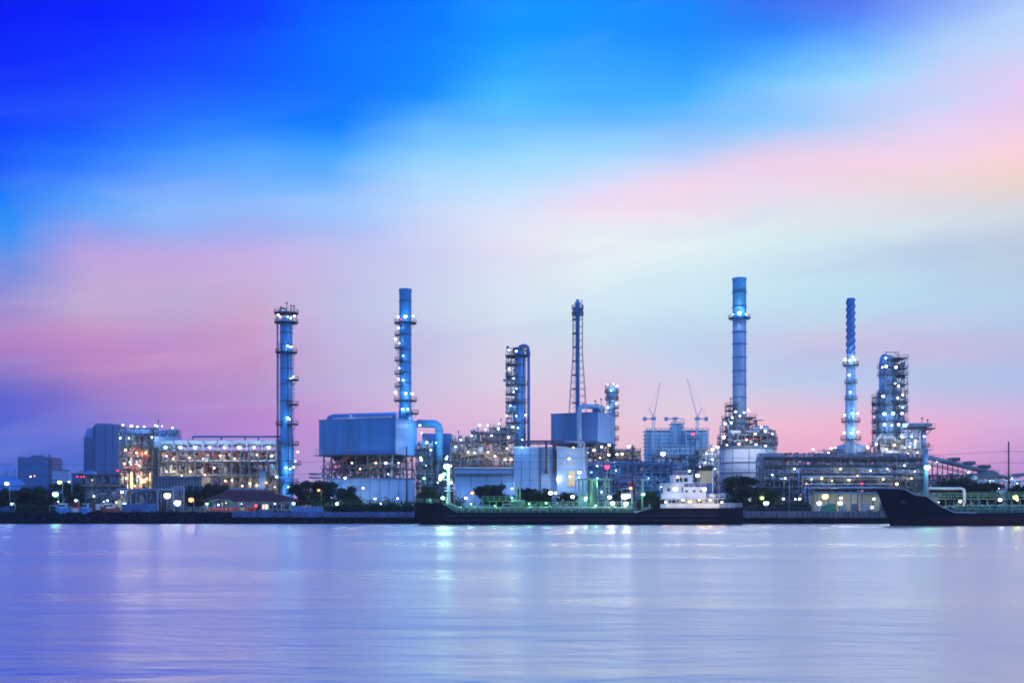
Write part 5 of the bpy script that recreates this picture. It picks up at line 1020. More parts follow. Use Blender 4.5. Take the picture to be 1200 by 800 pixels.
def right_rack():
    Y = 362; t = T('pipe_rack', 'very long steel pipe rack stacked with pipes behind the right hand quay', 'pipe rack', (X(985, Y), Y, GZ)); zz = lambda p: Z(p, Y) - GZ; P = lambda p: S(p - 985, Y); rg = random.Random(91)
    lv = [0, zz(572), zz(563), zz(555), zz(546), zz(537)]
    frame(t, P(896), P(1084), 0, 12, lv, 17, 1, 'steel', .2, True, False, .12, rg)
    for z, n in zip(lv[1:], (7, 8, 9, 9, 8)): hpipes(t, P(896), P(1084), -.2, 11.5, z + .1, n, .14, .34, rg, ['bsteel', 'lsteel', 'stack_c', 'steel', 'alu'], .25)
    for z in lv[2:]: b = MB(); b.rail([(P(896), -.5, z), (P(1084), -.5, z)], 1.1, 2.4, .06); t.part('railing', b, 'lsteel')
    for a, c in zip(lv[:-1], lv[1:]): clutter(t, P(897), P(1082), 0, 11, a + .1, c, 20, rg, ['lsteel', 'alu', 'tan', 'steel', 'rust'], .25)
    for i in range(4): b = MB(); z = lv[5] + .6 + i * .4; x = P(894) - i * .35; b.tube([(P(918), 1 + i, z), (x + .4, 1 + i, z), (x, 1 + i, z - .4), (x, 1 + i, zz(575))], .2, 6); t.part('down_pipe', b, 'lsteel')
    for i in range(3): b = MB(); b.tube([(P(935 + i * 4), -1, zz(598)), (P(935 + i * 4), -1, zz(549 + i * 9) - .2), (P(935 + i * 4) + .3, -1, zz(549 + i * 9)), (P(1045), -1, zz(549 + i * 9))], .2, 6); t.part('front_pipe', b, 'bsteel')
    tangle(t, P(896), P(1084), 1, 12, 0, lv[5] + 1.5, 1300, ['steel', 'dsteel', 'lsteel', 'bsteel', 'alu'], 32, .2); tangle(t, P(898), P(1084), 8, 12, 0, lv[4], 500, ['dsteel', 'maroon', 'steel'], 53, .3); tangle(t, P(896), P(1084), 4, 12, lv[5], zz(530), 160, ['steel', 'lsteel'], 33)
    for px, py, c, r_, pw in [(931, 549, 'W', .45, 300), (963, 560, 'H', .4, 400), (951, 561, 'W', .3, 300), (975, 563, 'H', .3, 300), (995, 562, 'H', .4, 350), (1005, 557, 'H', .3, 300), (1020, 551, 'W', .3, 300), (1051, 566.5, 'H', .5, 350), (1010, 566, 'R', .3, 80), (945, 566, 'O', .3, 200), (1060, 545, 'W', .3, 300), (1068, 560, 'H', .3, 300), (985, 549, 'H', .3, 350), (1035, 561, 'H', .3, 300), (1040, 549, 'W', .3, 300), (920, 560, 'W', .3, 300), (1072, 552, 'W', .3, 300), (905, 556, 'C', .3, 200)]: t.lamp(px, py, Y - 1.2, c, r_, pw)
    # building beneath
    Y = 345; t = T('pump_house', 'low cream pump house with lamps under the long right pipe rack', 'building', (X(993, Y), Y, GZ)); P = lambda p: S(p - 993, Y); zz = lambda p: Z(p, Y) - GZ
    b = MB(); b.box(P(955), P(1030), 0, 7, 0, zz(578)); t.part('wall', b, 'tan'); b = MB(); b.box(P(953), P(1032), -1, 7.4, zz(578), zz(576.5)); t.part('roof', b, 'bsteel')
    for i in range(5): b = MB(); x = P(962 + i * 13); b.box(x - 1, x + 1, -.1, -.003, 0, 2.6); t.part('door', b, 'steel' if i % 2 else 'lsteel')
    for i in range(6): b = MB(); x = P(957 + i * 13); b.box(x - .15, x + .15, -1, -.7, 0, zz(578)); t.part('post', b, 'bsteel')
    for px, py, c, r_, pw in [(967, 581, 'Y', 1.1, 500), (960, 589, 'W', .7, 350), (984.5, 589, 'H', .7, 400), (985.5, 583, 'W', .4, 300), (1024, 584, 'W', .4, 300), (1022, 594, 'W', .6, 250), (918, 584, 'W', .4, 300), (932, 584.5, 'W', .4, 300), (937, 584, 'W', .4, 200)]: t.lamp(px, py, Y - 8, c, r_, pw)
    t.lamp(893, 583, Y - 15, 'Y', .7, 400); t.lamp(898, 589.3, Y - 30, 'W', .8, 350); t.lamp(878, 585, Y - 15, 'W', .45, 300); t.lamp(859, 571.5, Y - 10, 'O', .6, 120)
    Y = 330; t = T('pipe_portal', 'blue steel goalpost carrying pipes over the lamps on the right bank', 'pipe rack', (X(985, Y), Y, GZ)); P = lambda p: S(p - 985, Y); z = Z(572, Y) - GZ
    for p in (943, 948, 1005): b = MB(); b.bar((P(p), 0, 0), (P(p), 0, z), .22, 5); t.part('leg', b, 'bsteel')
    for k in range(3): b = MB(); b.tube([(P(943), -.4 + k * .5, z * .8), (P(943), -.4 + k * .5, z + .2), (P(1028), -.4 + k * .5, z + .25)], .2, 6); t.part('pipe', b, 'stack_c')
right_rack()
def stack_Q():
    Y = 402; zz = lambda p: Z(p, Y) - GZ
    t = T('chimney_stack', 'slim blue chimney with spiral fins twisting round its upper half', 'chimney', (X(997, Y), Y, GZ)); r = S(4.4, Y); r2 = S(6.2, Y)
    shell(t, 0, 0, [(r2, 0), (r2, zz(470)), (r, zz(415)), (r, zz(349.5)), (r - .3, zz(349.5)), (r - .3, zz(352))], 'stack_c', 22); shell(t, 0, 0, [(r + .03, zz(415)), (r + .03, zz(350))], 'mblue', 22, 'upper_casing')
    for k in range(3):   # helical strakes
        b = MB(); n = 60; z0, z1 = zz(414), zz(351); turns = 2.6
        for i in range(n + 1):
            a = 2 * pi * (turns * i / n + k / 3); z = z0 + (z1 - z0) * i / n
            b.v += [(r * .98 * cos(a), r * .98 * sin(a), z - .28), ((r + .36) * cos(a), (r + .36) * sin(a), z - .1), ((r + .36) * cos(a), (r + .36) * sin(a), z + .1), (r * .98 * cos(a), r * .98 * sin(a), z + .28)]
            if i:
                m = (i - 1) * 4
                for q in range(3): b.q([m + q, m + 4 + q, m + 5 + q, m + 1 + q])
        t.part('spiral_fin', b, 'dblue')
    for p, ro in ((428, 1.75), (494, 1.75), (515, 1.9)): platform(t, 0, 0, zz(p), r, r2 * ro if p > 430 else r * 2.1, mat='dsteel')
    for p in (449, 468): platform(t, 0, 0, zz(p), r, r2 * 1.25, 180, 330)
    b = MB(); b.ladder((-.3, -r2 - .3, zz(515)), zz(429), .5, .06); t.part('ladder', b, 'lsteel')
    for px, py, c, pw in [(990.5, 421, 'W', 260), (1001.5, 421, 'W', 350), (996, 422, 'C', 700), (999.5, 418, 'W', 200), (995, 439, 'C', 300), (996.5, 459, 'C', 450), (998.5, 484, 'C', 700), (1005, 484, 'W', 260), (990, 486, 'C', 160), (989.5, 506.5, 'W', 300), (998, 507, 'C', 800), (1005.5, 506, 'W', 350)]: t.lamp(px, py, Y - r2 - 1.0, c, .5 if pw > 250 else .38, pw)
    t = T('furnace', 'squat steel furnace drum at the foot of the slim finned chimney', 'furnace', (X(997, Y + 9), Y + 9, GZ)); rr = S(19, Y); rg = random.Random(101)
    shell(t, 0, 0, [(rr, zz(540)), (rr, zz(524)), (rr * .9, zz(521)), (rr * .4, zz(518))], 'stack_c', 30, 'drum'); platform(t, 0, 0, zz(529), rr, rr + 1.3); platform(t, 0, 0, zz(538), rr, rr + 1.5)
    for i in range(8): a = 2 * pi * i / 8; b = MB(); b.bar((rr * cos(a), rr * sin(a), 0), (rr * cos(a), rr * sin(a), zz(539)), .3, 5); t.part('leg', b, 'steel')
    clutter(t, -rr - 2, rr + 4, -rr, -rr + 2, zz(538), zz(529), 18, rg); tangle(t, -rr - 6, rr + 5, -rr, 2, zz(540), zz(526), 120, ['steel', 'alu', 'lsteel'], 34); clutter(t, -rr - 5, -rr, -3, 3, zz(540), zz(526), 10, rg)
    for px, py, c in [(974, 525, 'W'), (979, 524, 'W'), (971, 530, 'H'), (1017, 524, 'W'), (953, 526, 'W')]: t.lamp(px, py, Y - 3, c, .45, 350)
    # big fractionator R
    t = T('distillation_column', 'tall domed fractionating column wrapped in lit decks at the right of the plant', 'column', (X(1041, Y + 8), Y + 8, GZ)); P = lambda p: S(p - 1041, Y)
    r = S(9.5, Y); cx = P(1040)
    shell(t, cx, 0, [(S(13, Y), 0), (S(13, Y), zz(485)), (r * 1.12, zz(478)), (r, zz(460)), (r, zz(423)), (r * .92, zz(418)), (r * .7, zz(414.5)), (r * .4, zz(412.5)), (.05, zz(411.5))], 'stack_c', 28)
    b = MB(); b.tube([(P(1037), -.5, zz(413)), (P(1034), -.7, zz(413)), (P(1031.5), -.8, zz(417)), (P(1030.5), -.8, zz(424)), (P(1030.5), -.8, zz(455)), (P(1028), -.8, zz(458)), (P(1028), -.8, zz(520))], S(1.7, Y), 10); t.part('overhead_pipe', b, 'mblue')
    for p, q0, q1, ro in ((437, 180, 400, 1.35), (459, 180, 400, 1.4), (420, 250, 380, 1.5), (449, 250, 400, 1.6)): platform(t, cx, 0, zz(p), r, r * ro, q0, q1)
    for p in (492, 505, 472): platform(t, cx, 0, zz(p), r, S(17, Y), 0, 360)
    for a_, m_, r_ in ((215, 'lsteel', .2), (238, 'bsteel', .28), (262, 'alu', .16), (290, 'steel', .22), (318, 'lsteel', .2)):
        b = MB(); q = R(a_); rr_ = r * 1.12 + .35; b.tube([(cx + r * cos(q), r * sin(q), zz(430 + a_ % 7 * 4)), (cx + rr_ * cos(q), rr_ * sin(q), zz(434 + a_ % 7 * 4)), (cx + rr_ * cos(q), rr_ * sin(q), zz(483)), (cx + (S(13, Y) + .3) * cos(q), (S(13, Y) + .3) * sin(q), zz(490)), (cx + (S(13, Y) + .3) * cos(q), (S(13, Y) + .3) * sin(q), zz(530))], r_, 6); t.part('pipe', b, m_)
    for z_, q_ in ((zz(444), 225), (zz(466), 275), (zz(477), 250)): b = MB(); q = R(q_); b.bar((cx + r * .9 * cos(q), r * .9 * sin(q), z_), (cx + (r * 1.12 + .5) * cos(q), (r * 1.12 + .5) * sin(q), z_), .5, 10); t.part('manhole', b, 'lsteel')
    platform(t, cx, 0, zz(428), r, r * 1.45, 190, 350); platform(t, cx, 0, zz(482), r, S(14.5, Y), 0, 360); b = MB(); b.ladder((cx - r * .75, -r * .8, zz(492)), zz(428), .5, .06); t.part('ladder', b, 'steel')
    frame(t, P(1044), P(1058), -5, 1, [zz(520), zz(506), zz(494), zz(481), zz(470), zz(460), zz(449), zz(438), zz(430), zz(418)], 2, 1, 'steel', .08, True, True, .4, rg)
    frame(t, P(1026), P(1062), -6, 6, [0, zz(560), zz(535), zz(520)], 5, 1, 'lsteel', .2, True, True, .3, rg)
    frame(t, P(1024), P(1030), -2, 2, [zz(520), zz(506), zz(494), zz(481), zz(470), zz(463)], 1, 1, 'steel', .12, True, True, .4, rg)
    for a, c, n in ((506, 494, 7), (494, 481, 6), (481, 470, 5), (460, 449, 4), (438, 430, 3)): clutter(t, P(1045), P(1057), -4.5, 0, zz(a), zz(c), n, rg, ['alu', 'lsteel', 'stack_c'])
    for a, c, n in ((535, 520, 24), (520, 508, 16)): clutter(t, P(1026), P(1062), -6, 0, zz(a), zz(c), n, rg, ['alu', 'white', 'tan', 'rust', 'lsteel'], .5)
    tangle(t, P(1026), P(1063), -6, 4, zz(560), zz(508), 300, ['alu', 'steel', 'tan', 'lsteel'], 35); tangle(t, P(1044), P(1059), -4, 1, zz(508), zz(420), 150, ['steel', 'bsteel', 'alu'], 36); tangle(t, P(1024), P(1031), -2, 2, zz(520), zz(465), 40, ['steel', 'bsteel'], 37)
    b = MB(); b.bar((P(1038), 0, zz(413)), (P(1038), 0, zz(408)), .15, 4); b.bar((P(1038), 0, zz(409)), (P(1053), 0, zz(409)), .15, 4); b.bar((P(1053), 0, zz(409)), (P(1053), 0, zz(418)), .12, 4); b.bar((P(1048), 0, zz(409)), (P(1053), 0, zz(413)), .1, 4); t.part('davit', b, 'dsteel')
    b = MB(); b.tube([(P(1022), -4, zz(530)), (P(1021), -4, zz(518)), (P(1024), -4, zz(512.5)), (P(1029), -4, zz(511)), (P(1040), -5, zz(511)), (P(1044), -5, zz(514)), (P(1046), -5, zz(530))], S(2.6, Y), 12); t.part('bypass_duct', b, 'alu')
    b = MB(); b.hdrum((P(1030), -7, zz(530)), (P(1048), -7, zz(530)), S(3.4, Y), 12); t.part('exchanger', b, 'alu')
    for px, py, c, pw in [(1038, 419, 'C', 160), (1038.5, 429, 'W', 450), (1050, 430, 'W', 450), (1034, 430, 'C', 140), (1049, 449, 'C', 260), (1053, 452, 'W', 350), (1035, 464, 'C', 420), (1052, 466, 'W', 500), (1058, 462, 'W', 160), (1036.5, 484.5, 'C', 750), (1046.5, 484, 'C', 650), (1057, 484, 'W', 280), (1058, 477, 'W', 220), (1036.5, 497, 'W', 850), (1053, 497, 'W', 850), (1045, 498, 'C', 400), (1057, 511, 'W', 600), (1027, 520, 'H', 500), (1048, 521, 'H', 600), (1039, 526, 'H', 500), (1016.5, 523, 'W', 350), (1063, 505, 'W', 250), (1060, 524, 'W', 350), (1033, 533, 'H', 400), (1055, 534, 'H', 400)]: t.lamp(px, py, Y - 1.5 if py < 480 else Y - 3, c, .45 if pw < 600 else .62, pw)
    # air fin bracket
    Y3 = 396; t = T('air_cooler', 'cantilevered air cooler deck on a braced pedestal right of the domed column', 'air cooler', (X(1080, Y3), Y3, GZ)); P = lambda p: S(p - 1080, Y3); zz = lambda p: Z(p, Y3) - GZ
    b = MB(); b.box(P(1062), P(1090), -2, 4, zz(500), zz(496)); t.part('tube_bundle', b, 'stack_c'); b = MB(); b.box(P(1060), P(1093), -2.6, 4.6, zz(503), zz(501.6)); t.part('deck', b, 'dsteel')
    b = MB(); b.rail([(P(1060), -2.6, zz(501.6)), (P(1093), -2.6, zz(501.6))], 1.3, 1.6, .06); t.part('railing', b, 'steel')
    for i in range(6): b = MB(); b.box(P(1063.5 + i * 4.4), P(1066 + i * 4.4), -2.1, -2.003, zz(499.5), zz(496.5)); t.part('header_box', b, 'lsteel')
    b = MB(); b.lathe(P(1083), 1, [(1.1, 0), (1, zz(503))], 12); t.part('pedestal', b, 'stack_c')
    b = MB()
    for p in (1072, 1092): b.bar((P(1083), 0, zz(512)), (P(p), 0, zz(503)), .2, 4)
    t.part('brace', b, 'lsteel')
    frame(t, P(1060), P(1076), -2, 3, [0, zz(560), zz(540), zz(527), zz(515), zz(503.5)], 2, 1, 'lsteel', .18, True, True, .6, rg)
    for a, c, n in ((515, 504, 9), (527, 515, 9), (540, 527, 8)): clutter(t, P(1060), P(1076), -2, 2, zz(a), zz(c), n, rg, ['alu', 'lsteel', 'white'], .4)
    tangle(t, P(1060), P(1078), -2, 3, 0, zz(504), 160, ['steel', 'alu', 'lsteel'], 38)
    platform(t, P(1083), 1, zz(523), 1, 2.2); vents(t, [(P(1080.5), 0, zz(496), 1.6), (P(1087), 0, zz(496), 1)])
    for px, py, c in [(1068, 511, 'W'), (1073, 516, 'W'), (1083, 511, 'W'), (1066, 523, 'W'), (1075, 530, 'H'), (1064, 531, 'H')]: t.lamp(px, py, Y3 - 4, c, .4, 400)
stack_Q()
def far_right():
    Y = 380; t = T('pipe_bridge', 'long pipe bridge sloping down to the right beyond the domed column', 'pipe rack', (X(1125, Y), Y, GZ)); P = lambda p: S(p - 1125, Y); zz = lambda p: Z(p, Y) - GZ; rg = random.Random(111)
    z0, z1 = zz(536), zz(556); x0, x1 = P(1086), P(1170)
    for k in range(5): b = MB(); b.bar((x0, k * .9, z0 + .4 + (k % 2) * .5), (x1, k * .9, z1 + .4 + (k % 2) * .5), .28, 6); t.part('pipe', b, rg.choice(['lsteel', 'stack_c', 'steel']))
    for y in (-.3, 4): b = MB(); b.bar((x0, y, z0), (x1, y, z1), .25, 4); b.bar((x0, y, z0 - 1.8), (x1, y, z1 - 1.8), .2, 4); t.part('girder', b, 'steel')
    for i in range(15):
        u = i / 14; x = x0 + (x1 - x0) * u; z = z0 + (z1 - z0) * u
        for y in (-.3, 4): b = MB(); b.bar((x, y, 0), (x, y, z), .17, 4); t.part('post', b, 'steel')
    b = MB(); b.rail([(x0, -.5, z0 + .3), (x1, -.5, z1 + .3)], 1.2, 2, .06); t.part('railing', b, 'steel')
    for i in range(3): b = MB(); x = P(1120 + i * 18); z = z0 + (z1 - z0) * (x - x0) / (x1 - x0); b.box(x - 1.4, x + 1.4, -.4, 4, z + 1.2, z + 2.4); t.part('junction_box', b, 'steel')
    tangle(t, P(1088), P(1170), 0, 6, 0, zz(556), 620, ['steel', 'dsteel', 'lsteel'], 39)
    for px, py in [(1098, 541), (1135, 553), (1150, 555), (1160, 563)]: t.lamp(px, py, Y - 1, 'C', .3, 260)
    for a in (1090, 1108): clutter(t, P(a), P(a + 30), 0, 6, 0, 6, 12, rg, ['lsteel', 'stack_c', 'steel'], .4)
    Y = 372; t = T('pump_shelter', 'low lit steel shelter at the lower end of the sloping pipe bridge', 'shelter', (X(1178, Y), Y, GZ)); P = lambda p: S(p - 1178, Y); zz = lambda p: Z(p, Y) - GZ
    frame(t, P(1146), P(1215), 0, 8, [0, zz(575), zz(562)], 8, 1, 'lsteel', .17, False, False, .3, rg)
    b = MB(); b.xprism([(P(1144), zz(562)), (P(1152), zz(554)), (P(1164), zz(551)), (P(1170), zz(556)), (P(1192), zz(558)), (P(1200), zz(554)), (P(1217), zz(553)), (P(1217), zz(556)), (P(1200), zz(557)), (P(1192), zz(560)), (P(1170), zz(558)), (P(1150), zz(561))], -.5, 8.5); t.part('roof', b, 'steel')
    clutter(t, P(1146), P(1213), .5, 7.5, 0, zz(570), 30, rg, ['white', 'lblue', 'alu', 'lsteel'], .45)
    tangle(t, P(1146), P(1213), 0, 8, 0, zz(562), 170, ['steel', 'lsteel', 'stack_c'], 40)
    for px, py in [(1160, 565), (1170, 572), (1192, 566), (1186, 560), (1151, 574), (1197, 575)]: t.lamp(px, py, Y - 1, 'C', .3, 350)
far_right()
# ------------------------------------------------------------------ ships, boats, jetty, poles
def loft(secs, n=10, m_split=None):
    """secs: (x, half beam at deck, half beam at water, deck z, keel z); returns hull shell MB, closed by a deck"""
    b = MB(); k = 2 * n + 1
    for x, hb, hw, zd, zk, *rk in secs:
        rk = rk[0] if rk else 0
        for j in range(k):
            s_ = (j - n) / n; a = abs(s_); sg = -1 if s_ < 0 else 1
            # a = 1 at the deck edge, 0 at the keel
            if a > .55: u = (a - .55) / .45; y = hw + (hb - hw) * u; z = (zd) * u + .0
            else: u = a / .55; y = hw * (1 - (1 - u) ** 2.2); z = zk * (1 - u ** 2.5)
            b.v.append((x + rk * (1 - max(z, -.5) / zd), sg * y, z))
    for i in range(len(secs) - 1):
        for j in range(k - 1):
            b.q([i * k + j, (i + 1) * k + j, (i + 1) * k + j + 1, i * k + j + 1], 1 if (m_split is not None and j in m_split) else 0, True)
    for e, rev in ((0, False), (len(secs) - 1, True)):
        idx = [e * k + j for j in range(k)]; b.q(idx[::-1] if rev else idx)
    return b
def deck_of(secs, dz=-.05):
    b = MB()
    for x, hb, hw, zd, zk, *_ in secs: b.v += [(x, -hb * .985, zd + dz), (x, hb * .985, zd + dz)]
    for i in range(len(secs) - 1): b.q([2 * i, 2 * i + 1, 2 * i + 3, 2 * i + 2])
    return b
def tanker():
    Y = 284; t = T('tanker_ship', 'long black-hulled river tanker with white deckhouse moored in front of the plant', 'ship', (X(676, Y), Y, 0)); P = lambda p: S(p - 676, Y - 5); zz = lambda p: Z(p, Y - 5)
    dk = zz(600.5); bw = 6
    secs = [(P(481.5), .15, .1, zz(588.5), -2, 1.5), (P(484), 2.0, .9, zz(588.6), -2, 1.3), (P(492), 4.4, 2.8, zz(588.8), -2.5, .7), (P(505), 5.8, 4.9, zz(589.2), -3), (P(517), bw, 5.8, zz(589.6), -3), (P(522), bw, bw, zz(592), -3), (P(528), bw, bw, zz(597), -3), (P(534), bw, bw, dk, -3), (P(600), bw, bw, dk, -3), (P(680), bw, bw, dk, -3), (P(744), bw, bw, dk, -3), (P(752), bw, bw, zz(598), -3), (P(762), bw, bw, zz(595.4), -3), (P(770), bw, bw, zz(595), -3), (P(840), bw, 5.6, zz(595), -3), (P(860), 5.2, 4.4, zz(594.8), -2.2), (P(870.5), 4.2, 3.4, zz(594.5), -1.4)]
    h = t.part('hull', loft(secs, 10), 'hull'); t.part('main_deck', deck_of(secs), 'gdeck')
    # knuckle strakes and boot stripe
    for z in (1.1, 2.3): b = MB(); b.box(P(520), P(840), -bw - .12, -bw - .01, z, z + .14); t.part('rubbing_strake', b, 'dsteel')
    b = MB(); b.rail([(P(534), -bw + .2, dk), (P(744), -bw + .2, dk)], 1.05, 1.6, .06); t.part('railing', b, 'gpipe')
    b = MB(); b.rail([(P(534), bw - .2, dk), (P(744), bw - .2, dk)], 1.05, 2.4, .05); t.part('railing', b, 'gpipe')
    b = MB(); b.rail([(P(484), -1.8, zz(588.5)), (P(492), -4.2, zz(588.8)), (P(505), -5.6, zz(589.2)), (P(518), -5.8, zz(589.6))], 1.0, 1.6, .06); t.part('railing', b, 'gpipe')
    b = MB(); b.rail([(P(840), -5.7, zz(595)), (P(860), -5.0, zz(595)), (P(869), -4.2, zz(594.6)), (P(869), 4.0, zz(594.6))], 1.1, 1.4, .06); t.part('railing', b, 'white')
    rg = random.Random(201)
    b = MB(); b.box(P(534), P(742), -3.6, 3.6, dk - .03, dk + .75); t.part('trunk_deck', b, 'gdeck')
    for k in range(7): 
        y = -3.2 + k * 1.05; r = rg.uniform(.12, .24); b = MB(); a = P(540 + rg.uniform(0, 20)); c = P(742 - rg.uniform(0, 25)); b.tube([(a, y, dk + .7), (a, y, dk + 1.25), (c, y, dk + 1.25), (c, y, dk + .7)], r, 6); t.part('deck_pipe', b, 'gpipe')
    for i in range(18): b = MB(); x = P(545 + i * 11); y = rg.choice((-2.6, -1.2, 1.5)); b.lathe(x, y, [(.5, dk + .7), (.55, dk + 1.3), (.62, dk + 1.35), (.3, dk + 1.6)], 10); b.bar((x, y, dk + 1.5), (x, y, dk + 1.9), .06, 4); b.lathe(x, y, [(.3, dk + 1.86), (.3, dk + 1.92)], 8); t.part('hatch', b, 'gpipe')
    for i in range(22): b = MB(); x = P(538 + i * 9.3); hh = rg.uniform(.9, 2.1); b.tube([(x, -3.9, dk), (x, -3.9, dk + hh - .15), (x + .2, -3.9, dk + hh), (x + .8, -3.9, dk + hh), (x + .9, -3.9, dk + hh - .4)], .09, 5); b.lathe(x, -3.9, [(.22, dk + .5), (.22, dk + .65)], 6); t.part('vent_pipe', b, 'gpipe')
    # raised catwalk midships
    zc = zz(586.5)
    b = MB(); b.box(P(563), P(598), -1.5, -.3, zc - .1, zc); b.rail([(P(563), -1.5, zc), (P(598), -1.5, zc)], 1.1, 1.4, .05)
    for p in range(564, 600, 8): b.bar((P(p), -.9, dk), (P(p), -.9, zc), .09, 4)
    t.part('catwalk', b, 'gpipe')
    b = MB(); zc2 = zz(592.5); b.box(P(598), P(745), -1.3, -.4, zc2 - .08, zc2); b.rail([(P(598), -1.3, zc2), (P(745), -1.3, zc2)], 1.0, 1.6, .05)
    for p in range(604, 745, 12): b.bar((P(p), -.9, dk), (P(p), -.9, zc2), .08, 4)
    t.part('catwalk', b, 'gpipe')
    # twin posts (kingposts) with crosshead
    for p in (604, 608): b = MB(); b.bar((P(p), 0, dk), (P(p), 0, zz(565)), .2, 6); b.bar((P(p) - .35, 0, zz(569)), (P(p) + .35, 0, zz(569)), .08, 4); t.part('kingpost', b, 'gpipe')
    b = MB(); b.bar((P(604), 0, zz(572)), (P(608), 0, zz(572)), .12, 4); b.bar((P(604), 0, zz(580)), (P(608), 0, zz(580)), .12, 4); b.box(P(598), P(613), -1.8, 1.8, zz(587), zz(585.5)); t.part('crosshead', b, 'gpipe')
    for i in range(8): b = MB(); x = P(598 + i * 2); b.tube([(x, -2, dk), (x, -2, zz(588)), (x + .3, -2.4, zz(587)), (x + .3, -3.4, zz(587)), (x + .3, -3.5, zz(590))], .12, 5); t.part('manifold_pipe', b, 'gpipe')
    # mast and very bright lamp forward
    fz = zz(589.4); b = MB(); b.bar((P(523), 0, fz - 1), (P(523), 0, zz(544)), .42, 8); b.lathe(P(523), 0, [(.5, zz(575)), (1.2, zz(575)), (1.2, zz(574)), (.5, zz(574))], 10); m = t.part('foremast', b, 'white')
    b = MB(); b.bar((P(523) - 1.3, 0, zz(561)), (P(523) + 1.0, 0, zz(561)), .12, 4); b.bar((P(523) - 1, 0, zz(571)), (P(523) + 1.8, 0, zz(571)), .12, 4); b.ladder((P(523), -.55, fz), zz(548), .5, .05, cage=False); t.part('mast_ladder', b, 'white')
    b = MB(); b.bar((P(521), -1.5, fz), (P(523), 0, zz(566)), .1, 4); b.bar((P(526), 1.5, fz - .8), (P(523), 0, zz(566)), .1, 4); t.part('mast_stay', b, 'white')
    t.lamp(523.5, 546, Y - 1, 'G', 1.15, 1000, 1); t.lamp(528, 545.5, Y - 1, 'W', .45, 250); t.lamp(517.5, 557.5, Y - 1, 'W', .75, 350); t.lamp(516, 561, Y - 1, 'W', .6, 200); t.lamp(520.5, 555, Y - 1, 'G', .5, 400); t.lamp(519, 583, Y - 2, 'G', .5, 600)
    b = MB(); b.hdrum((P(500), -1.5, fz + .7), (P(500), 1.5, fz + .7), .55, 10); b.box(P(500) - .8, P(500) + .8, -1.2, 1.2, fz - .05, fz + .3); t.part('windlass', b, 'gpipe')
    for i in range(5): b = MB(); x = P(524 + i * 3.4); z = zz(592.3 + i * 1.4); b.lathe(x, -3, [(.4, z - 1), (.45, z + .3), (.5, z + .6), (.2, z + .9)], 8); t.part('deck_vent', b, 'gpipe')
    for px, py, c, pw, r in [(552, 590, 'G', 260, .22), (580, 592, 'G', 300, .22), (620, 590, 'G', 260, .22), (640, 589, 'G', 260, .25), (600, 583, 'G', 260, .22), (671, 581.5, 'W', 500, .75), (686.5, 583, 'W', 350, .45), (714.5, 582, 'W', 450, .75), (718, 589, 'W', 250, .5), (734.5, 589.5, 'W', 350, .6), (698, 592, 'G', 260, .25), (754, 578.8, 'G', 260, .35), (540, 594, 'G', 260, .2)]: t.lamp(px, py, Y - 2, c, r, pw, .8)
    # small green mast aft
    b = MB(); b.bar((P(754), 0, dk), (P(754), 0, zz(561)), .25, 6); b.bar((P(754) - .9, 0, zz(576)), (P(754) + .9, 0, zz(576)), .1, 4); b.lathe(P(754), 0, [(.3, zz(563)), (.45, zz(560.5)), (.2, zz(559.5))], 8); t.part('aft_mast', b, 'gpipe')
    # deckhouse
    pz = zz(595)
    b = MB(); b.box(P(779), P(841), -5.4, 5.4, pz, zz(590)); b.box(P(783), P(838), -3.9, 4.2, zz(590), zz(584.5)); d1 = t.part('deckhouse_lower_tier', b, 'white')
    b = MB()
    for i in range(12): b.bar((P(780 + i * 5.4), -5.2, zz(590)), (P(780 + i * 5.4), -5.2, zz(584.6)), .1, 4)
    t.part('deck_post', b, 'white')
    b = MB(); b.box(P(778), P(848), -5.5, 5.5, zz(584.5), zz(583.8)); t.part('boat_deck', b, 'white')
    for i, p in enumerate((786, 791, 799, 808, 819)): b = MB(); b.box(P(p) - .55, P(p) + .55, -3.98, -3.905, zz(589), zz(585.8)); t.part('window', b, 'eWin' if i == 3 else 'glass', d1)
    b = MB(); b.box(P(779.5), P(800), -4.9, 4.9, zz(583.8), zz(577.5)); b.box(P(800.01), P(827), -4.0, 4.0, zz(583.8), zz(570)); d2 = t.part('deckhouse_middle_tier', b, 'white')
    for p in (804, 813, 821): b = MB(); b.lathe(P(p), -4.02, [(.01, zz(575.5)), (.3, zz(575.5)), (.3, zz(575.6))], 10); b.box(P(p) - .3, P(p) + .3, -4.06, -4.005, zz(576.3), zz(574.2)); t.part('porthole', b, 'glass', d2)
    b = MB(); b.box(P(781), P(801.5), -3.6, 3.6, zz(577.5), zz(566)); b.box(P(789), P(812), -2.9, 2.9, zz(566), zz(556.5)); d3 = t.part('wheelhouse', b, 'white')
    for a, c, z0, z1 in ((781.5, 785, 575, 571.5), (790, 793.5, 575, 571.8), (799, 801.2, 575, 571)): b = MB(); b.box(P(a), P(c), -3.66, -3.605, zz(z0), zz(z1)); t.part('window', b, 'glass', d3)
    for a, c in ((792.5, 795.5), (797, 799.8), (801.5, 806)): b = MB(); b.box(P(a), P(c), -2.97, -2.905, zz(564), zz(559.5)); t.part('window', b, 'glass', d3)
    b = MB(); b.box(P(778), P(788), -5, 5, zz(567), zz(565.7)); t.part('bridge_wing', b, 'lblue')
    b = MB(); b.box(P(788), P(813), -3.2, 3.2, zz(556.5), zz(555.8)); t.part('wheelhouse_roof', b, 'white')
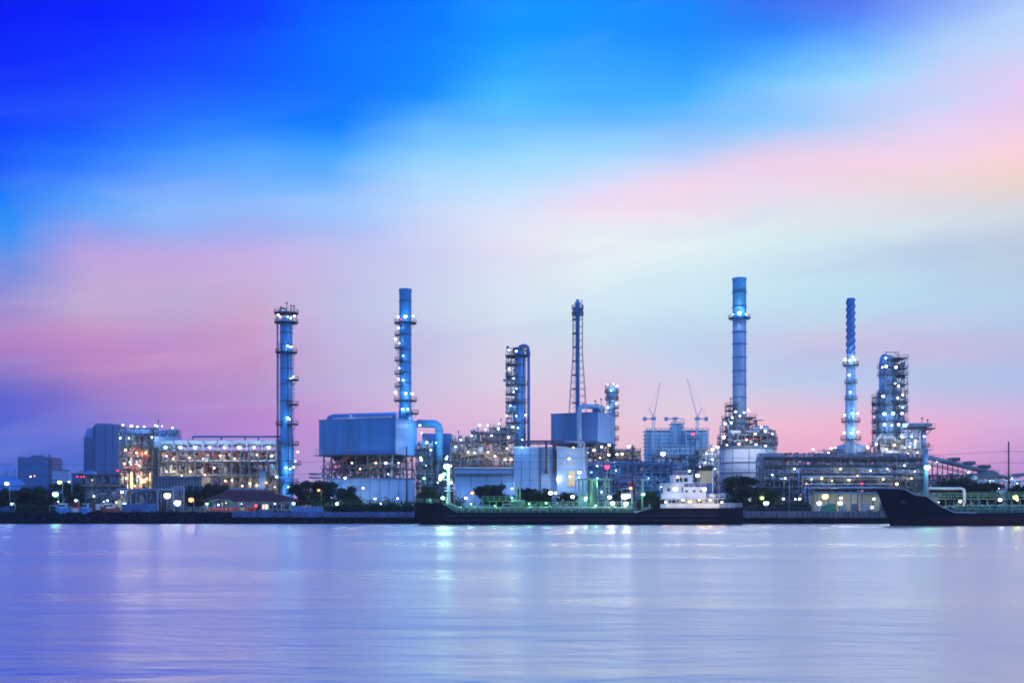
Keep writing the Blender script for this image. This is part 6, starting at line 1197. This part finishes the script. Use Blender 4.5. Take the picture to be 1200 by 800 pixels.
    b = MB(); b.rail([(P(800), -3.9, zz(570)), (P(827), -3.9, zz(570)), (P(827), 3.9, zz(570))], 1.0, 1.4, .05); b.rail([(P(789), -3, zz(556)), (P(812), -3, zz(556))], 1, 1.4, .05); b.rail([(P(827), -5.3, zz(583.8)), (P(848), -5.3, zz(583.8)), (P(848), 5.2, zz(583.8))], 1, 1.4, .05); t.part('railing', b, 'white')
    b = MB(); b.bar((P(803), 0, zz(556)), (P(803), 0, zz(546)), .16, 6); b.bar((P(803) - 1.4, 0, zz(550)), (P(803) + 1.4, 0, zz(550)), .09, 4); b.box(P(803) - .9, P(803) + .9, -.1, .1, zz(548.6), zz(547.8)); b.lathe(P(803), 0, [(.3, zz(554)), (.35, zz(553)), (.1, zz(552))], 8); t.part('radar_mast', b, 'dsteel')
    for i in range(3): b = MB(); x = P(795 + i * 7); b.bar((x, 1, zz(556)), (x, 1, zz(549 - i)), .06, 4); t.part('antenna', b, 'white')
    b = MB(); b.box(P(821.5), P(835.5), -2.4, 2.4, zz(566), zz(551)); t.part('funnel', b, 'tan')
    b = MB(); b.xprism([(P(821), zz(551)), (P(835.8), zz(551)), (P(837), zz(544.5)), (P(823), zz(546.2))], -2.5, 2.5); t.part('funnel_top', b, 'black')
    b = MB(); b.box(P(820.5), P(836.5), -2.6, 2.6, zz(583.8), zz(566)); t.part('funnel_base', b, 'tarp')
    for k in range(3): b = MB(); b.bar((P(826 + k * 3.4), .5, zz(545.5)), (P(826.6 + k * 3.4), .5, zz(543.2)), .22, 6); t.part('exhaust_pipe', b, 'black')
    b = MB(); b.bar((P(835.6), -3, zz(584)), (P(835.6), -3, zz(549)), .17, 6); b.bar((P(835.6), -3, zz(551)), (P(834), 0, zz(551)), .1, 4); t.part('boom_post', b, 'white')
    b = MB(); b.lathe(P(834.5), -4, [(.9, zz(583.8)), (.9, zz(579)), (.3, zz(577.8))], 12); t.part('capstan_housing', b, 'white')
    b = MB(); b.box(P(843), P(862), -3, 3, pz - .1, zz(589)); b.box(P(846), P(850), -3.1, -3.01, pz, zz(590)); t.part('stern_house', b, 'lsteel')
    b = MB(); b.tube([(P(845), 3, pz), (P(845), 3, zz(577)), (P(842), -2, zz(575))], .14, 5); b.hdrum((P(841), -3.4, zz(580)), (P(849), -3.4, zz(580)), .55, 10); t.part('rescue_boat', b, 'lsteel')
    for px, py, c, r, pw in [(791.5, 572.5, 'W', .6, 220), (825.5, 572.5, 'H', .65, 260), (794, 558.5, 'H', .4, 200), (800.5, 585.5, 'H', .4, 120), (819.5, 585.5, 'H', .45, 160), (832.5, 585.5, 'H', .5, 160), (817.5, 556.5, 'W', .6, 260), (780, 588, 'H', .25, 160), (808, 551.5, 'W', .3, 100), (846, 588, 'H', .3, 160)]: t.lamp(px, py, Y - 6.6, c, r, pw, .4)
tanker()
def tanker2():
    Y = 268; t = T('tanker_ship', 'second black and brown hulled tanker whose raised bow enters from the right edge', 'ship', (X(1110, Y), Y, 0)); P = lambda p: S(p - 1110, Y - 5); zz = lambda p: Z(p, Y - 5)
    dk = zz(601); bw = 7
    secs = [(P(1025), .2, .05, zz(571.5), -.5, 3.4), (P(1028), 1.9, .1, zz(571.7), -1, 3.2), (P(1034), 3.8, .4, zz(572), -2, 2.6), (P(1041), 5.0, 1.4, zz(572.3), -3, 2), (P(1049), 5.9, 2.8, zz(573.5), -3.4, 1.4), (P(1056), 6.3, 3.9, zz(578), -3.5, .9), (P(1063), 6.5, 4.7, zz(580.5), -3.5, .5), (P(1073), 6.8, 5.6, zz(581.6), -3.5, .2), (P(1081), 6.9, 6.2, zz(587.5), -3.5), (P(1090), bw, 6.7, zz(594), -3.5), (P(1104), bw, bw, zz(600.3), -3.5), (P(1130), bw, bw, dk, -3.5), (P(1200), bw, bw, dk + .2, -3.5), (P(1300), bw, bw, dk + .2, -3.5), (P(1400), bw, bw, dk + .2, -3.5), (P(1480), 5.5, 4.5, dk + .6, -1.5)]
    t.part('hull', loft(secs, 10, range(2, 18)), ['hull', 'hull'])
    # brown antifouling plating a hair proud of the shell below the load line
    b = MB(); pts = [(s_[0] + (s_[5] * .88 if len(s_) > 5 else 0), s_[2] + (s_[1] - s_[2]) * (.0), s_[2] + (s_[1] - s_[2]) * (2.1 / s_[3])) for s_ in secs[1:]]
    for sg in (-1, 1):
        n0 = len(b.v)
        for x, w0, w1 in pts: b.v += [(x, sg * (w0 + .05), -.3), (x, sg * (w1 + .05), 2.1)]
        for i in range(len(pts) - 1): b.q([n0 + 2 * i, n0 + 2 * i + 2, n0 + 2 * i + 3, n0 + 2 * i + 1])
    t.part('antifouling', b, 'hull2')
    t.part('main_deck', deck_of(secs), 'teal')
    b = MB(); b.tube([(s_[0], -s_[1] - .03, s_[3] + .05) for s_ in secs[:12]], .13, 5); t.part('bulwark_cap', b, 'lsteel')
    b = MB(); b.rail([(P(1104), -bw + .1, zz(600.3)), (P(1130), -bw + .1, dk), (P(1300), -bw + .1, dk + .2)], 1.9, 1.7, .08); t.part('railing', b, 'gpipe')
    b = MB(); b.rail([(P(1078), 6.5, zz(584)), (P(1300), 6.5, zz(582.5))], 1.5, 1.9, .07); t.part('upper_railing', b, 'gpipe')
    b = MB(); b.rail([(P(1052), -5.8, zz(577)), (P(1073), -6.6, zz(581.8))], 1.3, 1.5, .06); b.rail([(P(1052), 5.8, zz(577)), (P(1078), 6.6, zz(581.8))], 1.3, 1.5, .06); t.part('railing', b, 'gpipe')
    rg = random.Random(301)
    b = MB(); b.box(P(1100), P(1300), -4.5, 4.5, dk - .05, dk + .9); t.part('trunk_deck', b, 'teal')
    for k in range(6): y = -4 + k * 1.4; b = MB(); r = rg.uniform(.16, .3); a = P(1104 + rg.uniform(0, 10)); b.tube([(a, y, dk + .8), (a, y, dk + 1.5), (P(1290), y, dk + 1.6)], r, 6); t.part('deck_pipe', b, 'gpipe' if k % 2 else 'teal')
    b = MB(); zc = zz(583.5); b.box(P(1080), P(1300), 2.2, 3.8, zc - .15, zc); 
    for p in range(1084, 1300, 10): b.bar((P(p), 3, dk), (P(p), 3, zc), .11, 4)
    b.rail([(P(1080), 2.2, zc), (P(1300), 2.2, zc)], 1.1, 1.6, .06); t.part('catwalk', b, 'gpipe')
    for i in range(16): b = MB(); x = P(1106 + i * 9); b.lathe(x, -3.6, [(.55, dk + .85), (.6, dk + 1.6), (.25, dk + 2)], 8); b.bar((x, -3.6, dk + 1.9), (x, -3.6, dk + 2.6), .07, 4); b.lathe(x, -3.6, [(.35, dk + 2.5), (.35, dk + 2.6)], 8); t.part('hatch', b, 'gpipe' if i % 2 else 'teal')
    for i in range(12): b = MB(); x = P(1110 + i * 13); b.tube([(x, -5.4, dk), (x, -5.4, dk + 1.8), (x + .5, -5.4, dk + 2.1), (x + .9, -5.4, dk + 1.7)], .1, 5); t.part('vent_pipe', b, 'gpipe')
    # portal pipe
    b = MB(); b.tube([(P(1087), 1, zz(571.5)), (P(1129), 1, zz(571.5)), (P(1132), 1, zz(573)), (P(1132.5), 1, zz(577)), (P(1132.5), 1, zz(598))], .35, 8); b.bar((P(1087), 1, zz(571.5)), (P(1087), 1, zz(590)), .3, 6); t.part('hose_portal', b, 'white')
    # foredeck gear
    for i in range(3): b = MB(); x = P(1040 + i * 9); z = zz(572.5 + i * 3); b.lathe(x, 1.5 - i, [(.35, z - 1), (.4, z + .5), (.6, z + .8), (.2, z + 1.1)], 8); t.part('deck_vent', b, 'teal')
    b = MB(); b.box(P(1077), P(1092), -3, 3, zz(600), zz(583.5)); b.box(P(1076), P(1093), -3.3, 3.3, zz(583.5), zz(582.3)); t.part('foredeck_house', b, 'tan')
    b = MB(); b.bar((P(1084.5), 0, zz(582)), (P(1084.5), 0, zz(524)), .55, 10); t.part('foremast', b, 'stack_c')
    b = MB(); b.box(P(1084.5) - 1.4, P(1084.5) + 1.4, -1, 1, zz(526), zz(525.2)); b.rail([(P(1084.5) - 1.4, -1, zz(525.2)), (P(1084.5) + 1.4, -1, zz(525.2))], 1, .7, .05); b.bar((P(1084.5), -.4, zz(549)), (P(1087), -1, zz(547)), .1, 4); t.part('crow_nest', b, 'lsteel')
    b = MB(); b.bar((P(1084.5), 0, zz(530)), (P(1115), 2, zz(562)), .05, 4); b.bar((P(1084.5), 0, zz(540)), (P(1060), 2, zz(580)), .05, 4); t.part('stay', b, 'lsteel')
    t.lamp(1086.5, 547, Y - 1.2, 'G', .75, 900, .8)
    b = MB(); b.lathe(P(1047), -5.6, [(.3, zz(590)), (.5, zz(588)), (.3, zz(586))], 8); t.part('anchor', b, 'black')
    for px, py, c, r, pw in [(1125, 587, 'H', .5, 350), (1172, 585, 'W', .5, 300), (1190, 582, 'Y', .6, 250), (1192, 585, 'H', .4, 200), (1066, 578, 'G', .2, 200), (1150, 592, 'C', .25, 350), (1190, 593, 'C', .25, 350), (1112, 594, 'C', .25, 350), (1100, 588, 'H', .2, 250)]: t.lamp(px, py, Y - 2, c, r, pw, .5)
tanker2()
def boats():
    Y = 303
    for i, (px, L, m, m2, lb) in enumerate([(74, 17, 'mblue', 'white', 'small blue and white wooden boat with a cabin drawn up behind the rubble bank'), (87, 14, 'white', 'red', 'small white boat with a red stripe just right of the blue cabin boat'), (100, 13, 'mblue', 'white', 'small blue open boat under the elevated steel platform'), (127, 22, 'rust', 'white', 'long low workboat with a red cabin left of the blue barrier fence')]):
        t = T('small_boat', lb, 'boat', (X(px, Y), Y + (i % 2), 2.7), 0, 'small boats drawn up behind the rubble bank'); l = S(L, Y) / 2; zt = 1.5
        secs = [(-l, .1, .05, zt + .7, -.3), (-l * .75, .8, .5, zt + .3, -.5), (-l * .3, 1.2, 1, zt, -.6), (l * .5, 1.2, 1, zt, -.6), (l, .9, .7, zt + .2, -.3)]
        t.part('hull', loft(secs, 6), m); t.part('deck', deck_of(secs, -.2), 'tan')
        b = MB(); b.box(-l * .3, l * .5, -.8, .8, zt - .2, zt + 1.2); t.part('cabin', b, 'lblue' if i % 2 == 0 else m2)
        b = MB(); b.box(-l * .4, l * .62, -1, 1, zt + 1.2, zt + 1.32); t.part('cabin_roof', b, m2)
        for k in range(3): b = MB(); x = -l * .2 + k * l * .25; b.box(x - .25, x + .25, -.85, -.803, zt + .4, zt + .95); t.part('window', b, 'glass')
        b = MB(); b.bar((l * .1, 0, zt + 1.3), (l * .1, 0, zt + 2.8), .05, 4); t.part('mast', b, 'lsteel')
        if i in (0, 3): t.lampat((-l * .5, -.9, zt + 1.8), 'C', .16, 120)
    Y = 303; t = T('frame_goal', 'empty white pipe frame standing on the bank behind the small boats', 'frame', (X(63, Y), Y, GZ)); b = MB(); w = S(5, Y); z = Z(592.5, Y) - GZ; b.tube([(-w, 0, 0), (-w, 0, z), (w, 0, z), (w, 0, 0)], .1, 5); b.bar((-w, 0, z * .5), (w, 0, z * .5), .06, 4); t.part('arch_pipe', b, 'lsteel'); b = MB(); b.box(-w, w, -.2, .2, 0, .1); t.part('base_rail', b, 'lsteel')
    for i, (p, w_, m, lb) in enumerate([(118, 6, 'red', 'red and white parked truck just behind the long workboat'), (133, 5, 'tan', 'small cream van parked left of the blue barrier fence')]):
        Y = 310; t = T('parked_truck', lb, 'vehicle', (X(p, Y), Y, GZ)); l = S(w_, Y); b = MB(); b.box(-l, l * .55, 0, 2.2, .7, 2.4); t.part('cargo_box', b, 'white' if i == 0 else m); b = MB(); b.xprism([(l * .6, .5), (l * 1.1, .5), (l * 1.1, 1.3), (l * .9, 2), (l * .6, 2)], .1, 2.1); t.part('cab', b, m)
        for x in (-l * .6, l * .8):
            for y in (0, 2.2): b = MB(); b.tube([(x, y - .12, .42), (x, y + .12, .42)], .42, 12); t.part('wheel', b, 'black')
        b = MB(); b.box(l * .68, l * .95, .04, .09, 1.2, 1.8); t.part('window', b, 'glass')
boats()
def jetty():
    Y = 297; t = T('loading_tower', 'green lattice loading tower with a flat top beam behind the tanker deck', 'tower', (X(697, Y + 10), Y + 10, GZ)); Y = 307; P = lambda p: S(p - 697, Y); zz = lambda p: Z(p, Y) - GZ
    for p in (681, 694, 712):
        for dy in (0, 3.4):
            for dx in (-.55, .55): b = MB(); b.bar((P(p) + dx, dy, 0), (P(p) + dx, dy, zz(562)), .13, 4); t.part('leg', b, 'gpipe')
        b = MB(); z = 0
        while z < zz(562) - 1: b.bar((P(p) - .55, 0, z), (P(p) + .55, 0, z + 1.1), .07, 3); b.bar((P(p) + .55, 0, z), (P(p) - .55, 0, z + 1.1), .07, 3); z += 1.1
        t.part('lattice', b, 'gpipe')
    b = MB(); b.box(P(677), P(717), -.3, 3.8, zz(562), zz(560.6)); t.part('top_beam', b, 'gpipe')
    b = MB(); b.bar((P(683), 0, zz(564)), (P(692), 0, zz(584)), .1, 4); b.bar((P(696), 0, zz(584)), (P(710), 0, zz(564)), .1, 4); t.part('brace', b, 'gpipe')
    b = MB(); b.box(P(677), P(717), -.3, 3.8, zz(585), zz(584)); b.rail([(P(677), -.3, zz(584)), (P(717), -.3, zz(584))], 1.1, 1.2, .05); t.part('deck', b, 'gpipe')
    b = MB(); b.bar((P(711.5), 0, zz(560.6)), (P(711.5), 0, zz(548)), .12, 5); t.part('beacon_pole', b, 'gpipe')
    t.lamp(711.5, 546.5, Y - 1, 'R', .85, 90); t.lamp(700, 566, Y - 1, 'G', .2, 300); t.lamp(693, 553, Y + 1, 'G', .2, 160); t.lamp(686, 585, Y - 1, 'G', .3, 400)
    for i in range(2): b = MB(); x = P(687 + i * 6); b.tube([(x, -1, 0), (x, -1, zz(566)), (x + .4, -1, zz(562)), (x + .9, -1, zz(561)), (x + 1.4, -1, zz(564)), (x + 1.6, -2, zz(590))], .22, 7); t.part('loading_arm', b, 'gpipe')
    # jetty lamp gantry
    t = T('lamp_gantry', 'white steel gantry hung with two very bright floodlights right of the loading tower', 'gantry', (X(734, Y), Y, GZ)); P = lambda p: S(p - 734, Y)
    for p in (728.5, 740.5): b = MB(); b.bar((P(p), 0, 0), (P(p), 0, zz(572)), .13, 4); t.part('post', b, 'lsteel')
    b = MB(); b.bar((P(728.5), 0, zz(577)), (P(740.5), 0, zz(577)), .12, 4); b.bar((P(728.5), 0, zz(572)), (P(740.5), 0, zz(572)), .1, 4); t.part('crossbar', b, 'lsteel')
    t.lamp(732, 581, Y - 1, 'W', 1.0, 600); t.lamp(736, 580.5, Y - 1, 'W', .9, 500); t.lamp(739, 571.5, Y - 1, 'O', .5, 120); t.lamp(733.5, 589.5, Y - 1, 'W', .6, 250)
    t = T('jetty', 'narrow concrete jetty carrying pipes behind the moored tanker', 'jetty', (X(620, 296), 294, 0)); x0, x1 = -S(120, 296), S(190, 296)
    b = MB(); b.box(x0, x1, 0, 5, 2.2, 2.9); t.part('deck', b, 'conc')
    for i in range(24): b = MB(); x = x0 + (x1 - x0) * (i + .5) / 24; b.bar((x, .6, -1), (x, .6, 2.2), .28, 6); t.part('pile', b, 'black')
    hpipes(t, x0, x1, .6, 4.4, 2.95, 5, .15, .28, mats=['gpipe', 'lsteel', 'steel'], vary=.1); clutter(t, x0 + 10, x1, .6, 4.5, 2.9, 5.4, 34, mats=['gpipe', 'lsteel', 'steel', 'tan'], big=.15)
    b = MB(); b.rail([(x0, 4.8, 2.9), (x1, 4.8, 2.9)], 1.1, 2, .05); t.part('railing', b, 'gpipe')
jetty()
def poles():
    def pole(px, top, Y, lb, arms=True, r=.22, mat='dsteel'):
        t = T('utility_pole', lb, 'utility pole', (X(px, Y), Y, GZ), 0, 'utility poles along the bank'); h = Z(top, Y) - GZ
        b = MB(); b.tube([(0, 0, 0), (0, 0, h)], [r * 1.3, r], 8); t.part('post', b, mat)
        if arms:
            for k in range(3): b = MB(); z = h * (.55 + .15 * k); b.bar((-1.1, 0, z), (.1, 0, z), .07, 4); b.lathe(-1.05, 0, [(.06, z), (.16, z + .1), (.16, z + .35), (.05, z + .45)], 6); t.part('insulator_arm', b, 'lsteel')
        return (X(px, Y), Y, GZ + h)
    ps = [pole(58, 532, 348, 'bare dark pole among the trees in front of the plain blue office block'), pole(476.5, 523, 350, 'dark pole before the right end of the warehouse under the furnace'), pole(500.5, 521, 352, 'dark pole in front of the cyan elbow duct'), pole(633, 524, 346, 'dark pole beside the dark ducts on the pale building'), pole(741, 521, 345, 'dark pole rising above the wide blue pipe rack'), pole(1182, 517, 345, 'tall dark pole standing clear against the pink sky at far right')]
    xe = [(X(-60, 348), 348, Z(527, 348))] + ps + [(X(1260, 345), 345, Z(512, 345))]
    nm = ['wires running off to the far left from the pole by the office block', 'wires spanning from the office block pole to the warehouse pole', 'short wires between the warehouse pole and the elbow duct pole', 'wires crossing the long low pale building', 'wires between the pale building pole and the pipe rack pole', 'long wires crossing the white tank and right pipe rack', 'wires leaving the tall right pole toward the edge']
    for (a, c, lb) in zip(xe[:-1], xe[1:], nm):
        t = T('power_line', lb, 'power line', a, 0, 'power line spans')
        for k in range(3):
            dz = -(a[2] - GZ) * (.0) - 3.6 * k - 3; sag = hypot(c[0] - a[0], 1) * .012 + .3; b = MB(); n = 12
            b.tube([((c[0] - a[0]) * i / n - 1.05, (c[1] - a[1]) * i / n, dz + (c[2] - a[2]) * i / n - sag * 4 * (i / n) * (1 - i / n)) for i in range(n + 1)], .045, 3); t.part('wire', b, 'black')
    def lamp_post(px, py, Y, c, r, pw, lb, top=None):
        t = T('street_lamp', lb, 'street lamp', (X(px, Y), Y, GZ), 0, 'street lamps on the river bank'); h = Z(py, Y) - GZ
        b = MB(); b.tube([(.7, .3, 0), (.7, .3, h * .92), (.5, .2, h + .25), (0, 0, h + .35)], [.12, .1, .08, .07], 6); t.part('post', b, 'lsteel'); t.lampat((0, -.1, h), c, r, pw, .7, 'lamp_head')
    for a in [(8, 566, 322, 'C', .75, 300, 'bluish white street lamp at the far left end of the bank'), (70, 564.5, 324, 'Y', .75, 220, 'upper yellow-green street lamp beside the tallest left tree'), (65, 578.5, 312, 'G', .75, 260, 'lower yellow-green street lamp above the small boats'), (81, 564, 330, 'H', .3, 60, 'faint warm lamp against the tallest left tree'), (89, 586, 316, 'C', .4, 120, 'dim white lamp low beside the elevated platform legs'), (14, 590, 306, 'C', .35, 100, 'small dim lamp low down by the left rubble bank'), (208, 588.5, 309, 'W', .85, 350, 'very bright white lamp between the pipe goalpost frames'), (256, 573, 340, 'H', .3, 90, 'warm lamp just above the dark round tree'), (224, 585, 316, 'O', .7, 160, 'orange lamp glowing left of the green awning'), (373.5, 574, 328, 'O', .4, 160, 'small orange lamp inside the broad dark tree'), (553.5, 577, 320, 'O', .45, 160, 'warm lamp at the foot of the pale building left of the trees'), (528.5, 565, 318, 'W', .5, 260, 'white lamp right of the tanker foremast'), (645, 577, 318, 'W', .6, 350, 'white lamp glowing before the greener tree at the pale building')]: lamp_post(*a)
    t = T('flagpole', 'thin white pole on the quay right of the tanker', 'pole', (X(925, 304), 304, GZ)); b = MB(); b.bar((0, 0, 0), (0, 0, Z(561, 304) - GZ), .1, 6); t.part('post', b, 'lsteel'); b = MB(); b.lathe(0, 0, [(.3, 0), (.3, .3), (.1, .4)], 8); t.part('base', b, 'conc')
    t = T('bank_shrub_box', 'green netted enclosure on the right quay beside the yellow lamp', 'enclosure', (X(972, 306), 306, GZ)); w = S(9, 306)
    b = MB(); b.box(-w, w, 0, 2, 0, .3); t.part('base', b, 'conc'); b = MB(); b.xprism([(-w, .3), (w, .3), (w * .8, 1.9), (0, 2.5), (-w * .7, 1.8)], .2, 1.8); t.part('net_cover', b, 'green')
poles()
# ------------------------------------------------------------------ dusk haze over the river
hm = bpy.data.materials.new('haze_air'); hm.use_nodes = True; nt = hm.node_tree; nt.nodes.clear()
pv = nt.nodes.new('ShaderNodeVolumePrincipled'); pv.inputs['Color'].default_value = (.72, .85, 1, 1); pv.inputs['Density'].default_value = .00016; pv.inputs['Anisotropy'].default_value = .55
oo = nt.nodes.new('ShaderNodeOutputMaterial'); nt.links.new(pv.outputs[0], oo.inputs['Volume'])
M['haze'] = hm
b = MB(); b.box(-2450, 2450, -450, 3050, -6, 100); struct('haze', b, 'haze', 'stuff')
cy.volume_bounces = 0

# weeds and drift along the top of the bank
rg = random.Random(77); b = MB(); cl = []
for i in range(260):
    x = rg.choice((rg.uniform(-150, -98), rg.uniform(-98, -60), rg.uniform(60, 150))); cl.append((x, rg.uniform(303.5, 307), GZ + rg.uniform(-.3, .35), rg.uniform(.4, 1.1)))
leaf_cloud(b, rg, cl, 7500, .22); struct('bank_weeds', b, 'leaf', 'stuff')
